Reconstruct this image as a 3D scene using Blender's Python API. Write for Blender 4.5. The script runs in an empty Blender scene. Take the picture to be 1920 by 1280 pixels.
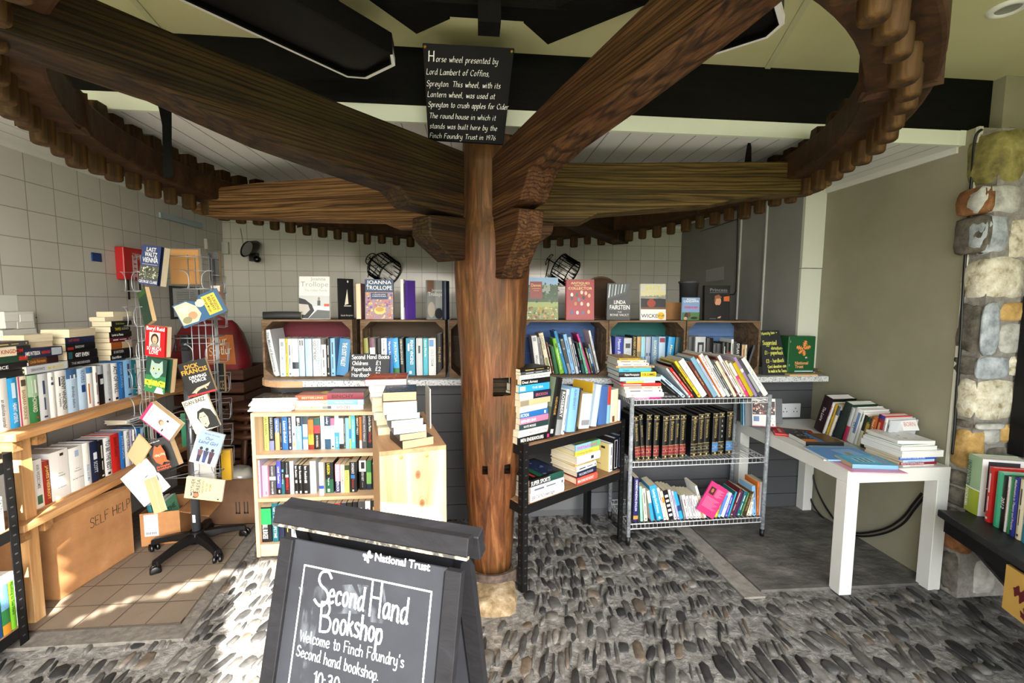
import bpy, math, random
from mathutils import Vector, Matrix
random.seed(7)
PI = math.pi
C = bpy.context.scene.collection
S = bpy.context.scene

# ------------------------------------------------------------------ camera, sky, sun, exposure
FPX, EYE = 827.0, 1.45                      # focal length in pixels of the 1920 px wide frame, eye height
_Y = Vector((-75, 72, -827)).normalized()   # the room's axes seen from the camera
_U = Vector((60, 9560, 827)).normalized()
_U = (_U - _Y * _U.dot(_Y)).normalized()
_X = _Y.cross(_U)
CAM = Matrix((_X, _Y, _U)).transposed()     # world -> camera
cd = bpy.data.cameras.new('camera')
cam = bpy.data.objects.new('camera', cd); C.objects.link(cam)
cd.sensor_width = 36.0; cd.lens = FPX / 1920 * 36.0; cd.clip_start = 0.02; cd.clip_end = 200
cam.matrix_world = Matrix.Translation((0, 0, EYE)) @ CAM.transposed().to_4x4()
S.camera = cam

w = bpy.data.worlds.new('sky'); S.world = w; w.use_nodes = True
nt = w.node_tree
sky = nt.nodes.new('ShaderNodeTexSky'); sky.sky_type = 'NISHITA'; sky.sun_disc = False
sky.sun_elevation = math.radians(38); sky.sun_rotation = math.radians(160); sky.air_density = 1.0; sky.dust_density = 2.5
hs = nt.nodes.new('ShaderNodeHueSaturation'); hs.inputs['Saturation'].default_value = 0.45
nt.links.new(sky.outputs[0], hs.inputs['Color'])
nt.links.new(hs.outputs[0], nt.nodes['Background'].inputs[0])
nt.nodes['Background'].inputs[1].default_value = 0.62
SUN_D = Vector((-0.25, 0.70, -0.67)).normalized()
sl = bpy.data.lights.new('sun', 'SUN'); sl.energy = 20.0; sl.angle = math.radians(0.5); sl.color = (1.0, 0.95, 0.86)
so = bpy.data.objects.new('sun', sl); C.objects.link(so)
so.rotation_euler = SUN_D.to_track_quat('-Z', 'Y').to_euler(); so.location = (4, -4, 5)
S.view_settings.view_transform = 'Standard'; S.view_settings.look = 'None'
S.view_settings.gamma = 1.0; S.view_settings.use_curve_mapping = False
S.view_settings.exposure = 0.95

# ------------------------------------------------------------------ photo pixel -> point in the room
def ray(px, py): return CAM.transposed() @ Vector(((px - 960) / FPX, -(py - 640) / FPX, -1))
EYEV = Vector((0, 0, EYE))
def atZ(px, py, z): d = ray(px, py); return EYEV + d * ((z - EYE) / d.z)
def atY(px, py, y): d = ray(px, py); return EYEV + d * (y / d.y)
def atX(px, py, x): d = ray(px, py); return EYEV + d * (x / d.x)
def atP(px, py, O, n): d = ray(px, py); return EYEV + d * ((Vector(O) - EYEV).dot(n) / d.dot(n))
def proj(p):
    c = CAM @ (Vector(p) - EYEV); return 960 + FPX * c.x / -c.z, 640 - FPX * c.y / -c.z
def along_x(px, O, e):                      # t so that O + t e shows at column px
    A = CAM @ (Vector(O) - EYEV); B = CAM @ Vector(e); s = (px - 960) / FPX
    return -(A.x + s * A.z) / (B.x + s * B.z)
def along_y(py, O, e):                      # t so that O + t e shows at row py
    A = CAM @ (Vector(O) - EYEV); B = CAM @ Vector(e); s = -(py - 640) / FPX
    return -(A.y + s * A.z) / (B.y + s * B.z)

# ------------------------------------------------------------------ materials
def lin(h):
    if isinstance(h, (tuple, list)): return tuple(h[:3])
    v = [int(h[i:i + 2], 16) / 255 for i in (0, 2, 4)]
    return tuple(c / 12.92 if c <= .04045 else ((c + .055) / 1.055) ** 2.4 for c in v)
MATS = {}
def new_mat(name):
    m = bpy.data.materials.new(name); m.use_nodes = True
    return m, m.node_tree, m.node_tree.nodes['Principled BSDF']
def mat(h, rough=.5, metal=0.0, spec=.5):
    k = (h, rough, metal, spec)
    if k not in MATS:
        m, t, b = new_mat('paint_' + str(h)); c = lin(h)
        b.inputs['Base Color'].default_value = (*c, 1); b.inputs['Roughness'].default_value = rough
        b.inputs['Metallic'].default_value = metal; b.inputs['Specular IOR Level'].default_value = spec
        MATS[k] = m
    return MATS[k]
def N(t, kind, **kw):
    n = t.nodes.new('ShaderNode' + kind)
    for k, v in kw.items():
        if k in n.inputs: n.inputs[k].default_value = v
        else: setattr(n, k, v)
    return n
def ramp(t, src, stops):
    r = N(t, 'ValToRGB'); e = r.color_ramp.elements
    while len(e) > 1: e.remove(e[-1])
    e[0].position = stops[0][0]; e[0].color = (*lin(stops[0][1]), 1)
    for p, c in stops[1:]:
        x = e.new(p); x.color = (*lin(c), 1)
    t.links.new(src, r.inputs[0]); return r.outputs[0]
def coords(t, scale=(1, 1, 1), rot=(0, 0, 0), loc=(0, 0, 0)):
    tc = N(t, 'TexCoord'); mp = N(t, 'Mapping')
    mp.inputs['Scale'].default_value = scale; mp.inputs['Rotation'].default_value = rot; mp.inputs['Location'].default_value = loc
    t.links.new(tc.outputs['Object'], mp.inputs[0]); return mp.outputs[0]
def bump(t, b, src, strength=.3, dist=.01):
    n = N(t, 'Bump', Strength=strength, Distance=dist)
    t.links.new(src, n.inputs['Height']); t.links.new(n.outputs[0], b.inputs['Normal'])
def wood(name, stops, axis=0, along=1.2, across=18, rough=.6, bumpk=.3, patch=None, fine=5.0, rings=None, spec=.5):
    m, t, b = new_mat(name)
    sc = [across] * 3; sc[axis] = along
    v = coords(t, sc)
    n1 = N(t, 'TexNoise', Scale=1.0, Detail=fine, Roughness=.65, Distortion=.8); t.links.new(v, n1.inputs['Vector'])
    c = ramp(t, n1.outputs[0], stops)
    if patch:                                # broad stains of another tone, fixed to the timber
        n2 = N(t, 'TexNoise', Scale=patch[0], Detail=3.0); t.links.new(coords(t), n2.inputs['Vector'])
        f = ramp(t, n2.outputs[0], [(.42, '000000'), (.62, 'ffffff')])
        mx = N(t, 'MixRGB'); mx.blend_type = 'MULTIPLY' if patch[2] == 'm' else 'MIX'
        mx.inputs[2].default_value = (*lin(patch[1]), 1)
        mm = N(t, 'Math', operation='MULTIPLY'); mm.inputs[1].default_value = patch[3]
        t.links.new(f, mm.inputs[0]); t.links.new(mm.outputs[0], mx.inputs[0]); t.links.new(c, mx.inputs[1]); c = mx.outputs[0]
    if rings:                                # growth rings cut by the saw: long wavering dark lines
        sc2 = [rings[0]] * 3; sc2[axis] = rings[0] * .07
        wv = N(t, 'TexWave', Scale=1.0, Distortion=rings[1], Detail=3.0); wv.inputs['Detail Scale'].default_value = .55
        wv.bands_direction = 'Z' if axis != 2 else 'X'; t.links.new(coords(t, sc2, loc=(.3, .7, .2)), wv.inputs['Vector'])
        n3 = N(t, 'TexNoise', Scale=1.0, Detail=6.0, Roughness=.7); sc3 = [across * 6] * 3; sc3[axis] = along * 4; t.links.new(coords(t, sc3), n3.inputs['Vector'])
        ln = N(t, 'Math', operation='MULTIPLY'); t.links.new(ramp(t, wv.outputs[0], [(0, '9a9a9a'), (.2, 'dcdcdc'), (.45, 'ffffff')]), ln.inputs[0]); t.links.new(ramp(t, n3.outputs[0], [(.3, '9a9a9a'), (.55, 'ffffff')]), ln.inputs[1])
        m3 = N(t, 'MixRGB', blend_type='MULTIPLY'); m3.inputs[0].default_value = 1; t.links.new(c, m3.inputs[1]); t.links.new(ln.outputs[0], m3.inputs[2]); c = m3.outputs[0]
    t.links.new(c, b.inputs['Base Color']); b.inputs['Roughness'].default_value = rough; b.inputs['Specular IOR Level'].default_value = spec
    bump(t, b, n1.outputs[0], bumpk, .006)
    return m
def noisy(name, stops, scale=8, rough=.8, bumpk=.3, detail=6, dist=.01, vec=(1, 1, 1), spec=.5):
    m, t, b = new_mat(name)
    n1 = N(t, 'TexNoise', Scale=scale, Detail=detail, Roughness=.6); t.links.new(coords(t, vec), n1.inputs['Vector'])
    t.links.new(ramp(t, n1.outputs[0], stops), b.inputs['Base Color']); b.inputs['Roughness'].default_value = rough
    b.inputs['Specular IOR Level'].default_value = spec
    if bumpk: bump(t, b, n1.outputs[0], bumpk, dist)
    return m
def tiles(name, ax, size, off, tone, grout, gap=.02, rough=.2, var=.06, ribs=None, stain=.25):
    """square tiles on the plane of the two axes ax, in metres"""
    m, t, b = new_mat(name)
    tc = N(t, 'TexCoord'); sp = N(t, 'SeparateXYZ'); t.links.new(tc.outputs['Object'], sp.inputs[0])
    cb = N(t, 'CombineXYZ')
    for i, a in enumerate(ax):
        mm = N(t, 'Math', operation='MULTIPLY_ADD'); mm.inputs[1].default_value = 1 / size; mm.inputs[2].default_value = off[i]
        t.links.new(sp.outputs[a], mm.inputs[0]); t.links.new(mm.outputs[0], cb.inputs[i])
    br = N(t, 'TexBrick', offset=0.0, squash=1.0)
    br.inputs['Scale'].default_value = 1.0; br.inputs['Mortar Size'].default_value = gap; br.inputs['Mortar Smooth'].default_value = .25
    br.inputs['Brick Width'].default_value = 1.0; br.inputs['Row Height'].default_value = 1.0; br.inputs['Bias'].default_value = 0
    c = lin(tone); d = tuple(x * (1 - var) for x in c)
    br.inputs['Color1'].default_value = (*c, 1); br.inputs['Color2'].default_value = (*d, 1); br.inputs['Mortar'].default_value = (*lin(grout), 1)
    t.links.new(cb.outputs[0], br.inputs['Vector'])
    n2 = N(t, 'TexNoise', Scale=2.2, Detail=5.0); t.links.new(tc.outputs['Object'], n2.inputs['Vector'])
    f = ramp(t, n2.outputs[0], [(.3, (1 - stain,) * 3), (.7, (1, 1, 1))])
    mx = N(t, 'MixRGB', blend_type='MULTIPLY'); mx.inputs[0].default_value = 1
    t.links.new(br.outputs[0], mx.inputs[1]); t.links.new(f, mx.inputs[2]); t.links.new(mx.outputs[0], b.inputs['Base Color'])
    b.inputs['Roughness'].default_value = rough
    inv = N(t, 'Math', operation='SUBTRACT'); inv.inputs[0].default_value = 1; t.links.new(br.outputs['Fac'], inv.inputs[1])
    h = inv.outputs[0]
    if ribs is not None:
        wv = N(t, 'TexWave', Scale=ribs, Distortion=0.0); t.links.new(tc.outputs['Object'], wv.inputs['Vector'])
        ad = N(t, 'Math', operation='MULTIPLY_ADD'); ad.inputs[1].default_value = .35; t.links.new(wv.outputs[0], ad.inputs[0]); t.links.new(h, ad.inputs[2]); h = ad.outputs[0]
    bump(t, b, h, .5, .003)
    return m
def boards(name, axis, pitch, off, tone, rough=.5, groove=.04):
    """painted tongue and groove boards: grooves every pitch metres along axis"""
    m, t, b = new_mat(name)
    tc = N(t, 'TexCoord'); sp = N(t, 'SeparateXYZ'); t.links.new(tc.outputs['Object'], sp.inputs[0])
    a = N(t, 'Math', operation='MULTIPLY_ADD'); a.inputs[1].default_value = 1 / pitch; a.inputs[2].default_value = off
    t.links.new(sp.outputs[axis], a.inputs[0])
    fr = N(t, 'Math', operation='FRACT'); t.links.new(a.outputs[0], fr.inputs[0])
    c = lin(tone)
    f = ramp(t, fr.outputs[0], [(0, tuple(x * .35 for x in c)), (groove, tuple(x * .45 for x in c)), (groove * 1.6, c), (1, c)])
    t.links.new(f, b.inputs['Base Color']); b.inputs['Roughness'].default_value = rough
    h = ramp(t, fr.outputs[0], [(0, '000000'), (groove * 1.4, 'ffffff')]); bump(t, b, h, .6, .006)
    return m

# ------------------------------------------------------------------ mesh building
MW = {}
class MB:
    def __init__(s): s.v = []; s.f = []; s.m = []; s.sm = []
    def add(s, vs, fs, mat=0, smooth=False, M=None):
        o = len(s.v)
        s.v += [tuple(M @ Vector(p)) for p in vs] if M is not None else [tuple(p) for p in vs]
        for f in fs: s.f.append([i + o for i in f]); s.m.append(mat); s.sm.append(smooth)
        return s
    def box(s, a, b, mat=0, M=None):
        (x0, y0, z0), (x1, y1, z1) = a, b
        x0, x1 = min(x0, x1), max(x0, x1); y0, y1 = min(y0, y1), max(y0, y1); z0, z1 = min(z0, z1), max(z0, z1)
        v = [(x0, y0, z0), (x1, y0, z0), (x1, y1, z0), (x0, y1, z0), (x0, y0, z1), (x1, y0, z1), (x1, y1, z1), (x0, y1, z1)]
        f = [(0, 3, 2, 1), (4, 5, 6, 7), (0, 1, 5, 4), (1, 2, 6, 5), (2, 3, 7, 6), (3, 0, 4, 7)]
        return s.add(v, f, mat, False, M)
    def hexa(s, q0, q1, mat=0):              # two quads, corner to corner
        v = list(q0) + list(q1)
        return s.add(v, [(3, 2, 1, 0), (4, 5, 6, 7), (0, 1, 5, 4), (1, 2, 6, 5), (2, 3, 7, 6), (3, 0, 4, 7)], mat)
    def prism(s, poly, d, mat=0):            # 3-D polygon pushed along d
        n = len(poly); d = Vector(d)
        v = [Vector(p) for p in poly] + [Vector(p) + d for p in poly]
        f = [tuple(range(n))[::-1], tuple(range(n, 2 * n))] + [(i, (i + 1) % n, n + (i + 1) % n, n + i) for i in range(n)]
        return s.add(v, f, mat)
    def tube(s, pts, r, n=8, mat=0, closed=False, smooth=True):
        pts = [Vector(p) for p in pts]; k = len(pts); rs = r if isinstance(r, (list, tuple)) else [r] * k
        vs = []; up = Vector((.13, .27, .95))
        prev = None
        for i, p in enumerate(pts):
            a = pts[(i - 1) % k] if (closed or i > 0) else p; b = pts[(i + 1) % k] if (closed or i < k - 1) else p
            t = (b - a).normalized()
            x = (prev - t * prev.dot(t)) if prev is not None else (up - t * up.dot(t))
            if x.length < 1e-4: x = Vector((1, 0, 0)) - t * t.x
            x.normalize(); prev = x; y = t.cross(x)
            vs += [p + (x * math.cos(2 * PI * j / n) + y * math.sin(2 * PI * j / n)) * rs[i] for j in range(n)]
        fs = []
        for i in range(k if closed else k - 1):
            i2 = (i + 1) % k
            for j in range(n): fs.append((i * n + j, i * n + (j + 1) % n, i2 * n + (j + 1) % n, i2 * n + j))
        s.add(vs, fs, mat, smooth)
        if not closed:
            o = len(s.v) - k * n
            s.f.append([o + j for j in range(n)][::-1]); s.m.append(mat); s.sm.append(False)
            s.f.append([o + (k - 1) * n + j for j in range(n)]); s.m.append(mat); s.sm.append(False)
        return s
    def lathe(s, prof, M=None, n=20, mat=0, smooth=True, arc=None):
        vs = []; k = len(prof); a0, a1 = arc or (0, 2 * PI); m = n if not arc else n + 1
        for r, z in prof: vs += [(r * math.cos(a0 + (a1 - a0) * j / n), r * math.sin(a0 + (a1 - a0) * j / n), z) for j in range(m)]
        fs = []
        for i in range(k - 1):
            for j in range(n): fs.append((i * m + j, i * m + (j + 1) % m, (i + 1) * m + (j + 1) % m, (i + 1) * m + j))
        return s.add(vs, fs, mat, smooth, M)
    def ball(s, c, r, nu=10, nv=6, mat=0, M=None):
        r = r if isinstance(r, (tuple, list)) else (r, r, r); c = Vector(c)
        vs = [(c.x, c.y, c.z - r[2])]; fs = []
        for i in range(1, nv):
            a = -PI / 2 + PI * i / nv
            vs += [(c.x + r[0] * math.cos(a) * math.cos(2 * PI * j / nu), c.y + r[1] * math.cos(a) * math.sin(2 * PI * j / nu), c.z + r[2] * math.sin(a)) for j in range(nu)]
        vs.append((c.x, c.y, c.z + r[2])); top = len(vs) - 1
        for j in range(nu):
            fs.append((0, 1 + (j + 1) % nu, 1 + j)); q = 1 + (nv - 2) * nu; fs.append((top, q + j, q + (j + 1) % nu))
        for i in range(nv - 2):
            for j in range(nu): fs.append((1 + i * nu + j, 1 + i * nu + (j + 1) % nu, 1 + (i + 1) * nu + (j + 1) % nu, 1 + (i + 1) * nu + j))
        return s.add(vs, fs, mat, True, M)
    def data(s, name, mats):
        me = bpy.data.meshes.new(name); me.from_pydata(s.v, [], s.f)
        for m in mats: me.materials.append(m)
        me.polygons.foreach_set('material_index', s.m); me.polygons.foreach_set('use_smooth', s.sm)
        me.update(); return me
    def build(s, name, mats, parent=None, local=False, xf=None, bevel=0, seg=1):
        """link as ONE mesh object; points are world points unless local (the thing's own frame) or xf (a frame of its own)"""
        if not isinstance(mats, (list, tuple)): mats = [mats]
        P = MW[parent.name] if parent is not None else Matrix()
        if not local and xf is None and parent is not None:
            I = P.inverted(); s.v = [tuple(I @ Vector(p)) for p in s.v]
        o = bpy.data.objects.new(name, s.data(name, mats)); C.objects.link(o)
        if parent is not None: o.parent = parent
        B = xf if xf is not None else Matrix()
        o.matrix_basis = B; MW[o.name] = P @ B
        if bevel:
            b = o.modifiers.new('edge', 'BEVEL'); b.width = bevel; b.segments = seg; b.limit_method = 'ANGLE'; b.angle_limit = .7
        return o
def frame(O, x, y, z):
    M = Matrix.Identity(4)
    for i, a in enumerate((x, y, z)): M[0][i], M[1][i], M[2][i] = a
    M[0][3], M[1][3], M[2][3] = O
    return M
LABELS = {}
def tag(o, label, cat, group=None):
    o['label'] = label; o['category'] = cat
    if group: o['group'] = group
    n = len(label.split())
    if not 4 <= n <= 16: print('LABEL LENGTH', n, label)
    return o
def thing(name, label, cat, O=(0, 0, 0), M=None, group=None):
    o = bpy.data.objects.new(name, None); C.objects.link(o); o.empty_display_size = .05
    M = M if M is not None else Matrix.Translation(O)
    o.matrix_basis = M; MW[o.name] = M
    return tag(o, label, cat, group)
def struct(o): o['kind'] = 'structure'; return o
def V(*a): return Vector(a)

# ------------------------------------------------------------------ lettering
TXT = {}
def text_geo(s, shear=0.0, bold=0.0):
    k = (s, shear, bold)
    if k not in TXT:
        cu = bpy.data.curves.new('lettering', 'FONT'); cu.body = s; cu.size = 1; cu.resolution_u = 2; cu.shear = shear; cu.offset = bold
        cu.fill_mode = 'BOTH'
        ob = bpy.data.objects.new('lettering', cu); C.objects.link(ob)
        dg = bpy.context.evaluated_depsgraph_get(); me = ob.evaluated_get(dg).to_mesh()
        vs = [(v.co.x, v.co.y) for v in me.vertices]; fs = [tuple(p.vertices) for p in me.polygons]
        ob.evaluated_get(dg).to_mesh_clear(); bpy.data.objects.remove(ob); bpy.data.curves.remove(cu)
        if vs:
            x0 = min(v[0] for v in vs); x1 = max(v[0] for v in vs)
            vs = [(x - x0, y) for x, y in vs]; TXT[k] = (vs, fs, x1 - x0)
        else: TXT[k] = ([], [], 1)
    return TXT[k]
def put_text(mb, s, O, a, b, h, width, mat=0, shear=0.0, bold=0.0, align='c'):
    """capitals h high along a (up b), squeezed to width; O is the middle (c) or start (l) of the baseline"""
    vs, fs, W = text_geo(s, shear, bold); k = h / .7; O = Vector(O); a = Vector(a); b = Vector(b)
    kx = min(k * 1.25, width / W) if width else k
    sh = -W * kx / 2 if align == 'c' else 0
    mb.add([O + a * (x * kx + sh) + b * (y * k) for x, y in vs], fs, mat)

def spl(pts, n=5, closed=False):
    P = [Vector((*p, 0)) for p in pts]; k = len(P); out = []
    if k < 3: return [(p.x, p.y) for p in P]
    for i in range(k if closed else k - 1):
        p0 = P[(i - 1) % k] if (closed or i > 0) else P[0]; p1 = P[i]; p2 = P[(i + 1) % k]
        p3 = P[(i + 2) % k] if (closed or i + 2 < k) else P[-1]
        for j in range(n):
            t = j / n
            q = .5 * ((2 * p1) + (p2 - p0) * t + (2 * p0 - 5 * p1 + 4 * p2 - p3) * t * t + (3 * p1 - p0 - 3 * p2 + p3) * t ** 3)
            out.append((q.x, q.y))
    out.append((P[0].x, P[0].y) if closed else (P[-1].x, P[-1].y)); return out
# hand lettering: strokes of each letter on a grid (x height 10, capitals 16), smooth curves through the points; '!' = straight
BWL = '6,8 4,10 1.2,8.3 0,4.5 1,.6 3,0 5,2 6,5'
GL = {
 'a': (7.5, BWL, '!6,10 6,2 7.2,0'), 'b': (7, '!0,17 0,0', '0,6 2.2,9.6 4.8,9.5 6,5 4.6,.6 2,0 0,2'), 'c': (6.6, '6,8 4,10 1.2,8.5 0,5 1,1 3.5,0 6,1.5'),
 'd': (7.5, BWL, '!6,17 6,2 7.2,0'), 'e': (7, '.3,4.8 5.8,5.8 5,9 3,10 .8,8 0,4.5 1,1 3.2,0 6,1.5'), 'f': (5.5, '6,15.6 4.3,17 2.7,15 2.2,10 1.8,0', '!0,10 5,10'),
 'g': (7.2, BWL, '6,10 6,0 5.6,-5 3,-7 0,-5.5'), 'h': (7.5, '!0,17 0,0', '0,6 2.5,9.7 5,9.3 6,7 6,0'), 'i': (2.6, '!0,10 0,1 1.2,0', '!0,13.6 .3,14.6'),
 'j': (3, '1,10 1,-4 0,-6.5 -2,-6', '!1,13.6 1.3,14.6'), 'k': (6.4, '!0,17 0,0', '!5.2,10 0,4.4', '!1.6,6 5.8,0'), 'l': (2.8, '!0,17 0,1.4 1.4,0'),
 'm': (11, '!0,10 0,0', '0,6 2,9.7 4,9.3 4.7,7 4.7,0', '4.7,6 6.6,9.7 8.6,9.3 9.4,7 9.4,0'), 'n': (7.6, '!0,10 0,0', '0,6 2.5,9.7 5,9.3 6,7 6,1 7.2,0'),
 'o': (7.2, '@3,10 .8,8.4 0,5 .9,1.2 3,0 5.2,1.4 6,5 5.2,8.6'), 'p': (7, '!0,10 0,-7', '0,6 2.2,9.6 4.8,9.5 6,5 4.6,.6 2,0 0,2'), 'q': (7.2, BWL, '!6,10 6,-7'),
 'r': (5.2, '!0,10 0,0', '0,6 2,9.3 4.8,9.8'), 's': (6, '5.2,8.6 3,10 .7,8.8 1,6.4 4,4.6 5.4,2.3 3.5,.1 0,1'), 't': (5, '2,15 2,3 3.2,.2 5,.9', '!0,10 4.8,10'),
 'u': (7.6, '0,10 0,3 1.6,.2 4,.6 6,4', '!6,10 6,1.4 7.2,0'), 'v': (6.4, '!0,10 3,0 6,10'), 'w': (9.6, '!0,10 2.4,0 4.7,8.5 7,0 9.2,10'), 'x': (6.2, '!0,10 5.6,0', '!5.6,10 0,0'),
 'y': (7.2, '0,10 0,4 1.6,1 4,1.4 6,5', '6,10 6,0 5.4,-5 3,-7 0,-5.6'), 'z': (6, '!0,10 5.4,10 0,0 5.6,0'),
 'A': (9.6, '!0,0 4.5,16 9,0', '!1.8,6 7.2,6'), 'B': (8.6, '!0,16 0,0', '0,16 5,15.6 6.4,12.4 4.6,9 0,8.6', '0,8.6 6,8 7.8,4.4 5.8,.6 0,0'), 'C': (10, '9,13 6,16 2,14 0,8 2,2 6,0 9,2.6'),
 'D': (10, '!0,16 0,0', '0,16 5,15.4 9,11.6 9,4.6 5,.6 0,0'), 'E': (8, '!7,16 0,16 0,0 7,0', '!0,8.4 5.6,8.4'), 'F': (7.6, '!7.4,16 0,16 0,0', '!0,8.6 5.6,8.6'),
 'G': (10.4, '9,13 6,16 2,14 0,8 2,2 6,0 9,2.4', '!5.6,7.4 9,7.4 9,1'), 'H': (9.6, '!0,16 0,0', '!8.4,16 8.4,0', '!0,8.4 8.4,8.4'), 'I': (2.4, '!0,16 0,0'), 'J': (6, '5,16 5,4 3.6,.4 1,.2 -.4,3'),
 'K': (8.6, '!0,16 0,0', '!7.6,16 0,7', '!2.4,9.6 8,0'), 'L': (7.4, '!0,16 0,0 7,0'), 'M': (12, '!0,0 0,16 5.4,4 10.8,16 10.8,0'), 'N': (10, '!0,0 0,16 8.6,0 8.6,16'),
 'O': (11, '@5,16 1.4,13.8 0,8 1.4,2.2 5,0 8.6,2.2 10,8 8.6,13.8'), 'P': (8, '!0,16 0,0', '0,16 5,15.8 7,12 5,8 0,7.6'), 'R': (8.8, '!0,16 0,0', '0,16 5,15.8 6.8,12 5,8.4 0,8', '!3.4,8 8,0'),
 'S': (8.6, '7.8,13.4 5.2,16 1.8,15 .8,11.8 2.4,9.2 5.8,7.4 7.6,4.4 6.2,1 3,0 0,2'), 'T': (9.4, '!0,16 9,16', '!4.5,16 4.5,0'), 'U': (9.6, '0,16 0,5 2,.6 5,0 7.6,1.6 8.6,6 8.6,16'),
 'V': (9, '!0,16 4.4,0 8.8,16'), 'W': (13, '!0,16 3.2,0 6.4,13 9.6,0 12.6,16'), 'Y': (8.6, '!0,16 4.2,8 8.4,16', '!4.2,8 4.2,0'),
 '0': (8, '@3.6,15 1,12.6 0,7.5 1,2.4 3.6,0 6.2,2.4 7.2,7.5 6.2,12.6'), '1': (4.4, '!0,11.6 3,15 3,0'), '2': (8, '.4,11.6 2,14.6 4.8,14.8 6.4,11.6 4,6 0,0', '!0,0 7,0'),
 '3': (8, '.4,13.4 3,15 5.8,13.4 5.4,9.6 2.4,8', '2.4,8 6,7 6.8,3.6 4.8,.4 2,0 0,1.8'), '5': (8, '!6.4,15 1.2,15 .6,8.6', '.6,8.6 4,9.2 6.6,6 5.2,1.4 2.4,0 0,1.2'), '6': (8, '5.8,14.8 2.4,11 .2,5.6 1.4,.8 4,0 6.4,2 6.4,5.6 4,7.6 .8,5.6'),
 '7': (7.4, '!0,15 6.8,15 2.4,0'), '9': (8, '6.4,10 4.4,7.4 1.6,7.8 .4,11 1.6,14.4 4.6,14.8 6.4,12 6.2,6 4.6,0'), '8': (8, '@3.5,8 .8,10.6 1.4,14 3.5,15 5.6,14 6.2,10.6 3.5,8 .2,5 1,1 3.5,0 6,1 6.8,5'),
 '£': (8.4, '7,13.4 5,15.6 2.6,14 2.2,8 1.4,2 0,.4', '!0,.4 7.4,.2', '!.4,7.6 5.6,7.6'), '.': (2.4, '!0,0 .5,.5'), ',': (2.4, '!.8,1 0,-2.4'), ':': (3, '!0,2 .4,2.4', '!0,8 .4,8.4'), "'": (2.4, '!.8,17 .2,13.4'),
 '-': (6, '!0,6 4.6,6'), '·': (3, '!.4,6 .9,6.4'), '>': (10, '!0,6 9,6', '!6,8.6 9,6 6,3.4'), ' ': (5,)}
def hand_width(s, gap=2.0): return sum(GL[c][0] + gap for c in s) - gap
def hand(mb, s, O, a, b, k, mat=0, r=.7, nib=None, slant=0.0, wob=0.0, sx=1.0, gap=2.0, lift=None):
    """strokes of the hand lettering on the plane of a (along) and b (up); k metres per grid unit; nib = broad pen direction"""
    O = Vector(O); a = Vector(a); b = Vector(b); x = 0; rnd = random.Random(len(s) * 7 + ord(s[0]))
    for ch in s:
        g = GL[ch]; dy = rnd.uniform(-wob, wob); ks = 1 + rnd.uniform(-wob, wob) * .08
        for st in g[1:]:
            md = st[0]; st2 = st[1:] if md in '!@' else st
            pts = [tuple(float(q) for q in p.split(',')) for p in st2.split()]
            if md == '@': pts = spl(pts, 4, True)
            elif md != '!': pts = spl(pts, 4)
            pts = [((px + py * slant) * sx * ks + x, py * ks + dy) for px, py in pts]
            W = lambda p: O + a * (p[0] * k) + b * (p[1] * k)
            if nib:
                nx, ny = nib
                for p, q in zip(pts, pts[1:]):
                    d = (q[0] - p[0], q[1] - p[1]); L = math.hypot(*d) or 1; ux, uy = -d[1] / L * .22, d[0] / L * .22
                    sg = 1 if nx * uy * 0 + (nx * ux + ny * uy) >= 0 else -1
                    n = (nx + ux * sg, ny + uy * sg)
                    mb.add([W((p[0] - n[0], p[1] - n[1])), W((q[0] - n[0], q[1] - n[1])), W((q[0] + n[0], q[1] + n[1])), W((p[0] + n[0], p[1] + n[1]))], [(0, 1, 2, 3)], mat)
            else:
                L = []; R = []
                for i, p in enumerate(pts):
                    q0 = pts[max(i - 1, 0)]; q1 = pts[min(i + 1, len(pts) - 1)]; d = (q1[0] - q0[0], q1[1] - q0[1]); l = math.hypot(*d) or 1
                    rr = r * (1 + rnd.uniform(-.15, .15)); nx, ny = -d[1] / l * rr, d[0] / l * rr
                    ex = 0
                    if i == 0: ex = -.5 * r
                    if i == len(pts) - 1: ex = .5 * r
                    bx, by = p[0] + d[0] / l * ex, p[1] + d[1] / l * ex
                    L.append(W((bx + nx, by + ny))); R.append(W((bx - nx, by - ny)))
                n = len(L); mb.add(L + R, [(i, n + i, n + i + 1, i + 1) for i in range(n - 1)], mat)
        x += (g[0] + gap) * sx
    return x * k

# ------------------------------------------------------------------ the setting
XL, XR, YB, ZC, ZR = -2.30, 2.40, 4.38, 2.235, 2.545
def tiles2(name, ax, size, off, tone, grout, **k):
    m = tiles(name, ax, 1.0, (0, 0), tone, grout, **k)
    mm = [n for n in m.node_tree.nodes if n.type == 'MATH' and n.operation == 'MULTIPLY_ADD'][:2]
    for n, s, o in zip(mm, size, off): n.inputs[1].default_value = 1 / s; n.inputs[2].default_value = o
    return m
M_LT = tiles2('grey_wall_tiles', (1, 2), (.157, .147), (.7, -.03), 'c6c3ba', '8f8c84', gap=.016, rough=.28, stain=.12)
M_BT = tiles2('white_wall_tiles', (0, 2), (.1455, .1455), (.326, .03), 'cdcbbf', '9b998f', gap=.016, rough=.12, stain=.1)
M_FT = tiles2('quarry_floor_tiles', (0, 1), (.149, .152), (.77, -.09), '8a7c6c', '4a4038', gap=.02, rough=.5, ribs=55, stain=.35)
M_TG = boards('white_ceiling_boards', 0, .104, .0, 'd4d3d0')
M_CREAM = noisy('cream_ceiling_paint', [(.3, 'c0bc8c'), (.7, 'c9c597')], 3, .75, .05)
M_OLIVE = noisy('olive_wall_plaster', [(.25, '89846d'), (.5, '948f78'), (.8, '9f9a85')], 2.2, .8, .12, 8)
M_GREYW = noisy('grey_panel_paint', [(.3, '85827e'), (.7, '908d89')], 3, .6, .05)
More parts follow.
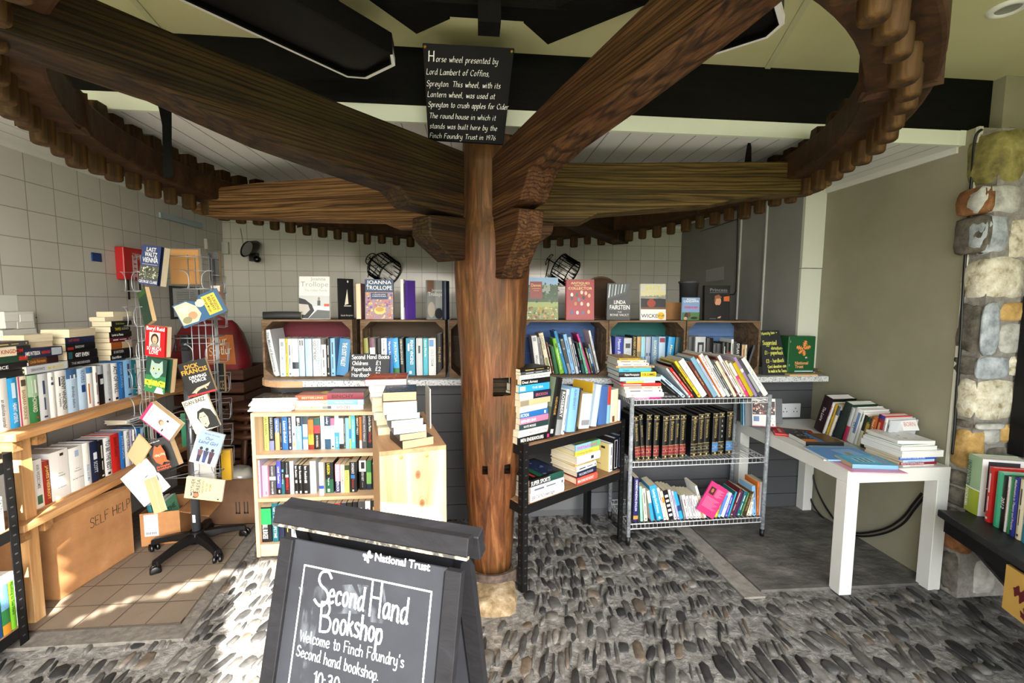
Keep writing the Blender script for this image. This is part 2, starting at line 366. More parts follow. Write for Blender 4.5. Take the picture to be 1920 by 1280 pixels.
M_TRIM = mat('d9dfcc', .5)
M_BLACKB = noisy('black_beam_paint', [(.35, '0a0a09'), (.7, '11110f')], 9, .7, .35, 6, .006, (1, 6, 6), .12)
M_DKBOARD = boards('dark_grey_boards', 2, .125, .2, '4c4d50', .55, .03)
M_MORTAR = noisy('cobble_mortar', [(.3, '5e5c58'), (.5, '7f7d79'), (.72, 'a3a09a')], 34, .95, 1.0, 12, .02)
M_SLAB = noisy('worn_slate_slab', [(.25, '3f3e3b'), (.42, '575550'), (.58, '6d6a64'), (.78, '948e84')], 6, .75, .9, 15, .02, (1, 1.5, 1))
M_GRASS = noisy('grass_outside', [(.3, '26330f'), (.7, '434f1d')], 6, .9, 0)

def floor_stone_mat():
    m, t, b = new_mat('pitched_cobbles')
    g = N(t, 'NewGeometry'); n = N(t, 'TexNoise', Scale=28.0, Detail=8.0); t.links.new(coords(t), n.inputs['Vector'])
    c = ramp(t, g.outputs['Random Per Island'], [(0, '222223'), (.2, '363636'), (.45, '4b4a48'), (.7, '605e5a'), (.9, '75726c'), (.96, '5f4e3d'), (1, '86817a')])
    f = ramp(t, n.outputs[0], [(.3, (.55, .55, .56)), (.6, (1, 1, 1)), (.8, (1.35, 1.33, 1.28))])
    mx = N(t, 'MixRGB', blend_type='MULTIPLY'); mx.inputs[0].default_value = 1
    t.links.new(c, mx.inputs[1]); t.links.new(f, mx.inputs[2]); t.links.new(mx.outputs[0], b.inputs['Base Color'])
    b.inputs['Roughness'].default_value = .62; bump(t, b, n.outputs[0], .7, .008)
    return m
M_COB = floor_stone_mat()
from mathutils import noise as mn
POST = V(.105, 2.27, 0)
TILE_R = [(-1.305, 1.99), (-1.41, 2.9), (-1.38, 4.38)]
def tile_edge(y): return -1.305 - (y - 1.99) * .115
def build_floor():
    b = MB(); nx, ny = 150, 112; x0, x1, y0, y1 = -3.6, 3.6, -.9, 4.45
    vs = []
    for j in range(ny + 1):
        for i in range(nx + 1):
            x = x0 + (x1 - x0) * i / nx; y = y0 + (y1 - y0) * j / ny
            vs.append((x, y, -.008 + .007 * mn.noise(V(x * 5, y * 5, 0)) + .004 * mn.noise(V(x * 19, y * 19, 3))))
    b.add(vs, [(j * (nx + 1) + i, j * (nx + 1) + i + 1, (j + 1) * (nx + 1) + i + 1, (j + 1) * (nx + 1) + i) for j in range(ny) for i in range(nx)], 0, True)
    rnd = random.Random(3)
    def stone(cx, cy, a, L, W, h):
        n = rnd.choice((6, 7, 8, 9)); ca, sa = math.cos(a), math.sin(a); ring = []
        for j in range(n):
            t = 2 * PI * j / n; q = rnd.uniform(.78, 1.1)
            cxx = math.copysign(abs(math.cos(t)) ** .7, math.cos(t)) * L * q; syy = math.copysign(abs(math.sin(t)) ** .75, math.sin(t)) * W * q
            ring.append((cx + cxx * ca - syy * sa, cy + cxx * sa + syy * ca))
        tx, ty = rnd.uniform(-.06, .06), rnd.uniform(-.06, .06)
        def z(px, py, hh): return hh + (px - cx) * tx + (py - cy) * ty
        v = [(px, py, -.03) for px, py in ring] + [(px, py, z(px, py, h - .005)) for px, py in ring]
        v += [(cx + (px - cx) * .8, cy + (py - cy) * .8, z(px, py, h)) for px, py in ring] + [(cx, cy, h + .001)]
        f = [(j, (j + 1) % n, n + (j + 1) % n, n + j) for j in range(n)] + [(n + j, n + (j + 1) % n, 2 * n + (j + 1) % n, 2 * n + j) for j in range(n)]
        f += [(2 * n + j, 2 * n + (j + 1) % n, 3 * n) for j in range(n)]
        b.add(v, f, 1, True)
    y = .5
    while y < 2.98:                          # pitched on edge, long axes running into the room
        L = rnd.uniform(.035, .066); x = -2.6
        while x < 3.0:
            W = rnd.choice((.006, .008, .01, .012, .015, .018, .021, .027)) * rnd.uniform(.85, 1.25); gap = rnd.uniform(.002, .012); cx = x + W
            cy = y + rnd.uniform(-.03, .03) + .05 * mn.noise(V(cx * 1.5, y * 1.5, 2)); x += 2 * W + gap
            if cy > 1.9 and cx < tile_edge(cy) + .08: continue
            if cy > 1.95 and cx > 1.33: continue
            if abs(cx - .11) < .15 and 1.88 < cy < 2.5: continue
            if rnd.random() < .09: continue
            sw = .5 * mn.noise(V(cx * .9, cy * .9, 7)) + .3 * mn.noise(V(cx * 3, cy * 3, 1))
            stone(cx, cy, PI / 2 + sw + rnd.uniform(-.2, .2), L * rnd.uniform(.6, 1.25), W, rnd.uniform(-.006, .006))
        y += 2 * L * .93 + rnd.uniform(.0, .012)
    return struct(b.build('floor', [M_MORTAR, M_COB]))
build_floor()
b = MB(); b.prism([(XL, 1.99, .002), (-1.305, 1.99, .002), (-1.41, 2.9, .002), (-1.38, 4.4, .002), (XL, 4.4, .002)], (0, 0, .012)); struct(b.build('floor_tiled', M_FT))
b = MB()
b.prism([(XL, 1.90, -.01), (-1.24, 1.90, -.01), (-1.305, 1.989, -.01), (XL, 1.989, -.01)], (0, 0, .016)); b.prism([(-1.24, 1.90, -.01), (-1.33, 2.9, -.01), (-1.408, 2.9, -.01), (-1.303, 1.985, -.01)], (0, 0, .016))
struct(b.build('trim_1', noisy('cement_border', [(.3, '5b5751'), (.7, '7b766e')], 30, .9, .6)))
b = MB(); b.prism([(1.40, 2.95, -.01), (1.46, 2.0, -.01), (2.41, 1.985, -.01), (2.41, 2.95, -.01)], (0, 0, .018)); struct(b.build('floor_slab', M_SLAB))
b = MB(); b.prism([(1.31, 2.95, -.01), (1.345, 1.96, -.01), (1.455, 1.96, -.01), (1.395, 2.95, -.01)], (0, 0, .013)); struct(b.build('trim_2', noisy('concrete_kerb', [(.3, '77736c'), (.7, '97928a')], 20, .9, .6)))
b = MB(); b.box((-40, -60, -.06), (40, -.9, -.04)); struct(b.build('ground', M_GRASS))
b = MB(); b.box((XL - .1, -1.5, 0), (XL, YB + .1, 2.6)); struct(b.build('wall_left', M_LT))
b = MB(); b.box((XL, YB, 0), (XR, YB + .1, 2.5)); struct(b.build('wall_back', M_BT))
b = MB(); b.box((XR, 1.975, 0), (XR + .12, YB + .1, 2.30)); struct(b.build('wall_right', M_OLIVE))
b = MB(); b.prism([(2.25, 2.885, .977), (2.34, 2.885, .977), (2.34, YB, .977), (2.122, YB, .977)], (0, 0, ZC - .978)); struct(b.build('wall_panelled', M_GREYW))
b = MB(); b.box((2.25, 2.865, .977), (XR, 2.885, 1.70)); b.box((2.25, 2.862, 1.705), (XR, 2.885, ZC)); struct(b.build('trim_3', mat('cfd0c2', .5)))
b = MB()
for px in (1385, 1432):                      # pale seams of the grey panels
    o = V(2.25, 2.885, 1.6); e = V(-.128, 1.495, 0).normalized(); t = along_x(px, o, e); q = o + e * t
    b.box((q.x - .012, q.y - .006, .98), (q.x + .006, q.y + .006, ZC))
struct(b.build('trim_4', mat('b5b4ae', .5)))
b = MB(); b.box((XL, 2.045, ZC), (XR, YB + .05, ZC + .04)); struct(b.build('ceiling', M_TG))
b = MB(); b.box((XL, 2.025, ZC - .002), (XR, 2.045, 2.302)); b.box((XR - .03, 2.02, ZC - .004), (XR, 2.026, 2.302)); struct(b.build('trim_5', M_TRIM))
b = MB(); b.box((-3.0, 2.03, 2.302), (2.53, 2.26, ZR + .01)); struct(b.build('beam_main', M_BLACKB))
for sgn, nm in ((-1, 'left'), (1, 'right')):  # coving where the tiled walls meet the boards
    pass
b = MB(); b.box((XL, 2.05, ZC - .03), (XL + .02, YB, ZC)); b.box((XL, YB - .02, ZC - .03), (2.1, YB, ZC)); b.box((XR - .012, 2.05, ZC - .03), (XR, 2.86, ZC)); struct(b.build('trim_6', mat('dcdbd5', .5)))
# the round house ceiling: unseen openings added, cut to shape the sun patches on floor, tiles and shelf post
def inside(p, poly):
    c = False
    for (ax, ay), (bx, by) in zip(poly, poly[1:] + poly[:1]):
        if (ay > p[1]) != (by > p[1]) and p[0] < (bx - ax) * (p[1] - ay) / (by - ay) + ax: c = not c
    return c
KX, KY = ZR / .67 * .25, ZR / .67 * .70
SUN_CUTS = [[(-1.27, 2.36), (-1.17, 2.47), (-.35, 2.47), (.02, 1.9), (.05, 1.3), (-.80, 1.2)], [(-1.83, 2.04), (-1.64, 2.20), (-1.56, 2.20), (-1.76, 2.01)], [(-1.60, 2.18), (-1.30, 2.42), (-1.22, 2.36), (-1.50, 2.14)]]
SUN_CUTS = [[(x + KX, y - KY) for x, y in p] for p in SUN_CUTS] + [[(-1.06, -.60), (-.96, -.57), (-1.30, .32), (-1.42, .30)]]
b = MB(); s = .04
def col_runs(x):
    y = -1.5; runs = []; cur = None
    while y < 2.06:
        hole = any(inside((x + s / 2, y + s / 2), p) for p in SUN_CUTS)
        if not hole and cur is None: cur = y
        if hole and cur is not None: runs.append((cur, y)); cur = None
        y += s
    if cur is not None: runs.append((cur, y))
    return runs
x = -3.4
while x < 4.6:
    for y0, y1 in col_runs(x): b.box((x, y0, ZR), (x + s, y1, ZR + .03))
    x += s
struct(b.build('ceiling_roundhouse', M_CREAM))
b = MB()
for (xa, ya), (xb, yb) in (((1.155, 1.45), (1.372, 2.05)), ((-1.19, 1.6), (-1.262, 2.04))):
    d = V(xb - xa, yb - ya, 0).normalized(); n = V(-d.y, d.x, 0) * .012
    p = V(xa, ya, ZR - .006); q = V(xb, yb, ZR - .006); b.prism([p - n, q - n, q + n, p + n], (0, 0, .008))
struct(b.build('trim_7', mat('b9b78f', .7)))
def bar(mb, p, q, w, z0, z1, mat=0):
    d = (V(*q) - V(*p)).normalized(); n = V(-d.y, d.x) * w / 2; p = V(*p); q = V(*q)
    mb.prism([(*(p - n), z0), (*(q - n), z0), (*(q + n), z0), (*(p + n), z0)], (0, 0, z1 - z0), mat)
b = MB(); d = V(-.615, -.788); c = V(0.0, 1.844) + V(-.788, .615) * .085; bar(b, c + d * .13, c + d * 1.3, .17, 2.495, ZR + .001); struct(b.build('beam_hip', M_BLACKB))
b = MB(); d = V(.745, -.667); c = V(.075, 1.844) + V(.667, .745) * .085; bar(b, c + d * .16, c + d * 1.6, .17, 2.495, ZR + .001); struct(b.build('beam_hip', M_BLACKB))
b = MB(); bar(b, (-.2, 1.682), (.34, 1.682), .076, 2.49, ZR + .001); struct(b.build('beam_collar', M_BLACKB))
b = MB(); b.box((.022, 1.56, 2.385), (.098, 1.64, ZR + .001)); struct(b.build('beam_kingpost', M_BLACKB))

b = MB(); b.box((2.535, 1.98, 2.24), (3.6, 2.1, 2.62)); b.box((XR - .0, 2.262, 2.30), (2.6, 2.36, 2.62)); struct(b.build('wall_above_pier', M_OLIVE))

# ------------------------------------------------------------------ stone pier and the wall behind the bench
def superstone(mb, c, h, seed, mat, n=4, pw=5.0, amp=.12):
    vs = []; fs = []; idx = {}; c = V(*c)
    def vert(p):
        k = tuple(round(q, 4) for q in p)
        if k not in idx:
            L = sum(abs(q) ** pw for q in p) ** (1 / pw); u = V(*p) / L
            d = 1 + amp * mn.noise(u * 1.7 + V(seed * 3.1, seed, 0)) + amp * .5 * mn.noise(u * 4 + V(seed, 0, seed))
            idx[k] = len(vs); vs.append(c + V(u.x * h[0], u.y * h[1], u.z * h[2]) * d)
        return idx[k]
    for ax in range(3):
        for sg in (-1, 1):
            for i in range(n):
                for j in range(n):
                    q = []
                    for di, dj in ((0, 0), (1, 0), (1, 1), (0, 1)):
                        p = [0, 0, 0]; p[ax] = sg; p[(ax + 1) % 3] = -1 + 2 * (i + di) / n; p[(ax + 2) % 3] = -1 + 2 * (j + dj) / n; q.append(vert(p))
                    fs.append(q if sg > 0 else q[::-1])
    mb.add(vs, fs, mat, True)
STN = [noisy('stone_' + n, st, sc, .85, .9, 10, .012) for n, st, sc in (
    ('cream_granite', [(.3, '8d8064'), (.45, 'cbc2a8'), (.7, 'efe9d8')], 26), ('mossy_yellow', [(.3, '5c5630'), (.5, '8b8248'), (.75, 'b2a86c')], 14),
    ('blue_grey', [(.3, '6d7479'), (.5, 'a6adb2'), (.75, 'd5dade')], 16), ('ochre', [(.3, '8a6a38'), (.5, 'c09a5a'), (.75, 'ddc58e')], 12),
    ('dark_grey', [(.3, '3e3a34'), (.5, '625c52'), (.75, '847c6e')], 18), ('rust_brown', [(.3, '50341f'), (.5, '83552f'), (.75, 'a97a50')], 14),
    ('pale_grey', [(.3, '8b8a83'), (.5, 'b9b8b0'), (.75, 'dddcd4')], 16))]
M_POINT = noisy('lime_mortar', [(.3, '77726a'), (.6, '96918a'), (.8, 'b0aba2')], 30, .95, .8, 10, .015)
b = MB(); b.box((2.404, 1.873, 0), (2.95, 1.974, 2.26), 7)
PIER = [  # x0, y0, x1, y1 in the photo, stone kind; the corner of the pier runs at about column 1845
    (1816, 234, 1935, 342, 1), (1812, 346, 1850, 396, 5), (1848, 346, 1920, 398, 6), (1804, 402, 1848, 472, 4), (1848, 404, 1893, 474, 2), (1896, 410, 1950, 486, 0),
    (1802, 480, 1925, 560, 0), (1796, 570, 1842, 662, 4), (1842, 570, 1874, 664, 2), (1876, 566, 1940, 602, 3), (1876, 606, 1940, 664, 6), (1790, 670, 1828, 706, 4), (1830, 670, 1892, 710, 2), (1894, 666, 1935, 706, 0),
    (1788, 712, 1914, 788, 0), (1793, 792, 1842, 806, 4), (1844, 792, 1872, 802, 6), (1878, 794, 1914, 832, 3), (1846, 804, 1876, 834, 6), (1786, 808, 1848, 884, 3), (1850, 838, 1930, 872, 4),
    (1776, 888, 1846, 918, 4), (1774, 920, 1850, 958, 4), (1772, 962, 1830, 1002, 4), (1766, 1006, 1828, 1042, 5), (1764, 1044, 1826, 1118, 4), (1828, 1050, 1868, 1116, 6), (1916, 712, 1990, 800, 4), (1918, 812, 1990, 900, 6)]
for i, (xa, ya, xb, yb, k) in enumerate(PIER):
    xc = 1845 - (0 if ya < 900 else 18)
    z1 = atY((xa + xb) / 2, ya, 1.865).z; z0 = max(-.02, atY((xa + xb) / 2, yb, 1.865).z)
    X1 = atY(xb, (ya + yb) / 2, 1.865).x if xb > xc else 2.46
    X0 = 2.392 if xa < xc else atY(xa, (ya + yb) / 2, 1.865).x
    Y1 = atX(xa, (ya + yb) / 2, 2.395).y + .01 if xa < xc else 1.95
    Y0 = 1.862 if xb > xc else 1.88
    superstone(b, ((X0 + X1) / 2, (Y0 + Y1) / 2, (z0 + z1) / 2), ((X1 - X0) / 2 * 1.04, (Y1 - Y0) / 2 * 1.05, (z1 - z0) / 2 * 1.03), i, k)
struct(b.build('wall_stone_pier', STN + [M_POINT]))
b = MB(); rnd = random.Random(5)
w0, w1 = V(2.78, 1.86, 0), V(2.42, -1.25, 0); d = (w1 - w0).normalized(); n = V(-d.y, d.x, 0)
b.prism([w0 + n * .02, w1 + n * .02, w1 + n * .3, w0 + n * .3], (0, 0, 2.56), 7)
z = 0
while z < 2.5:
    hh = rnd.uniform(.09, .17); t = -.05
    while t < 3.1:
        ww = rnd.uniform(.12, .28); c = w0 + d * (t + ww / 2) + n * .05
        MBs = MB(); superstone(MBs, (0, 0, 0), (ww / 2 * .96, .07, hh / 2 * .95), rnd.random() * 50, rnd.choice((0, 2, 4, 4, 6, 6, 3)), 3)
        Mx = frame(c + V(0, 0, z + hh / 2), d, n, V(0, 0, 1)); o = len(b.v)
        b.v += [tuple(Mx @ V(*p)) for p in MBs.v]; b.f += [[q + o for q in f] for f in MBs.f]; b.m += MBs.m; b.sm += MBs.sm
        t += ww
    z += hh
struct(b.build('wall_stone_side', STN + [M_POINT]))

# ------------------------------------------------------------------ the horse wheel: shaft, six arms, rim and cogs turn as one thing
OAK = [('1d1206', '3a2610', '5c3f1e', '7d5a30'), ('1a1405', '33280d', '51401a', '6f5a2a'), ('2a180a', '573519', '85572f', 'a87a4a')]
def oak(name, t, axis=0, patch=None, al=1.6, ac=40, rings=(22, 16), spec=.2): return wood(name, [(.25, t[0]), (.42, t[1]), (.58, t[2]), (.78, t[3])], axis, al, ac, .65, .5, patch, 6.0, rings, spec)
M_OAKD = oak('oak_dark', ('140b04', '24160a', '3a260f', '4f3819'), 0, (2.5, '3f3c17', 'x', .3))
M_OAKR = oak('oak_red_brown', ('22140a', '3f2815', '5e4024', '7d5a38'), 0, (3.0, '5c341a', 'x', .3))
M_OAKG = oak('oak_olive', ('2a1e0c', '493818', '6a5228', '87703c'), 0, (2.0, '4f4a1e', 'x', .3), 1.1, 46, (20, 20))
M_OAKT = oak('oak_tan', ('3c2a16', '644528', '8a6640', 'a98556'), 0, (2.0, '7a5a2e', 'x', .25), 1.1, 46, (20, 20))
M_RIM = oak('oak_rim', ('150c06', '281809', '3d2613', '55381d'), 2, (2.5, '3a2a16', 'x', .3), 8, 12, None)
M_COG = oak('oak_cog', ('1a0f05', '2f1f0b', '493214', '634922'), 2, None, 2.5, 30, None)
M_SHAFT = wood('oak_shaft', [(.22, '1f0d05'), (.40, '47260f'), (.54, '6d4020'), (.66, '8c5f38'), (.78, 'c4a47e')], 2, 3.0, 26, .5, .9, (2.6, '4d3f1e', 'x', .4), 9.0, None, .35)
M_RUST = noisy('rusty_iron', [(.3, '2b2420'), (.55, '54473f'), (.8, '7a6456')], 24, .7, .6)
M_IRON = noisy('black_iron', [(.3, '070707'), (.8, '0e0e0d')], 20, .8, .3, spec=.1)
wheel = thing('horse_wheel', 'huge oak horse wheel with pegged rim turning on a thick timber post', 'wheel', (POST.x, POST.y, 0))
WC = V(.04, 2.25, 1.97)
def tilt(p): return V(p[0], p[1], p[2] + .007 * (p[0] - WC.x) - .035 * (p[1] - WC.y))
# shaft: lathe of rows read off the photo, squared towards the top, with mortise holes
def shaft():
    b = MB(); nth = 48
    prof = [(0.05, .108, .05), (.16, .118, .05), (.32, .125, .05), (.5, .140, .06), (.75, .152, .1), (.9, .160, .1), (1.06, .166, .12), (1.2, .170, .15), (1.45, .182, .2), (1.62, .188, .3), (1.76, .180, .45), (1.84, .16, .6), (1.9, .15, .8), (2.2, .15, .8), (2.233, .15, .8)]
    zs = [p[0] for p in prof]; rows = sorted(set(zs + [zs[0] + (zs[-1] - zs[0]) * i / 60 for i in range(61)]))
    holes = [(-.005, .085, 1.00, 1.09), (-.055, -.028, .60, .645), (.055, .085, .60, .645)]   # x from the axis, z
    for h in holes: rows += [h[2], h[3]]
    rows = sorted(set(round(r, 4) for r in rows))
    def rad(z, th):
        for (z0, r0, s0), (z1, r1, s1) in zip(prof, prof[1:]):
            if z0 <= z <= z1: k = (z - z0) / (z1 - z0); r = r0 + (r1 - r0) * k; sq = s0 + (s1 - s0) * k; break
        else: r, sq = prof[-1][1:]
        q = 8 ** sq * .25 + 1.75; a = (abs(math.cos(th)) ** q + abs(math.sin(th)) ** q) ** (-1 / q); a = 1 + (a - 1) * min(1, sq * 1.4)
        wob = .012 * mn.noise(V(math.cos(th) * 1.3, math.sin(th) * 1.3, z * 1.5)) + .004 * mn.noise(V(math.cos(th) * 5, math.sin(th) * 5, z * 3))
        return r * a + wob
    ths = [2 * PI * i / nth for i in range(nth)]
    for h in holes:                           # grid lines at the hole edges on the camera side
        zc = (h[2] + h[3]) / 2
        for xx in h[:2]: ths.append(2 * PI - math.acos(max(-1, min(1, xx / rad(zc, 1.5 * PI)))))
    ths = sorted(set(round(t, 4) for t in ths)); m = len(ths); vs = []
    for z in rows: vs += [(POST.x + rad(z, t) * math.cos(t), POST.y + rad(z, t) * math.sin(t), z) for t in ths]
    fs = []
    for i in range(len(rows) - 1):
        for j in range(m):
            j2 = (j + 1) % m; tc = (ths[j] + (ths[j2] if j2 else 2 * PI)) / 2; zc = (rows[i] + rows[i + 1]) / 2; xc = rad(zc, tc) * math.cos(tc)
            if tc > PI and any(h[0] < xc < h[1] and h[2] < zc < h[3] for h in holes): continue
            fs.append((i * m + j, i * m + j2, (i + 1) * m + j2, (i + 1) * m + j))
    b.add(vs, fs, 0, True)
    for h in holes:
        yb = POST.y - .155 + .09; yf = POST.y - .135
        x0, x1 = POST.x + h[0], POST.x + h[1]; z0, z1 = h[2], h[3]
        v = [(x0, yf, z0), (x1, yf, z0), (x1, yf, z1), (x0, yf, z1), (x0, yb, z0), (x1, yb, z0), (x1, yb, z1), (x0, yb, z1)]
        b.add(v, [(4, 5, 6, 7), (0, 1, 5, 4), (2, 3, 7, 6), (1, 2, 6, 5), (3, 0, 4, 7)], 1)
    return b.build('shaft', [M_SHAFT, M_OAKD], wheel)
shaft()
def arm(name, ang, outline, thick, m, off=.065, photo=True):
    """an arm: its outline on the side the camera sees, pushed back by its thickness; own frame with x along the timber"""
    d = V(math.cos(ang), math.sin(ang), 0); n = V(-d.y, d.x, 0)
    mid = POST + d * .9
    if n.dot(V(0, 0, 0) - V(mid.x, mid.y, 0)) < 0: n = -n
    O = POST + n * off
    F = frame(O, d, n, V(0, 0, 1)) if d.cross(n).z > 0 else frame(O, d, -n, V(0, 0, 1))
    sg = -1 if d.cross(n).z > 0 else 1
    pts = []
    for q in outline:
        p = atP(q[0], q[1], O, n) if photo else O + d * q[0] + V(0, 0, q[1])
        l = p - O; pts.append((l.dot(d), l.z))
    P = MW[wheel.name].inverted() @ F
    b = MB(); poly = [V(x, 0, z) for x, z in pts]
    b.prism(poly, (0, sg * thick, 0))
    o = b.build(name, m, wheel, xf=P, bevel=.008, seg=2)
    return o
A_LF, A_RF, A_RB, A_LB = math.radians(226), math.radians(290), math.radians(-6), math.radians(164)
arm('arm', A_LF, [(872, 284), (640, 193), (500, 133), (353, 72), (188, 0), (-120, -130), (-120, 10), (0, 60), (130, 104), (279, 158), (298, 164), (400, 213), (500, 260), (640, 312), (747, 350), (775, 382), (872, 407)], .13, M_OAKD)
arm('arm', A_RF, [(922, 296), (960, 252), (1060, 152), (1215, 0), (1300, -90), (1620, -150), (1420, -60), (1340, 14), (1271, 76), (1130, 195), (1040, 268), (992, 318), (975, 374), (922, 408)], .13, M_OAKR)
arm('arm', A_RB, [(978, 318), (1060, 304), (1200, 304), (1480, 302), (1560, 334), (1562, 346), (1540, 358), (1415, 367), (1330, 384), (1200, 394), (1120, 400), (1090, 416), (978, 416)], .13, M_OAKG)
arm('arm', A_LB, [(860, 334), (640, 330), (480, 342), (413, 350), (385, 372), (356, 392), (362, 399), (380, 404), (600, 411), (705, 412), (735, 425), (860, 424)], .13, M_OAKT)
for a in (50, 105): arm('arm', math.radians(a), [(0, 2.16), (1.75, 2.10), (1.75, 1.94), (.6, 1.97), (.45, 1.91), (0, 1.91)], .14, M_OAKD, photo=False)
arm('brace', A_LF, [(806, 402), (874, 407), (873, 488), (853, 489), (818, 455), (806, 440)], .12, M_OAKD, .06)
arm('brace', A_RF, [(922, 408), (958, 388), (974, 390), (970, 438), (940, 520), (922, 523)], .12, M_OAKR, .06)
arm('brace', A_RB, [(974, 414), (1039, 417), (1036, 436), (1003, 460), (976, 467)], .06, M_OAKR, .07)
# rim of six felloes, slightly irregular, and its cogs
def ringpt(r, t, z): return tilt((WC.x + r * math.cos(t), WC.y + r * math.sin(t), z))
RI, RO, RZ0, RZ1 = 1.485, 1.655, 2.035, 2.155
for k in range(6):
    b = MB(); t0 = math.radians(20 + 60 * k); n = 22; vs = []
    for i in range(n + 1):
        t = t0 + math.radians(60) * i / n; wv = .010 * mn.noise(V(math.cos(t) * 3, math.sin(t) * 3, 0)); e = .012 * math.sin(PI * i / n)
        vs += [ringpt(RI - e * .3 + wv, t, RZ0 + wv * .5), ringpt(RO - wv, t, RZ0 + wv * .5), ringpt(RO - wv, t, RZ1 + wv), ringpt(RI - e * .3 + wv, t, RZ1 + wv)]
    fs = [(i * 4 + a, i * 4 + (a + 1) % 4, i * 4 + 4 + (a + 1) % 4, i * 4 + 4 + a) for i in range(n) for a in range(4)] + [(0, 1, 2, 3), tuple(n * 4 + a for a in (3, 2, 1, 0))]
    b.add(vs, [f[::-1] for f in fs])
    for s2 in (0.02, .98):                   # thicker lapped ends
        t = t0 + math.radians(60) * s2
    b.build('rim', M_RIM, wheel, bevel=.012, seg=2)
NC = 86; cogmesh = []
for v in range(4):
    rnd = random.Random(v); b = MB(); r = .030 + rnd.uniform(-.002, .003)
    b.lathe([(0, -.006), (r * .8, -.006), (r * .97, 0), (r, .012), (r * 1.06, .2)], n=12)
    h = .058 + rnd.uniform(-.006, .006); w1, w0 = .033, .041
    b.hexa([(-w0, -w0 * .8, .17), (w0, -w0 * .8, .17), (w0, w0 * .8, .17), (-w0, w0 * .8, .17)], [(-w1, -w1 * .8, .21 + h), (w1, -w1 * .8, .21 + h), (w1, w1 * .8, .21 + h), (-w1, w1 * .8, .21 + h)])
    cogmesh.append(b.data('cog', [M_COG]))
for k in range(NC):
    t = 2 * PI * (k + .3) / NC; rnd = random.Random(k + 40)
    p = ringpt(1.578 + rnd.uniform(-.006, .006), t, WC.z) + V(0, 0, rnd.uniform(-.012, .008))
    o = bpy.data.objects.new('cog', cogmesh[k % 4]); C.objects.link(o); o.parent = wheel
    o.matrix_basis = MW[wheel.name].inverted() @ Matrix.Translation(p) @ Matrix.Rotation(t + rnd.uniform(-.12, .12), 4, 'Z')
# foot: iron strap and the granite block the gudgeon turns in
b = MB(); b.lathe([(.098, 0.06), (.105, .06), (.105, -.0), (.098, -.0)], Matrix.Translation((POST.x, POST.y, -.0)), 24); b.lathe([(0, -.01), (.098, -.01)], Matrix.Translation((POST.x, POST.y, .055)), 20)
b.build('foot', M_RUST, wheel)
st = thing('footing_stone', 'lichen-stained granite block under the foot of the wheel post', 'stone', (POST.x, POST.y - .05, 0))
b = MB(); superstone(b, (POST.x - .005, POST.y - .08, -.03), (.118, .25, .085), 11, 0, 5, 6, .05)
b.build('block', noisy('lichen_granite', [(.3, '4a3d2c'), (.48, '857254'), (.62, 'a8977a'), (.8, 'cfc6b4')], 16, .9, .9, 10, .012), st)
b = MB(); pts = [V(POST.x + .15 * math.cos(a), POST.y - .02 + .15 * math.sin(a), 0) for a in [math.radians(q) for q in range(200, 361, 12)]]
vs = []
for p in pts:
    dd = (p - V(POST.x, POST.y - .02, 0)).normalized()
    vs += [p + V(0, 0, .03), p + dd * .012 + V(0, 0, .03), p + dd * .012 + V(0, 0, .095), p + V(0, 0, .095)]
b.add(vs, [(i * 4 + a, i * 4 + (a + 1) % 4, i * 4 + 4 + (a + 1) % 4, i * 4 + 4 + a) for i in range(len(pts) - 1) for a in range(4)] + [(0, 1, 2, 3), tuple((len(pts) - 1) * 4 + a for a in (3, 2, 1, 0))])
b.build('strap', M_RUST, st)
# black iron hangers that carry the rim
def hanger(rows, y, label):
    b = MB(); vs = []
    for (xa, xb, py) in rows: vs += [atY(xa, py, y), atY(xb, py, y), atY(xb, py, y + .008), atY(xa, py, y + .008)]
    n = len(rows); b.add(vs, [(i * 4 + a, i * 4 + (a + 1) % 4, i * 4 + 4 + (a + 1) % 4, i * 4 + 4 + a) for i in range(n - 1) for a in range(4)] + [(0, 1, 2, 3), tuple((n - 1) * 4 + a for a in (3, 2, 1, 0))])
    o = b.build('iron_hanger', M_IRON); tag(o, label, 'hanger', None); return o
hanger([(298, 325, 92), (292, 325, 186), (298, 322, 205), (304, 322, 235), (305, 322, 280), (306, 325, 333)], 1.74, 'black iron hanger strap coming down over the tiled corner to the wheel rim')
hanger([(1396, 1413, 253), (1403, 1407, 265), (1400, 1409, 276), (1396, 1409, 303), (1396, 1409, 318)], 2.11, 'black waisted iron hanger strap in front of the white fascia, by the plaster wall')

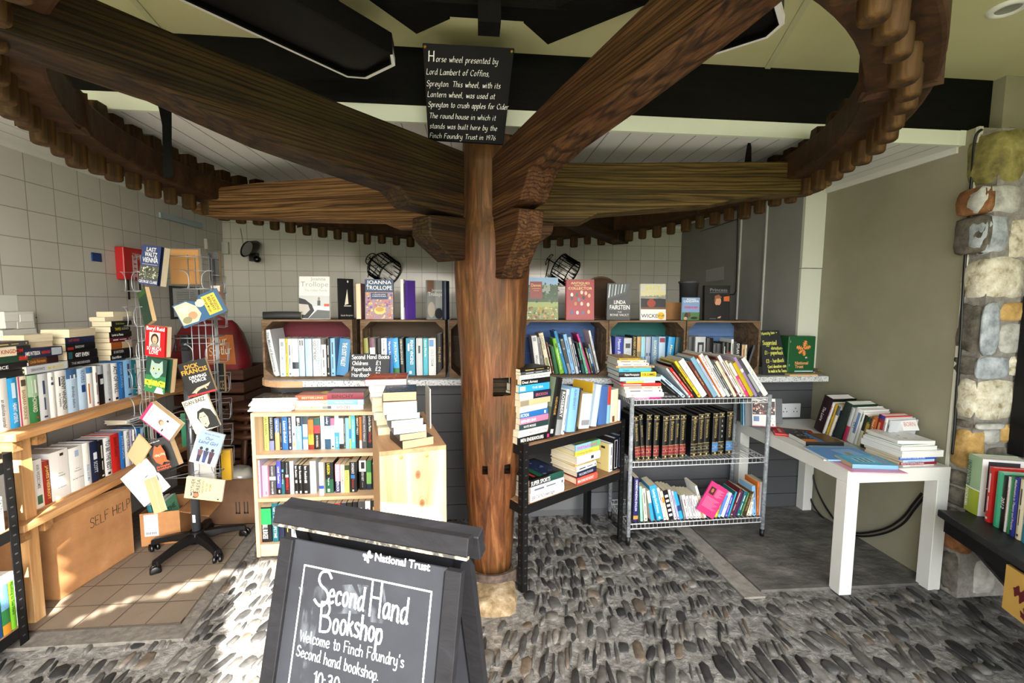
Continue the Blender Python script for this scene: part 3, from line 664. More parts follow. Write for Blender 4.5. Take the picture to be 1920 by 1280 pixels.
# ------------------------------------------------------------------ heaters, downlight, wheel plaque
def heater(p, q, side, label):
    d = V(q[0] - p[0], q[1] - p[1], 0); L = d.length; d.normalize(); n = V(*side, 0).normalized(); z = 2.345
    t = thing('radiant_heater', label, 'heater', (p[0], p[1], z)); W = .27; p = V(p[0], p[1], z); c = .05
    u = lambda a, b2, h=0: p + d * a + n * b2 + V(0, 0, h)
    b = MB(); b.prism([u(.02, .02), u(L - c - .01, .02), u(L - .02, c), u(L - .02, W - c), u(L - c, W - .02), u(.02, W - .02)], (0, 0, .02)); b.build('black_panel', mat('050505', .4, 0, .15), t)
    b = MB(); out = [u(0, 0), u(L - c, 0), u(L, c), u(L, W - c), u(L - c, W), u(0, W)]; inn = [u(.014, .014), u(L - c - .006, .014), u(L - .014, c + .006), u(L - .014, W - c - .006), u(L - c - .006, W - .014), u(.014, W - .014)]
    k = 6; h = V(0, 0, -.012); up = V(0, 0, .06)
    b.add([x + h for x in out] + [x + h for x in inn] + [x + up for x in out] + [x + up for x in inn], [(i, (i + 1) % k, k + (i + 1) % k, k + i) for i in range(k)] + [(i, 2 * k + i, 2 * k + (i + 1) % k, (i + 1) % k) for i in range(k)] + [(k + i, k + (i + 1) % k, 3 * k + (i + 1) % k, 3 * k + i) for i in range(k)])
    b.build('casing', mat('070707', .5, 0, .15), t)
    b = MB(); ed = [u(-.004, -.004), u(L - c, -.004), u(L + .004, c), u(L + .004, W - c), u(L - c, W + .004)]; ei = [u(-.004, .008), u(L - c - .004, .008), u(L - .010, c + .004), u(L - .010, W - c - .004), u(L - c - .004, W - .006)]; m5 = 5; lo = V(0, 0, -.014); hi = V(0, 0, .012)
    b.add([x + lo for x in ed] + [x + lo for x in ei] + [x + hi for x in ed], [(i, i + 1, m5 + i + 1, m5 + i) for i in range(m5 - 1)] + [(2 * m5 + i, 2 * m5 + i + 1, i + 1, i) for i in range(m5 - 1)])
    b.build('white_trim', mat('e6e6e2', .4), t)
    for q in (.3, .7): b = MB(); b.box(u(L * q, W / 2, .06) - V(.012, .012, 0), u(L * q, W / 2, ZR - z) + V(.012, .012, 0)); b.build('bracket', mat('0a0a0a', .5), t)
heater((-.86, 1.45), (-.452, 1.905), (.75, -.66), 'black radiant heater in a white casing slung beside the long dark wheel arm')
heater((.74, 1.68), (1.012, 1.425), (-.66, -.70), 'black radiant heater in a white casing slung on the stone pier side')
t = thing('downlight', 'small round white downlight set in the cream ceiling', 'light', (1.967, 1.552, ZR))
b = MB(); b.lathe([(.036, -.004), (.042, -.012), (.054, -.008), (.058, 0)], Matrix.Translation((1.967, 1.552, ZR)), 24); b.build('bezel', mat('e8e8e0', .4), t)
b = MB(); b.lathe([(0, -.001), (.037, -.004)], Matrix.Translation((1.967, 1.552, ZR)), 20); b.build('lens', mat('8f9088', .15), t)

# ------------------------------------------------------------------ furniture
M_PINE = wood('pine_pale', [(.25, 'c39a70'), (.45, 'ddb993'), (.6, 'e8cbaa'), (.8, 'f1dabd')], 2, 1.0, 16, .45, .12)
M_PINEX = wood('pine_shelf', [(.25, 'c39a70'), (.45, 'ddb993'), (.6, 'e8cbaa'), (.8, 'f1dabd')], 0, 1.0, 16, .45, .12)
def knotty(name):
    m, t, b = new_mat(name)
    v = coords(t, (13, 13, .9))
    n1 = N(t, 'TexNoise', Scale=1.0, Detail=5.0, Distortion=1.2); t.links.new(v, n1.inputs['Vector'])
    c = ramp(t, n1.outputs[0], [(.25, 'b98a5c'), (.42, 'd6ab80'), (.6, 'e6c6a0'), (.8, 'f2dcbf')])
    vo = N(t, 'TexVoronoi', Scale=1.0, voronoi_dimensions='2D'); t.links.new(coords(t, (7.0, 4.2, 4.2), rot=(-PI / 2, 0, 0), loc=(.3, .15, 0)), vo.inputs['Vector'])
    f = ramp(t, vo.outputs['Distance'], [(.0, 'ffffff'), (.07, 'dddddd'), (.10, '444444'), (.13, '888888'), (.17, '000000')])
    mx = N(t, 'MixRGB'); mx.inputs[2].default_value = (*lin('8a5530'), 1); t.links.new(f, mx.inputs[0]); t.links.new(c, mx.inputs[1])
    t.links.new(mx.outputs[0], b.inputs['Base Color']); b.inputs['Roughness'].default_value = .45
    return m
M_KNOT = knotty('pine_knotty')
M_TIMBER = wood('sawn_timber', [(.25, '8f5f33'), (.45, 'b78250'), (.6, 'c99a66'), (.8, 'ddb888')], 1, 1.2, 18, .6, .25)
M_TIMV = wood('sawn_timber_post', [(.25, '97683a'), (.45, 'c0905c'), (.6, 'd3a873'), (.8, 'e6c799')], 2, 1.0, 16, .6, .2)
M_ENDG = noisy('end_grain', [(.3, '6e4a26'), (.6, 'a37644'), (.8, 'c09560')], 40, .85, .5)
M_CRATE = wood('crate_slats', [(.25, '40301f'), (.45, '604a33'), (.6, '7a614a'), (.8, '947c64')], 0, 2, 24, .8, .35)
M_BLK = mat('101011', .5, 0, .25); M_BLKM = mat('0d0d0e', .4, 0, .3)
M_CHROME = mat('e6e8ea', .4, .45); M_ZINC = noisy('zinc_post', [(.35, '74787c'), (.7, 'aeb3b8')], 60, .35, .1)
M_WHITE = noisy('white_lacquer', [(.3, 'dcdbd3'), (.7, 'e6e5de')], 3, .4, .03)
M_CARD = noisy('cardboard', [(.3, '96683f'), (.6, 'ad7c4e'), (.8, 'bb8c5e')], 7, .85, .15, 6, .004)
M_CARDSHADE = noisy('shaded_cardboard', [(.3, '523a26'), (.7, '6a4d34')], 7, .85, .15, 6, .004)  # darker copy of the cardboard; the corner's shade is put into its colour
M_BOARD = wood('shelf_chipboard', [(.25, '7d5a3c'), (.5, '9a7452'), (.8, 'b58f6b')], 0, 2, 20, .6, .1)
def speckle():
    m, t, b = new_mat('speckled_worktop')
    vo = N(t, 'TexVoronoi', Scale=170.0); t.links.new(coords(t), vo.inputs['Vector'])
    c = ramp(t, vo.outputs['Color'], [(0, '55565a'), (.18, '8d8f92'), (.32, 'c6c8c9'), (1, 'dddfdf')])
    t.links.new(c, b.inputs['Base Color']); b.inputs['Roughness'].default_value = .35; return m
M_SPECK = speckle()

# counter along the back wall
t = thing('counter', 'grey speckled counter with rounded end and dark boarded front across the back wall', 'counter', (-1.3, 2.74, 0))
F0 = 2.735; ZT = .975
out = [(-1.12, F0), (2.395, F0 + .003), (2.395, 3.36), (-1.27, 3.36)]
arcp = [(-1.12 + .2 * math.cos(a), F0 + .2 + .2 * math.sin(a)) for a in [math.radians(q) for q in range(180, 271, 15)]]
poly = [(-1.32, 3.36)] + arcp + [(2.395, F0), (2.395, 2.861), (2.245, 2.861), (2.205, 3.36)]
b = MB(); b.prism([V(x, y, ZT - .038) for x, y in poly], (0, 0, .038)); b.build('worktop', M_SPECK, t, bevel=.003)
b = MB(); pp = arcp + [(-1.02, F0)]
for (xa, ya), (xb, yb) in zip(pp, pp[1:]):
    d = V(xb - xa, yb - ya).normalized(); n = V(d.y, -d.x, ) * .004
    b.prism([V(xa, ya, ZT - .039), V(xb, yb, ZT - .039), V(xb + n.x, yb + n.y, ZT - .039), V(xa + n.x, ya + n.y, ZT - .039)], (0, 0, .038))
b.build('edging', wood('beech_edging', [(.3, 'b58a62'), (.7, 'd3ad86')], 0, 2, 20, .5, .1), t)
b = MB(); b.box((-1.2, 2.875, 0), (2.398, 2.91, ZT - .038)); b.build('front_panel', M_DKBOARD, t)
b = MB(); b.box((-1.2, 2.91, 0), (-1.17, 3.34, ZT - .038)); b.build('end_panel', mat('6e7176', .5), t)
b = MB(); b.box((.35, 2.86, .05), (1.78, 2.875, .16)); b.build('plinth', mat('5c5e61', .5), t)

# apple crates on the counter
CR = [((492, 661), '6b1f2c', 'crate with dark red back slats at the rounded end of the counter'), ((676, 835), '4a3826', 'crate with brown back behind the chalked price slate'),
      ((842, 972), '4a3826', 'crate half hidden behind the wheel post'), ((976, 1140), '4d6ea8', 'crate with blue back holding leaning books beside the wheel post'),
      ((1141, 1285), '1f6a66', 'crate with teal back above the wire rack'), ((1287, 1425), '6282b4', 'crate with pale blue back beside the chalked donation slate')]
CRATE = []; YC = 2.80
for (pa, pb), col, lab in CR:
    O = V(0, YC, ZT); xa, xb = along_x(pa, O + V(0, 0, .18), V(1, 0, 0)), along_x(pb, O + V(0, 0, .18), V(1, 0, 0)); h = .368; dp = .30; th = .012
    CRATE.append((xa, xb))
    t = thing('apple_crate', 'wooden apple ' + lab, 'crate', (xa, YC, ZT), group='apple crates standing in a row on the counter')
    for zq in (ZT, ZT + h - th):
        b = MB()
        for k in range(3): b.box((xa, YC + .002 + k * .1, zq), (xb, YC + .094 + k * .1, zq + th))
        b.build('slat_panel', M_CRATE, t, bevel=.002)
    for xs in (xa, xb - th):
        b = MB()
        for k in range(3): b.box((xs, YC + .004 + k * .1, ZT + th), (xs + th, YC + .092 + k * .1, ZT + h - th))
        b.build('side_panel', M_CRATE, t)
    b = MB()
    for k in range(3): b.box((xa + th, YC + dp - .012, ZT + th + k * .115), (xb - th, YC + dp, ZT + th + .112 + k * .115))
    b.build('back_panel', noisy('slat_paint_' + col, [(.3, tuple(c * .75 for c in lin(col))), (.7, col)], 7, .7, .2, vec=(1, 1, 6)), t)
    for xs, sx in ((xa + th, 1), (xb - th, -1)):
        for zs, sz in ((ZT + th, 1), (ZT + h - th, -1)):
            b = MB(); b.prism([V(xs, YC + .004, zs), V(xs + sx * .05, YC + .004, zs), V(xs, YC + .004, zs + sz * .05)], (0, dp - .03, 0)); b.build('corner_block', M_CRATE, t)

# pine bookcases
BX0, BX1, BY, BD = -1.222, -.525, 2.515, .28
ZB = [along_y(py, V(-.87, BY, 0), V(0, 0, 1)) for py in (773, 851, 932, 1017)]
t = thing('pine_bookcase', 'pale pine bookcase of three book-filled shelves behind the sandwich board', 'bookcase', (BX0, BY, 0), group='pine bookcases')
for x in (BX0, BX1 - .02):
    b = MB(); b.box((x, BY, 0), (x + .02, BY + BD, ZB[0])); b.build('side_panel', M_PINE, t, bevel=.001)
b = MB(); b.box((BX0 + .02, BY, ZB[0] - .02), (BX1 - .02, BY + BD, ZB[0])); b.build('top_panel', M_PINEX, t, bevel=.001)
for z in ZB[1:]:
    b = MB(); b.box((BX0 + .02, BY + .004, z - .02), (BX1 - .02, BY + BD - .005, z)); b.build('shelf', M_PINEX, t, bevel=.001)
b = MB(); b.box((BX0 + .02, BY + .01, 0), (BX1 - .02, BY + .025, ZB[3] - .02)); b.build('plinth', M_PINEX, t)
b = MB(); b.box((BX0 + .02, BY + BD - .005, 0), (BX1 - .02, BY + BD, ZB[0] - .02)); b.build('back_panel', mat('b98d60', .6), t)
Q0 = V(-.392, 1.862, 0); qe = V(.966, .259, 0); qn = V(-.259, .966, 0); QW, QD, QZ = .286, .64, .82
MQ = frame(Q0, qe, qn, V(0, 0, 1))
t = thing('pine_bookcase', 'pale pine bookcase turned end-on against the wheel post, knotty end showing', 'bookcase', M=MQ, group='pine bookcases')
b = MB(); b.box((0, 0, 0), (QW, .02, QZ - .02)); b.build('side_panel', M_KNOT, t, True, bevel=.001)
b = MB(); b.box((0, QD - .02, 0), (QW, QD, QZ - .02)); b.build('side_panel', M_KNOT, t, True, bevel=.001)
b = MB(); b.box((0, 0, QZ - .02), (QW, QD, QZ)); b.build('top_panel', wood('pine_top', [(.25, '9f7450'), (.5, 'bf9168'), (.8, 'd3ab80')], 1, 1.2, 18, .5, .1), t, True, bevel=.001)
for z in (.08, .33, .57):
    b = MB(); b.box((.008, .02, z - .02), (QW - .004, QD - .02, z)); b.build('shelf', M_PINE, t, True)
b = MB(); b.box((0, .02, 0), (.006, QD - .02, QZ - .02)); b.build('back_panel', mat('b98d60', .6), t, True)
for u in (.09, .20):
    b = MB(); b.lathe([(0, .0012), (.0085, .001), (.009, 0)], frame(V(u, 0, QZ - .03 - u * .04), V(1, 0, 0), V(0, 0, 1), V(0, -1, 0)), 14); b.build('screw_cap', mat('dba062', .5), t, True)

# black metal shelving, the unit by the post and the one by the tiled wall
def upright(mb, p, ex, ey, h, w=.036):
    """slotted angle post at the corner p, its flanges along ex and ey"""
    p = V(*p); ex = V(*ex); ey = V(*ey)
    for a in (ex, ey):
        n = (ey if a == ex else ex) * .003
        mb.prism([p, p + a * w, p + a * w + n, p + n], (0, 0, h))
        out = -(ey if a == ex else ex) * .0006
        z = .04
        while z < h - .03:
            c = p + a * w * .55 + out + V(0, 0, z); mb.add([c - a * .006, c + a * .006, c + a * .006 + V(0, 0, .006), c - a * .006 + V(0, 0, .006)], [(0, 1, 2, 3)], 1); z += .04
M_SLOT = mat('38383a', .6)
def metal_shelf(O, e, n, W, D, H, zs, label, beam=.05, grp='black metal shelving units'):
    t = thing('metal_shelf_unit', label, 'shelf', O, group=grp); O = V(*O); e = V(*e); n = V(*n); u = lambda a, b2, z=0: O + e * a + n * b2 + V(0, 0, z)
    for a, bb, sx, sy in ((0, 0, 1, 1), (W, 0, -1, 1), (0, D, 1, -1), (W, D, -1, -1)):
        b = MB(); upright(b, u(a, bb), e * sx, n * sy, H); b.build('upright', [M_BLK, M_SLOT], t)
    for z in zs:
        b = MB(); b.hexa([u(.004, .004, z - .01), u(W - .004, .004, z - .01), u(W - .004, D - .004, z - .01), u(.004, D - .004, z - .01)], [u(.004, .004, z), u(W - .004, .004, z), u(W - .004, D - .004, z), u(.004, D - .004, z)])
        b.build('shelf_board', M_BOARD, t)
        b = MB()
        for q in ((.038, .001, W - .038, .004), (.038, D - .004, W - .038, D - .001)): b.hexa([u(q[0], q[1], z - beam), u(q[2], q[1], z - beam), u(q[2], q[3], z - beam), u(q[0], q[3], z - beam)], [u(q[0], q[1], z - .003), u(q[2], q[1], z - .003), u(q[2], q[3], z - .003), u(q[0], q[3], z - .003)])
        for a0, a1 in ((.001, .004), (W - .004, W - .001)): b.hexa([u(a0, .038, z - beam), u(a1, .038, z - beam), u(a1, D - .038, z - beam), u(a0, D - .038, z - beam)], [u(a0, .038, z - .003), u(a1, .038, z - .003), u(a1, D - .038, z - .003), u(a0, D - .038, z - .003)])
        b.build('beam', M_BLK, t)
    return t
KO = V(.248, 2.086, 0); KE = V(.841, .541, 0); KN = V(-.541, .841, 0); KW, KD = .79, .29; KZ = (.752, .452)
metal_shelf(KO, KE, KN, KW, KD, .765, KZ, 'black slotted metal shelf unit angled between the wheel post and the wire rack')
LO = V(-1.885, 1.20, 0); LE = V(0, 1, 0); LN = V(-1, 0, 0); LZ = (.80, .515, .09)
metal_shelf(LO, LE, LN, .745, .38, .83, LZ, 'black slotted metal shelf unit against the tiled wall, in front of the timber shelf')

# chrome wire rack
WO = V(.937, 2.478, 0); WE = V(.9995, .025, 0); WN = V(-.025, .9995, 0); WW, WD = .872, .33; WZ = (.888, .512, .128)
t = thing('wire_rack', 'chrome wire rack of three tiers packed with books in front of the counter', 'rack', WO)
wu = lambda a, b2, z=0: WO + WE * a + WN * b2 + V(0, 0, z)
for a, bb in ((0, 0), (WW, 0), (0, WD), (WW, WD)):
    b = MB(); b.tube([wu(a, bb, .05), wu(a, bb, .905)], .0125, 12)
    for k in range(33): z = .06 + k * .0255; b.tube([wu(a, bb, z), wu(a, bb, z + .002)], .0132, 12)
    p = b.build('post', M_ZINC, t)
    b = MB(); b.tube([wu(a, bb, 0), wu(a, bb, .052)], [.0125, .0145], 12); b.build('foot', mat('0c0c0c', .5), p)
for z in WZ:
    b = MB()
    for zz, r in ((z, .003), (z - .03, .003)): b.tube([wu(0, 0, zz), wu(WW, 0, zz), wu(WW, WD, zz), wu(0, WD, zz)], r, 6, closed=True, smooth=False)
    k = 0
    while k * .026 < WW: b.tube([wu(k * .026, 0, z - .03), wu(k * .026, 0, z), wu(k * .026, WD, z), wu(k * .026, WD, z - .03)], .0015, 4, smooth=False); k += 1
    for q in range(1, 12): b.tube([wu(0, WD * q / 12, z - .03), wu(0, WD * q / 12, z)], .0015, 4); b.tube([wu(WW, WD * q / 12, z - .03), wu(WW, WD * q / 12, z)], .0015, 4)
    for q in (.33, .67): b.tube([wu(0, WD * q, z - .006), wu(WW, WD * q, z - .006)], .003, 5)
    b.build('wire_shelf', M_CHROME, t)

# white table
t = thing('side_table', 'plain white square-legged table against the olive wall, scuffed at the corners', 'table', (1.83, 1.94, 0))
TX0, TX1, TY0, TY1, TZ = 1.832, 2.388, 1.938, 2.868, .648
b = MB(); b.box((TX0, TY0, TZ - .068), (TX1, TY1, TZ)); b.build('table_top', M_WHITE, t, bevel=.002)
for x in (TX0, TX1 - .066):
    for y in (TY0, TY1 - .066):
        b = MB(); b.box((x, y, 0), (x + .066, y + .066, TZ - .068)); b.build('leg', M_WHITE, t, bevel=.002)

# black bench on the stone wall
PA = V(2.228, 1.852, 0); pd = V(-.303, -.953, 0); pn = V(.953, -.303, 0); PZ = .478
t = thing('plank_bench', 'black painted plank bench on triangular brackets along the stone wall', 'bench', PA)
b = MB(); pu = lambda a, c, z: PA + pd * a + pn * c + V(0, 0, z)
b.hexa([pu(0, 0, PZ - .035), pu(1.35, 0, PZ - .035), pu(1.35, .36, PZ - .035), pu(0, .36, PZ - .035)], [pu(0, 0, PZ), pu(1.35, 0, PZ), pu(1.35, .36, PZ), pu(0, .36, PZ)])
b.build('seat', noisy('worn_black_paint', [(.3, '0e0e0f'), (.66, '1a1a1b'), (.8, '3a3836')], 20, .45, .3), t, bevel=.006, seg=2)
b = MB(); b.hexa([pu(.02, .02, PZ - .10), pu(1.33, .02, PZ - .10), pu(1.33, .05, PZ - .10), pu(.02, .05, PZ - .10)], [pu(.02, .02, PZ - .035), pu(1.33, .02, PZ - .035), pu(1.33, .05, PZ - .035), pu(.02, .05, PZ - .035)]); b.build('rail', M_BLK, t)
for a in (.07, .95):
    b = MB(); b.prism([pu(a, .05, PZ - .036), pu(a, .34, PZ - .036), pu(a, .34, .12), pu(a, .28, .12), pu(a, .06, PZ - .10)], pd * .04); b.build('bracket', M_BLK, t)
# painted board with the oak leaf, leaning under the bench
def leaf_outline(L, Wd, lobes=4):
    """lobed oak leaf along +x, stalk at 0"""
    up = []
    for i in range(lobes * 6 + 1):
        s = i / (lobes * 6); env = math.sin(PI * min(1, s * .92 + .04)) ** .6 * (0.55 + .45 * s)
        r = env * (.62 + .38 * math.cos(2 * PI * (s * lobes) + PI)); up.append((s * L * .97 + .03 * L, Wd * max(.05, r)))
    up.append((L * 1.03, 0))
    return [(0, .0)] + up + [(x, -y) for x, y in up[-2::-1]]
def put_poly(mb, pts, O, a, b2, mat=0, rot=0, k=1):
    """a filled outline on the plane of a, b2 (fan from its spine so that lobes stay clean)"""
    ca, sa = math.cos(rot), math.sin(rot); O = V(*O); n = len(pts)
    P = [O + a * ((x * ca - y * sa) * k) + b2 * ((x * sa + y * ca) * k) for x, y in pts]
    c = (n - 1) // 2; o = len(mb.v); mb.v += [tuple(p) for p in P]
    for i in range(0, n // 2):
        j = n - 1 - i
        if j - i < 2: break
        q = [i, i + 1, j - 1, j] if j - 1 > i + 1 else [i, i + 1, j]
        mb.f.append([x + o for x in q]); mb.m.append(mat); mb.sm.append(False)
def oak_sprig(mb, O, a, b2, k, mat=0):
    for ang, L, Wd, off in ((75, 1.0, .42, (0, .05)), (165, .95, .40, (-.02, 0)), (20, .9, .38, (.05, 0)), (-80, .8, .34, (.02, -.05)), (-140, .7, .3, (-.05, -.08))):
        r = math.radians(ang); o2 = V(*O) + a * (off[0] * k) + b2 * (off[1] * k)
        put_poly(mb, leaf_outline(L, Wd), o2, a, b2, mat, r, k)
nB = -pn; OB = PA + pn * .004
t = thing('painted_board', 'ochre board with dark red oak leaf propped under the black bench', 'board', OB + pd * .22)
cs = [atP(x, y, OB, nB) for x, y in ((1887, 1057), (1873, 1134))]
a0 = (cs[0] - OB).dot(pd); z0, z1 = cs[1].z, min(cs[0].z, PZ - .045)
u0 = lambda a, z, h=0: OB + pd * a + V(0, 0, z) + nB * h
b = MB(); z0 = max(.004, z0); b.hexa([u0(a0, z0, -.012), u0(a0 + .42, z0, -.012), u0(a0 + .42, z0), u0(a0, z0)], [u0(a0, z1, -.012), u0(a0 + .42, z1, -.012), u0(a0 + .42, z1), u0(a0, z1)]); b.build('panel', mat('cda24f', .6), t)
b = MB(); oak_sprig(b, u0(a0 + .15, (z0 + z1) / 2 - .01, .001), pd, V(0, 0, 1), .115); b.build('leaf_emblem', mat('5c0f1a', .6), t)

# timber shelf along the tiled wall
t = thing('timber_shelf', 'rough sawn timber shelf of two plank tiers fixed along the tiled wall', 'shelf', (-2.29, 2.0, 0))
SZ = (.893, .495); SY0, SY1 = 1.985, 3.35
for z in SZ:
    for x0, x1, dz in ((-2.29, -2.115, 0), (-2.105, -1.985, 0), (-1.975, -1.905, -.004)):
        b = MB(); b.box((x0, SY0, z - .032 + dz), (x1, SY1, z + dz)); b.build('plank', M_TIMBER, t, bevel=.002)
    for y in (1.99, 2.095, 3.2):
        b = MB(); b.box((-2.29, y, z - .085), (-1.925, y + .045, z - .033)); b.build('bearer', M_ENDG, t, bevel=.002)
for y in (2.04, 3.25):
    b = MB(); b.box((-2.02, y, 0), (-1.945, y + .05, SZ[0] - .037)); b.build('post', M_TIMV, t, bevel=.002)
for y in (3.25, 2.04):
    b = MB(); b.box((-2.29, y, 0), (-2.24, y + .05, SZ[0] - .037)); b.build('post', M_TIMV, t, bevel=.002)

# spinner rack
SP = V(-1.60, 2.62, 0)
t = thing('spinner_rack', 'wire spinner rack of paperbacks on a grey pole and black castor base', 'rack', SP)
b = MB(); b.tube([SP + V(0, 0, .08), SP + V(0, 0, 1.2)], .0225, 16); b.build('pole', mat('7b7f85', .3, .8), t)
b = MB(); b.tube([SP + V(0, 0, 1.2), SP + V(0, 0, 1.225), SP + V(0, 0, 1.225), SP + V(0, 0, 1.262)], [.03, .03, .026, .026], 14); b.tube([SP + V(-.032, -.033, 1.18), SP + V(.032, -.033, 1.18), SP + V(.032, -.033, 1.262), SP + V(-.032, -.033, 1.262)], .006, 6, closed=True); b.build('collar', mat('5c5f64', .35, .8), t)
b = MB(); b.tube([SP + V(0, 0, .06), SP + V(0, 0, .125)], [.05, .036], 14); b.build('hub', M_BLKM, t)
for ang in (-109, -37, 35, 107, 179):
    a = math.radians(ang); d = V(math.cos(a), math.sin(a), 0); s2 = V(-d.y, d.x, 0)
    b = MB(); pr = [(.03, .115, .03, .045), (.12, .105, .026, .035), (.2, .088, .022, .03), (.245, .078, .024, .032)]
    vs = []
    for r, z, w2, h in pr: vs += [SP + d * r - s2 * w2 + V(0, 0, z - h), SP + d * r + s2 * w2 + V(0, 0, z - h), SP + d * r + s2 * w2 * .7 + V(0, 0, z), SP + d * r - s2 * w2 * .7 + V(0, 0, z)]
    n = len(pr); b.add(vs, [(i * 4 + q, i * 4 + (q + 1) % 4, i * 4 + 4 + (q + 1) % 4, i * 4 + 4 + q) for i in range(n - 1) for q in range(4)] + [(3, 2, 1, 0), tuple((n - 1) * 4 + q for q in range(4))])
    p = b.build('base_arm', M_BLKM, t, bevel=.006, seg=2)
    b = MB(); c = SP + d * .24 + V(0, 0, .026); ax = (s2 * .8 + d * .6).normalized()
    for q in (-.014, .014): b.lathe([(0, -.009), (.02, -.009), (.026, -.006), (.026, .006), (.02, .009), (0, .009)], frame(c + ax * q, ax.cross(V(0, 0, 1)), V(0, 0, 1), ax), 16)
    b.tube([c, c + V(0, 0, .03)], .008, 6); b.build('castor', mat('08080a', .3), p)
b = MB(); c = SP + V(.003, -.0231, .2); b.add([c + V(-.008, 0, -.02), c + V(.008, 0, -.02), c + V(.008, 0, .025), c + V(-.008, 0, .025)], [(0, 1, 2, 3)]); b.add([c + V(-.006, -.0003, -.016 + k * .008) for k in range(0)] or [c + V(-.005, -.0003, 0), c + V(.005, -.0003, 0), c + V(.005, -.0003, .003), c + V(-.005, -.0003, .003)], [(0, 1, 2, 3)], 1)
b.build('sticker', [mat('d9dde6', .5), mat('4a4f66', .5)], t)
# wire columns: uprights and pockets; one column turned to the tiled wall, one to the room, one behind
M_WIRE = mat('a2a5a9', .35, .6)
def column(c, yaw, zs, W, z1, z0):
    """a tower of pockets: plane through c, pockets open towards yaw"""
    f = V(math.cos(yaw), math.sin(yaw), 0); s2 = V(-f.y, f.x, 0); c = V(*c)
    b = MB()
    for k in range(4):
        q = c + s2 * (W * (k / 3 - .5)); b.tube([V(q.x, q.y, z0), V(q.x, q.y, z1)], .0028, 6)
    for z in (z0 + .02, z1 - .01): b.tube([c + s2 * (-W / 2) + V(0, 0, z), c + s2 * (W / 2) + V(0, 0, z)], .0022, 6)
    b.build('upright_wires', M_WIRE, t)
    for z in zs:
        b = MB(); L = c + s2 * (-W / 2 - .02) + V(0, 0, z); R = c + s2 * (W / 2 + .02) + V(0, 0, z); D = .05
        b.tube([L, L + f * D + V(0, 0, -.002), ], .002, 6); b.tube([R, R + f * D], .002, 6); b.tube([L, R], .002, 6)
        lo = V(0, 0, -.10)
        b.tube([L + lo * .95, L + lo + f * D, R + lo + f * D, R + lo * .95], .002, 6); b.tube([L + lo * .95, R + lo * .95], .002, 6)
        for E, sg in ((L, 1), (R, -1)):      # the curled front hooks
            pts = [E + f * D, E + f * (D + .004) + s2 * sg * .02 + V(0, 0, -.006), E + f * (D + .004) + s2 * sg * .038 + V(0, 0, -.03), E + f * (D + .004) + s2 * sg * .04 + V(0, 0, -.075), E + f * (D + .002) + s2 * sg * .03 + lo]
            P = spl([(p.x, p.y) for p in pts], 4); Zz = spl([(i, p.z) for i, p in enumerate(pts)], 4)
            b.tube([V(x, y, zq) for (x, y), (_, zq) in zip(P, Zz)], .0021, 6)
        b.build('pocket', M_WIRE, t)
COLA = V(-1.735, 2.50, 0); YA = math.radians(-112); COLB = V(-1.475, 2.56, 0); YBc = math.radians(-80); COLC = V(-1.50, 2.74, 0)
ZA = [1.60, 1.42, 1.245, 1.09, .94, .80, .665]
column(COLA, YA, ZA[:1] + ZA[1:], .085, 1.69, .46)
column(COLB, YBc, [1.615, 1.42, 1.22, 1.06, .905, .765, .60], .10, 1.70, .46)
column(COLC, math.radians(20), [1.60, 1.40, 1.20, 1.02, .86, .70, .56], .09, 1.70, .46)
for z in (1.69, 1.25, .8, .47):
    b = MB(); b.tube([COLA + V(-.03, .02, z), COLB + V(.04, .0, z), COLC + V(.03, .03, z), V(-1.72, 2.74, z)], .0025, 6, closed=True)
    if z < 1.6:
        for q in (COLA, COLB, COLC): b.tube([V(q.x, q.y, z), SP + V(0, 0, min(z, 1.24))], .0025, 6)
    else: b.tube([V(-1.70, 2.68, 1.69), V(-1.70, 2.68, 1.745), V(-1.53, 2.68, 1.745), V(-1.53, 2.68, 1.69)], .002, 6)
    b.build('hoop_wire', M_WIRE, t)

# ------------------------------------------------------------------ books
COL = {'wh': ('white', 'e6e6e3'), 'cr': ('cream', 'e3d8bb'), 'gr': ('grey', '8b8c8b'), 'lg': ('pale grey', 'c4c7ca'), 'dg': ('dark grey', '46474a'), 'bk': ('black', '0f0f11'),
       'nv': ('navy', '18223f'), 'bl': ('blue', '2768ab'), 'lb': ('light blue', '86b8e2'), 'sb': ('sky blue', '2f9bd6'), 'pb': ('pale blue', 'b6cee4'), 'te': ('teal', '17626c'),
       'cy': ('turquoise', '54b7cb'), 'gn': ('green', '2c7540'), 'dn': ('dark green', '123a28'), 'lm': ('lime green', '72b32c'), 'mi': ('mint green', '6fc19a'), 'yl': ('yellow', 'e3c62b'),
       'ye': ('mustard', 'c49b22'), 'or': ('orange', 'd8742a'), 'rd': ('red', 'c1241f'), 'mr': ('maroon', '611a26'), 'mg': ('magenta', 'c8307f'), 'pk': ('pink', 'e69fb8'), 'pu': ('purple', '4f2f8c'),
       'li': ('lilac', 'b9b1d3'), 'br': ('brown', '663d23'), 'tn': ('tan', 'c9a372'), 'ol': ('olive', '64632b'), 'vi': ('violet', '474bb3'), 'pe': ('peach', 'e8b48c'), 'sl': ('silver', 'b7bcc2'), 'yg': ('yellow-green', 'cbd870'), 'og': ('grey-green', '8fae84')}
ORD = 'first second third fourth fifth sixth seventh eighth ninth tenth eleventh twelfth thirteenth fourteenth fifteenth sixteenth seventeenth eighteenth nineteenth twentieth twenty-first twenty-second twenty-third twenty-fourth twenty-fifth twenty-sixth twenty-seventh twenty-eighth twenty-ninth thirtieth thirty-first thirty-second thirty-third thirty-fourth thirty-fifth thirty-sixth thirty-seventh thirty-eighth thirty-ninth fortieth'.split()
def hexof(c): return COL[c][1] if c in COL else c
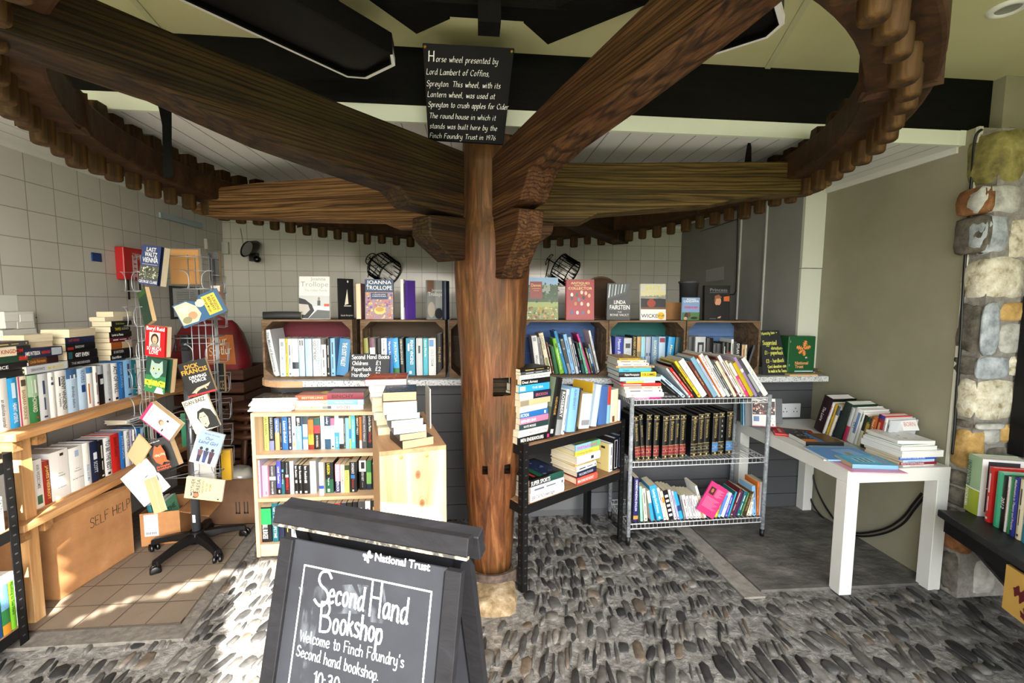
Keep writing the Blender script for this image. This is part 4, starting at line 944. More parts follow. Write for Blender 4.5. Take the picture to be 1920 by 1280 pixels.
def page_mat(tone):
    k = ('page', tone)
    if k not in MATS:
        m, t, b = new_mat('page_edges_' + tone); c = lin(tone)
        n1 = N(t, 'TexNoise', Scale=1.0, Detail=3.0); t.links.new(coords(t, (900, 8, 8)), n1.inputs['Vector'])
        t.links.new(ramp(t, n1.outputs[0], [(.3, tuple(x * .72 for x in c)), (.6, c)]), b.inputs['Base Color']); b.inputs['Roughness'].default_value = .85
        MATS[k] = m
    return MATS[k]
PAGE = {'w': 'ecebe5', 'c': 'e2d4b4', 't': 'd6b488', 'd': '3d3832'}
def book(label, F, t, h, w, col, page='c', hard=False, spine=(), front=(), back=(), group=None, name=None, curve=0.0):
    """x = thickness, y = depth from the spine, z = height in the book's own frame F; front board at x = t"""
    name = name or ('hardback_book' if hard else 'paperback_book')
    T = thing(name, label, 'book', M=F, group=group)
    cm = MB(); mats = [mat(hexof(col), .38)]; idx = {}
    def mi(c):
        c = hexof(c)
        if c not in idx: idx[c] = len(mats); mats.append(mat(c, .4))
        return idx[c]
    bd = min(.0025, t * .16) if hard else min(.0007, t * .1); bl = min(.004, t * .18) if hard else min(.0015, t * .1)
    ns = 5; arc = [(t * (i / ns), -bl * math.sin(PI * i / ns)) for i in range(ns + 1)]
    outer = [(0, w)] + [(x, y) for x, y in arc] + [(t, w)]
    inner = [(bd, w)] + [(min(max(x, bd), t - bd), max(bd, 0) + 0 * y) for x, y in arc] + [(t - bd, w)]
    n = len(outer); vs = []
    def cv(x, y): return x + curve * (y / w) ** 2 * w
    for z in (0, h):
        vs += [(cv(x, y), y, z) for x, y in outer]; vs += [(cv(x, y), y, z) for x, y in inner]
    fs = []
    for i in range(n - 1):
        fs += [(i, i + 1, 2 * n + i + 1, 2 * n + i), (n + i + 1, n + i, 3 * n + i, 3 * n + i + 1), (i + 1, i, n + i, n + i + 1), (2 * n + i, 2 * n + i + 1, 3 * n + i + 1, 3 * n + i)]
    fs += [(n, 0, 2 * n, 3 * n), (n - 1, 2 * n - 1, 4 * n - 1, 3 * n - 1)]
    cm.add(vs, fs)
    lay = [0]
    def off(): lay[0] += 1; return .0003 + .00012 * lay[0]
    for it in spine:
        if it[0] == 'b':
            e = off(); q = [(x + (x / t - .5) * e, y - e) for x, y in arc]
            cm.add([(x, y, it[1] * h) for x, y in q] + [(x, y, it[2] * h) for x, y in q], [(i, i + 1, ns + 2 + i, ns + 1 + i) for i in range(ns)], mi(it[3]))
        elif it[0] == 'r':
            e = off() + bl * .9; cm.add([(it[1] * t, -e, it[3] * h), (it[2] * t, -e, it[3] * h), (it[2] * t, -e, it[4] * h), (it[1] * t, -e, it[4] * h)], [(0, 1, 2, 3)], mi(it[5]))
        elif it[0] == 't':                   # lettering running down the spine, from z1 to z0
            e = off() + bl; k = it[5] if len(it) > 5 else .5; sh = it[6] if len(it) > 6 else 0
            cap = k * t; put_text(cm, it[1], (t * .5 - cap * .5 + (it[7] * t if len(it) > 7 else 0), -e, h * (it[2] + it[3]) / 2), (0, 0, -1), (1, 0, 0), cap, abs(it[3] - it[2]) * h, mi(it[4]), sh, .012)
        elif it[0] == 'h':
            e = off() + bl; put_text(cm, it[1], (t * .5, -e, h * it[2]), (1, 0, 0), (0, 0, 1), h * it[3], t * .85, mi(it[4]), 0, .01)
    for face, items in ((t, front), (0, back)):
        sg = 1 if face else -1
        for it in items:
            e = off(); P = (lambda u, v, e=e: (face + sg * e, u * w, v * h)) if face else (lambda u, v, e=e: (-e, (1 - u) * w, v * h))
            if it[0] == 'r': pts = [P(it[1], it[2]), P(it[3], it[2]), P(it[3], it[4]), P(it[1], it[4])]; cm.add(pts, [(0, 1, 2, 3)], mi(it[5]))
            elif it[0] == 'e': pts = [P(it[1] + it[3] * math.cos(2 * PI * k / 16), it[2] + it[4] * math.sin(2 * PI * k / 16)) for k in range(16)]; cm.add(pts, [tuple(range(16))], mi(it[5]))
            elif it[0] == 'p': cm.add([P(*q) for q in it[1]], [tuple(range(len(it[1])))], mi(it[2]))
            elif it[0] == 't':
                sh = it[7] if len(it) > 7 else 0; bo = it[8] if len(it) > 8 else .012
                put_text(cm, it[1], P(it[2], it[3]), (0, sg, 0), (0, 0, 1), it[4] * h, it[5] * w, mi(it[6]), sh, bo)
            elif it[0] == 'speck':           # scattered dabs: a printed picture in small shapes
                rnd = random.Random(it[7])
                for _ in range(it[6]):
                    u, v = rnd.uniform(it[1], it[3]), rnd.uniform(it[2], it[4]); ru = rnd.uniform(.012, .05); rv = ru * w / h * rnd.uniform(.6, 1.4); c = rnd.choice(it[5]); k0 = rnd.random() * 6
                    cm.add([P(min(.99, max(.01, u + ru * math.cos(k0 + 2 * PI * k / 6) * rnd.uniform(.7, 1.2))), min(.99, max(.01, v + rv * math.sin(k0 + 2 * PI * k / 6)))) for k in range(6)], [tuple(range(6))], mi(c))
    cm.build('cover', mats, T, True)
    pb = MB(); ins = .003 if hard else .0006; d = ins if hard else .0008; x0, x1 = bd + .0001, t - bd - .0001
    y0, y1, z0, z1 = bd + .0005, w - d, (ins if hard else .0004), h - (ins if hard else .0004)
    if hard: fe = [(x0 + (x1 - x0) * q / 4, y1 - .003 * math.sin(PI * q / 4) * min(1, t / .02)) for q in range(5)]
    else: fe = [(x0, y1), (x1, y1)]
    pl = [(x0, y0)] + [(x1, y0)] + fe[::-1]; m = len(pl)
    pb.add([(cv(x, y), y, z0) for x, y in pl] + [(cv(x, y), y, z1) for x, y in pl], [tuple(range(m))[::-1], tuple(range(m, 2 * m))] + [(i, (i + 1) % m, m + (i + 1) % m, m + i) for i in range(m)])
    pb.build('page_block', page_mat(PAGE[page]), T, True)
    return T
UP = V(0, 0, 1)
def marks(rnd, col):
    """the lettering too small to read: a couple of fine rules"""
    dark = sum(lin(hexof(col))) < .7; c = rnd.choice(['d8d2c0', 'cfae5a', 'e4e4e2', 'c8ccd2'] if dark else ['3a3a40', '54596a', '7a3038', '2d3f5c'])
    a = rnd.uniform(.5, .62); return [('r', .38, .62, a, rnd.uniform(.82, .9), c), ('r', .42, .58, rnd.uniform(.2, .28), a - .07, c), ('r', .3, .7, .05, .09, c)]
def row(O, e, n, specs, place, end, group, depth=.13, hard=False, rev=False, page='c', seed=1, kind=None):
    """books standing on the line O + t e, spines out; each (first column, last column, top row, colour, options)"""
    O = V(*O); e = V(*e).normalized(); n = V(*n).normalized(); N0 = len(specs); rnd = random.Random(seed); top = 0
    for i, sp in enumerate(specs):
        xa, xb, yt, c = sp[:4]; o = sp[4] if len(sp) > 4 else {}
        rec = o.get('rec', 0); O2 = O + n * rec
        ta, tb = along_x(xa, O2, e), along_x(xb, O2, e)
        th = math.radians(o.get('lean', 0)); cs, sn = math.cos(th), math.sin(th)
        base = O2 + e * ta
        H = along_y(yt, base, UP); t = max(.004, (tb - ta) * cs) * .97; h = max(.09, (H - (t * abs(sn) if th < 0 else 0)) / cs) if not o.get('h') else o['h']
        zx = UP * cs - e * sn; xx = e * cs + UP * sn
        Og = base if th >= 0 else O2 + e * tb - xx * t
        w = o.get('w', depth) * rnd.uniform(.96, 1.04); hd = o.get('hard', hard)
        j = (N0 - 1 - i) if rev else i
        lab = o.get('label') or f"{COL[c][0]} {kind or ('hardback' if hd else 'paperback')}, {ORD[j]} from the {end} {place}"
        s = o.get('s'); s = marks(rnd, c) if s is None else s
        book(lab, frame(Og + UP * .0004, xx, n, zx), t, h, w, c, o.get('page', page), hd, s, o.get('f', ()), o.get('b', ()), group)
        top = max(top, Og.z + h * cs)
    return top
def stack(c, f, items, place, group, hard=False, unit=.003, seed=1, label=None):
    """books lying in a pile on the point c, bottom one first; f = the way their visible edge faces; (thickness px, length px, colour, options)"""
    c = V(*c); f0 = V(*f).normalized(); z = c.z; rnd = random.Random(seed); n = len(items)
    for i, it in enumerate(items):
        t, L, col = it[0] * unit, it[1] * unit, it[2]; o = it[3] if len(it) > 3 else {}
        a = math.radians(o.get('yaw', rnd.uniform(-3, 3))); f1 = V(f0.x * math.cos(a) - f0.y * math.sin(a), f0.x * math.sin(a) + f0.y * math.cos(a), 0)
        w = o.get('w', L * .66); kind = o.get('e', 'spine'); hd = o.get('hard', hard)
        if kind == 'spine': y = -f1; zz = UP.cross(y); S1, S2 = w, L
        elif kind == 'fore': y = f1; zz = UP.cross(y); S1, S2 = w, L
        else: zz = -f1; y = zz.cross(UP); S1, S2 = w, L
        side = UP.cross(-f1)
        cc = V(c.x, c.y, 0) + side * -1 * (o.get('dx', rnd.uniform(-2, 2)) * unit) + f1 * (o.get('df', rnd.uniform(-2, 2)) * unit)
        if kind == 'tail': w, L = L, o.get('w', L * 1.5)
        Og = cc - y * (w / 2) - zz * (L / 2) + UP * z
        lab = o.get('label') or (label or '{c} book {o} up in the pile {p}').format(c=COL[col][0], o=ORD[i], p=place)
        if n == 1 and not o.get('label'): lab = f"{COL[col][0]} book lying {place}"
        s = o.get('s'); s = marks(rnd, col) if s is None else s
        book(lab, frame(Og, UP, y, zz), t * .98, L, w, col, o.get('page', 'c'), hd, s, o.get('f', ()), (), group)
        z += t
    return z
def face_out(px, py, Y, wpx, hpx, t, col, label, yaw=0, roll=0, tip=0, page='c', hard=False, front=(), spine=(), group=None, curve=0.0, back=False, base=None):
    """a book showing its front cover: (px, py) the middle of the cover at depth Y; yaw turns it to the room's right, roll turns it in its own plane"""
    c = atY(px, py, Y); k = Y / FPX; w, h = wpx * k, hpx * k; a = math.radians(yaw)
    nrm = V(math.sin(a), -math.cos(a), 0); yy = V(math.cos(a), math.sin(a), 0)
    if back: yy = -yy; nrm = -nrm
    tp = math.radians(tip); zz = UP * math.cos(tp) - nrm * math.sin(tp); nn = yy.cross(zz)
    r = math.radians(roll); y2 = yy * math.cos(r) + zz * math.sin(r); z2 = zz * math.cos(r) - yy * math.sin(r)
    if base is not None: c = V(c.x, c.y, base + h / 2 * math.cos(tp))
    O = c - y2 * (w / 2) - z2 * (h / 2) - nn * (0 if back else t)
    return book(label, frame(O, nn, y2, z2), t, h, w, col, page, hard, spine, front, (), group, curve=curve)
X, Y_ = V(1, 0, 0), V(0, 1, 0)
W_ = 'f4f4f2'

# --- upper and lower rows on the timber shelf, spines to the room
XS = -1.99
rowA = [(-3, 21, 712, 'wh', {'s': [('t', 'an absolute scandal', .06, .6, '3b3b42', .3, .3)]}), (21, 39, 710, 'sb', {'s': [('t', 'HEART of DEVIL', .1, .5, W_, .4), ('r', .3, .7, .6, .9, 'cfe6f2')]}),
        (39, 57, 707, 'cr', {'s': [('r', 0, .16, 0, 1, 'c2387a'), ('t', 'BARBARA ERSKINE', .12, .72, '8a6f45', .35), ('r', .3, .8, .8, .93, '4c4338')]}),
        (57, 77, 705, 'gn', {'s': [('b', .55, 1, '9db99a'), ('r', .35, .75, .62, .9, 'e4e6dc'), ('t', 'HOWARD', .22, .55, 'e8e6d2', .42), ('r', .6, .75, .08, .12, 'c2381f')]}),
        (77, 95, 702, 'lg'), (96, 108, 699, 'wh', {'s': [('r', .3, .7, .72, .78, '2b3a5c'), ('r', .35, .6, .83, .9, '777777')]}),
        (109, 128, 696, 'wh', {'s': [('t', 'PENNY VINCENZI', .12, .86, '1d1d22', .38, 0, .18), ('t', 'Into Temptation', .2, .5, '3a3a44', .22, 0, -.22), ('r', .25, .4, .66, .86, '18181c')]}),
        (129, 149, 693, 'pb', {'s': [('b', .78, 1, '3d5f88'), ('r', .3, .8, .76, .86, 'dfe6ee'), ('t', 'Birthday before', .1, .6, '4a566e', .25, .3)]}), (150, 166, 692, 'pb', {'s': [('t', 'RIVERS', .65, .95, '5578a8', .4), ('r', .3, .75, .42, .6, '22427c')]}),
        (166, 178, 689, 'wh', {'s': [('b', .85, 1, '3b6fa5'), ('r', .1, .3, .1, .6, 'd1762c')]}), (179, 187, 687, 'wh'), (187, 198, 686, 'bk', {'s': [('b', .78, 1, '9aa1a6'), ('r', .25, .8, .52, .66, 'cfcfcf')]}),
        (198, 212, 683, 'lg', {'s': [('r', .35, .6, .05, .1, '222222'), ('t', 'MACDONALD', .2, .8, 'a3a6aa', .3)]}), (213, 224, 682, 'wh', {'s': [('t', 'ACT OF WILL', .2, .93, '16161a', .62), ('r', .3, .75, .03, .09, '111111')]}),
        (224, 235, 679, 'bl', {'s': [('t', 'LINDA DAVIES', .3, .95, '8fbfe2', .4)]}), (235, 251, 676, 'lb'), (252, 259, 674, 'te'), (260, 269, 672, 'wh'), (270, 279, 671, 'gr'), (280, 291, 670, 'nv'), (292, 304, 668, 'wh'), (305, 316, 667, 'bk')]
topA = row((XS, 0, SZ[0]), Y_, -X, rowA, 'on the upper timber plank', 'socket end', 'books on the upper timber plank', .15, True, page='w')
rowC = [(66, 85, 865, 'wh', {'s': [('t', 'ANN WIDDECOMBE', .4, .9, '55565c', .3), ('r', .25, .75, .08, .26, '1f5a34')]}), (86, 98, 866, 'rd', {'s': [('b', 0, 1, '8a2416'), ('t', 'JAMES HERRIOT', .1, .9, 'e2b65a', .42)]}),
        (99, 134, 851, 'wh', {'s': [('t', 'Penny', .55, .62, '2b2b30', .01), ('h', 'Penny', .52, .022, '2b2b30'), ('h', 'Vincenzi', .46, .03, '2b2b30'), ('h', 'the decision', .22, .022, '44464c'), ('r', .5, .7, .88, .94, '18181c')]}),
        (135, 160, 842, 'wh', {'s': [('h', 'Penny', .5, .022, '2b2b30'), ('h', 'Vincenzi', .44, .03, '2b2b30'), ('h', 'the best of times', .27, .03, '33343a'), ('r', .35, .65, .78, .92, '9fb4cc')]}),
        (160, 173, 832, 'wh', {'s': [('t', 'Anita and Me', .1, .5, '6f97cc', .4, .3)]}), (173, 188, 830, 'nv', {'s': [('r', .3, .75, .55, .72, 'dfe3ea'), ('t', 'SCOTT', .22, .5, 'd7dbe4', .45)]}), (188, 198, 827, 'bk'),
        (198, 211, 822, 'wh', {'s': [('t', 'TO BE THE BEST', .14, .92, '17171b', .6), ('r', .3, .7, .03, .09, '17171b')]}), (212, 227, 816, 'rd', {'s': [('t', 'Jackie Collins', .4, .92, '611410', .4)]}),
        (228, 236, 811, 'bl', {'s': [('t', 'JOHN NICHOL', .25, .9, 'b6d2ee', .5)]}), (237, 247, 808, 'wh', {'s': [('t', 'WILD YOUR DREAM', .3, .95, '18181c', .5)]}), (247, 251, 807, 'li'), (252, 257, 806, 'wh'), (258, 266, 805, 'bl'), (267, 275, 803, 'lb'), (276, 284, 801, 'dn'), (285, 296, 799, 'wh'), (297, 306, 797, 'nv')]
topC = row((XS, 0, SZ[1]), Y_, -X, rowC, 'on the lower timber plank', 'sawn post end', 'books on the lower timber plank', .15, True, page='w', seed=4)
p = V(XS - .07, 0, topC); yy = along_x(242, p, Y_)
stack((XS - .07, yy, topC + .001), X, [(3, 60, 'bk', {'yaw': 4}), (6, 58, 'wh', {'yaw': -3})], 'laid over the lower plank row', 'books laid over the lower plank row', True, .0033)
# piles lying on top of the upper row
def pile(px, items, place, seed):
    p = V(XS - .06, 0, topA + .001); y = along_x(px, V(XS, 0, topA + .06), Y_)
    stack((XS - .06, y, topA + .001), X, items, place, 'thriller piles lying over the upper row', False, .0029, seed)
pile(20, [(9, 66, 'bk', {'s': [('t', 'ICE', .1, .3, W_, .4)]}), (12, 64, 'bk', {'s': [('t', 'ICE', .55, .75, W_, .4), ('r', .3, .7, .06, .12, W_)]}), (10, 62, 'dn', {'s': [('r', .2, .8, .1, .3, 'b02a20')]}), (14, 60, 'cr', {'s': [('b', 0, .35, '1c1d22'), ('t', 'THE KINGDOM', .2, .95, 'b0251d', .42)]}), (7, 60, 'dg', {'f': [('r', .1, .1, .9, .9, '1b1b1e'), ('r', .2, .2, .5, .5, 'a8362c')]})], 'above the socket end of the upper plank', 3)
pile(82, [(12, 70, 'sl', {'s': [('t', 'DEAN KOONTZ', .58, .9, '2c3034', .35), ('t', 'MR MURDER', .1, .5, 'd8c423', .4)]}), (12, 52, 'br', {'s': [('b', 0, .4, '2a0f0d'), ('t', 'Linda Fairstein', .45, .95, 'd79a4a', .4)]}), (15, 62, 'nv', {'s': [('r', .1, .9, .03, .3, '9fa7ad'), ('t', 'JAMES PATTERSON', .6, .96, W_, .4), ('t', 'MURDER HOUSE', .34, .56, 'c9342a', .3)], 'f': [('r', .05, .05, .95, .95, '5c6166'), ('r', .1, .1, .5, .6, 'b0552f')]}), (9, 40, 'cr', {'e': 'fore', 'dx': 8}), (12, 46, 'cr', {'e': 'fore', 'dx': 2})], 'above the silver spined thriller', 5)
pile(158, [(12, 60, 'bk', {'s': [('t', 'THE MESSENGER', .3, .9, 'a9acb0', .35)]}), (15, 58, 'bk', {'s': [('t', 'GET EVEN', .3, .75, W_, .45), ('r', .1, .9, .84, .97, '274b52')]}), (13, 56, 'bk', {'s': [('t', 'SHADOWS', .4, .7, 'b0b4b8', .35), ('r', .15, .5, .75, .95, '962620')]}), (11, 58, 'nv', {'s': [('t', 'LAST WORD', .55, .9, 'b33a34', .4)]}), (14, 62, 'cr', {'e': 'fore', 'yaw': 6})], 'in the middle of the upper plank', 7)
pile(232, [(10, 56, 'bk', {'s': [('t', 'Sacrifice', .55, .95, W_, .5)]}), (11, 56, 'bk', {'s': [('t', 'B HAYDER', .45, .9, 'd8d6cc', .45)]}), (13, 54, 'or', {'s': [('b', 0, .5, 'c9a98a'), ('b', .5, 1, '9c5320')]}), (9, 52, 'mr'), (11, 52, 'bk', {'s': [('t', 'Lynda La Plante', .4, .9, W_, .4)]}), (11, 52, 'bk', {'s': [('t', 'TRAPPED', .5, .8, 'd6c52a', .5), ('t', 'JACOB ROSS', .1, .46, 'c9cbb4', .4)]}), (10, 52, 'bk', {'s': [('t', 'Linda Green', .4, .8, 'a9ad4b', .35)]}), (8, 42, 'cr', {'e': 'fore', 'dx': -10}), (10, 46, 'cr', {'e': 'fore', 'dx': 10})], 'behind the spinner rack', 9)

# --- pine bookcase rows, spines to the camera
def br(px7, off=470): return off + px7 / 7.68
def rowspec(lst): return [(br(a), br(b), (760 if s == 0 else 850) + t / 7.68, *r) for a, b, t, s, *r in lst]
P1 = [(205, 270, 155, 0, 'yg', {'s': [('t', 'IAN RANKIN', .45, .95, '1d1f14', .55), ('t', 'A Good Hanging', .08, .42, '4c5224', .3)]}), (277, 345, 160, 0, 'bk', {'s': [('b', 0, .28, '7f84c4'), ('t', 'SHEILA O FLANAGAN', .35, .97, 'c9cdd4', .5)]}), (358, 424, 185, 0, 'tn', {'s': [('b', .55, 1, '5a79b5'), ('t', 'Val McDermid', .4, .95, 'e8d5a8', .4)]}), (428, 458, 185, 0, 'nv'),
      (462, 545, 165, 0, 'bl', {'s': [('t', 'Lizzie Enfield', .2, .9, 'd9e3c2', .45, .2), ('r', .35, .6, .56, .64, 'b56f44')]}), (550, 602, 150, 0, 'nv', {'s': [('t', 'ANOTHER DECEMBER', .2, .95, 'dfe6f0', .5), ('r', .3, .7, .03, .09, 'e6eef6')]}), (605, 660, 150, 0, 'wh', {'s': [('r', .35, .65, .42, .5, '23242a'), ('r', .2, .8, .12, .22, 'e8d84e'), ('t', 'Val Robertson', .55, .97, '53565c', .35)]}),
      (663, 743, 150, 0, 'lb', {'s': [('b', .7, 1, '15171c'), ('r', .2, .7, .84, .94, 'e9eaec'), ('t', 'ELLIOT LANE', .25, .85, 'e9eef2', .4)]}), (760, 830, 150, 0, 'pb', {'s': [('b', .75, 1, '39454d'), ('b', .3, .38, '4d86ad')]}), (838, 915, 205, 0, 'or', {'s': [('b', 0, .16, '8e2417'), ('b', .16, .5, 'e0b53c'), ('t', 'Lian Hearn', .3, .7, '7d4a14', .25)]}), (920, 1010, 190, 0, 'bk', {'s': [('b', .78, 1, '1f5a58'), ('b', .52, .78, 'a93240'), ('t', 'RUTH RENDELL', .06, .45, 'e6e4da', .3)]}),
      (1015, 1072, 145, 0, 'wh', {'s': [('t', 'VIOLENCE', .6, .96, '2f7fc4', .5), ('r', .45, .6, .08, .12, '30343a')]}), (1075, 1158, 150, 0, 'pb', {'s': [('b', .7, 1, '173552'), ('b', 0, .3, '24506e'), ('t', 'Lesley', .74, .98, 'e9eef2', .4, .3)]}), (1161, 1214, 155, 0, 'wh', {'s': [('b', .94, 1, '3a1420'), ('b', .72, .94, 'e66f93'), ('t', 'Adele', .3, .65, 'd36a86', .4, .2), ('r', .25, .75, .05, .1, '20242a')]}), (1217, 1280, 135, 0, 'pb', {'s': [('b', 0, .48, '3d9ddb'), ('t', 'ONE DAY', .58, .95, '8fa6bd', .3), ('t', 'DAVID N', .06, .36, 'e9f3fb', .4)]}),
      (1282, 1345, 185, 0, 'wh', {'s': [('b', 0, .16, '131315'), ('t', 'Roddy', .2, .36, '30323a', .4)]}), (1348, 1368, 190, 0, 'dg'), (1371, 1425, 130, 0, 'lb', {'s': [('b', .9, 1, '2a2528')]}), (1427, 1449, 150, 0, 'yg', {'s': [('b', .3, .6, '3d7fc0')]}), (1452, 1514, 130, 0, 'cy', {'s': [('t', 'THE SEASIDE HOUSE', .1, .95, 'e4f5f7', .35)]}), (1524, 1568, 130, 0, 'bk', {'s': [('b', .85, 1, '5c4d1c'), ('t', 'NIGHT FALLS', .35, .95, 'f0efe6', .55)]}),
      (1570, 1604, 160, 0, 'or', {'s': [('b', 0, .25, 'e6ded0')]}), (1607, 1680, 130, 0, 'dg', {'s': [('t', 'SINGLE WHITE FEMALE', .2, .97, 'cfc5cc', .4)]}), (1685, 1768, 135, 0, 'bk', {'s': [('t', 'Lynda La Plante', .5, .97, 'e9e6e2', .4, .2), ('t', 'Deadly', .15, .48, 'c0292c', .4, .2)]}), (1772, 1828, 130, 0, 'pb', {'s': []})]
row((0, BY + .085, ZB[1]), X, Y_, rowspec(P1), "on the pine bookcase's top shelf", 'castor side', "paperbacks on the pine bookcase's top shelf", .112, seed=11)
P2 = [(90, 152, 100, 1, 'li', {'rec': -.035, 's': [('t', 'LAST CHRISTMAS', .4, .97, '4f4c72', .4), ('t', 'in Paris', .1, .35, '7f7ca8', .3)]}), (176, 262, 175, 1, 'pk', {'rec': -.02, 's': [('r', .6, .7, .06, .16, '6b2a44')]}), (276, 374, 175, 1, 'dg', {'s': [('b', .5, .62, 'dcd3d8'), ('t', 'NICOLAS ROBERTS', .65, .97, 'c6c8ca', .3), ('t', 'Northern Lights', .1, .45, 'd8d8d6', .25), ('r', .35, .6, .03, .1, 'e8e8e8')]}),
      (384, 448, 110, 1, 'vi', {'s': [('b', 0, .2, '101018'), ('t', 'Until Twelve', .25, .92, 'e6e4f4', .45, .2), ('r', .4, .7, .05, .14, 'e9e9ee')]}), (452, 496, 115, 1, 'te', {'s': [('b', .45, 1, '121416'), ('r', .2, .8, .68, .76, '5fb4d8'), ('t', 'Anne Stirling', .3, .65, 'c9d6d2', .4, .2)]}), (503, 570, 115, 1, 'bk', {'s': [('r', .15, .8, .52, .6, 'e9e4e2'), ('b', .0, .5, '3a0f12'), ('t', 'INVISIBLE', .14, .5, 'c92830', .5), ('t', 'PETE BARBER', .62, .96, 'aab0b6', .25)]}), (573, 630, 110, 1, 'lg', {'s': [('t', 'DONCASTER', .4, .97, '7d8b98', .4)]}),
      (640, 694, 165, 1, 'bk', {'s': [('t', 'Ian Rankin', .58, .97, 'f2f2f0', .5), ('r', .25, .75, .38, .48, 'd8d8d4'), ('r', .2, .75, .02, .1, 'f0f0f0')]}), (701, 750, 165, 1, 'bk', {'s': [('t', 'Ian Rankin', .5, .97, 'f2f2f0', .58), ('r', .25, .7, .38, .48, 'c9ccd4'), ('r', .2, .75, .02, .1, 'f0f0f0')]}), (755, 856, 170, 1, 'bk', {'s': [('t', 'Ian Rankin', .48, .97, 'f2f2f0', .34), ('r', .3, .65, .38, .47, 'cfcfcb'), ('r', .3, .65, .03, .1, 'f0f0f0')]}), (862, 952, 110, 1, 'lg', {'s': [('t', 'The Turn of the Screw', .2, .85, 'a5aab4', .2), ('r', .35, .6, .08, .12, '9aa0a8')]}), (958, 990, 50, 1, 'pb', {'rec': .06, 's': [('b', 0, .45, '2d55a8')]}),
      (993, 1060, 130, 1, 'wh', {'rec': -.03, 's': [('b', .2, .3, '2d4fb4'), ('t', 'SPECSAVERS', .4, .8, '5a6a8c', .4), ('b', 0, .12, 'e9e9e6')]}), (1066, 1200, 130, 1, 'bk', {'s': [('b', 0, .45, '1d5f40'), ('t', 'LARSSON', .62, .97, 'e0d63a', .3), ('t', 'The girl who', .25, .5, 'e8ece8', .16), ('r', .35, .6, .04, .14, 'c9dcd0')]}), (1224, 1298, 155, 1, 'pk', {'s': [('b', 0, .4, '1c2458'), ('t', 'BEN ELTON GRIDLOCK', .04, .97, 'f2f2f2', .5)]}), (1301, 1360, 160, 1, 'cr', {'s': [('t', 'ROSE TREMAIN', .2, .9, '6a6f8c', .35)]}), (1363, 1426, 170, 1, 'yg', {'s': [('b', .82, 1, '33401c'), ('t', 'KATE ATK', .45, .8, '3c4a1a', .4)]}),
      (1430, 1535, 125, 1, 'bk', {'s': [('t', 'DAVID BALDACCI', .62, .97, 'eceff2', .34), ('r', .2, .75, .46, .58, '2b6fae'), ('t', 'The Innocent', .14, .45, 'c22b2b', .24), ('r', .35, .6, .03, .09, 'e6e6e6')]}), (1568, 1670, 100, 1, 'bk', {'rec': .03, 's': [('b', .62, 1, 'e0e0dc'), ('r', .3, .8, .72, .94, '17181a'), ('t', 'PETER V BRETT', .3, .6, 'd9d9d6', .3), ('t', 'the desert spear', .08, .26, 'a9a9a6', .14)]}), (1674, 1744, 105, 1, 'gn', {'rec': .03, 's': [('b', 0, .2, '10203a'), ('b', .2, .6, '7fb45e')]}), (1754, 1838, 150, 1, 'bk', {'rec': .03, 's': [('r', .25, .75, .85, .97, '3a7cae'), ('t', 'NORA ROBERTS', .1, .8, '9a8f88', .3)]})]
row((0, BY + .055, ZB[2]), X, Y_, rowspec(P2), "on the pine bookcase's middle shelf", 'castor side', "paperbacks on the pine bookcase's middle shelf", .112, seed=12)
P3 = [(487, 511, 951, 'bk', {'s': [('b', .5, .96, '2aa85e'), ('t', 'BILL BURGESS', .1, .5, W_, .4)], 'f': [('t', 'BILL', .5, .75, .16, .9, '2cae62'), ('t', 'BUR', .5, .5, .16, .9, W_)]}), (512, 523, 944, 'te', {'s': [('t', 'GIFT OF A LIFETIME', .1, .9, 'c8dfe0', .5)]}), (524, 534, 945, 'nv', {'s': [('b', .6, 1, '2f7f95')]}), (535, 546, 950, 'bk'), (547, 558, 952, 'wh'), (559, 571, 950, 'cr'), (572, 584, 948, 'gr'), (585, 598, 948, 'tn'), (599, 611, 947, 'bk'), (612, 628, 946, 'dg'), (629, 640, 944, 'rd'), (641, 651, 943, 'nv'), (652, 662, 942, 'bk', {'s': [('t', 'GRISHAM', .2, .95, W_, .5)]}), (663, 672, 941, 'bk', {'s': [('t', 'BERRY', .3, .95, W_, .6)]}), (673, 685, 940, 'dg'), (686, 696, 939, 'wh', {'s': [('t', 'GERRY', .3, .95, '1b1b1e', .5)]}), (697, 706, 938, 'bk'), (706.5, 710, 940, 'wh')]
row((0, BY + .03, ZB[3]), X, Y_, P3, "on the pine bookcase's bottom shelf", 'castor side', "paperbacks on the pine bookcase's bottom shelf", .112, seed=13)
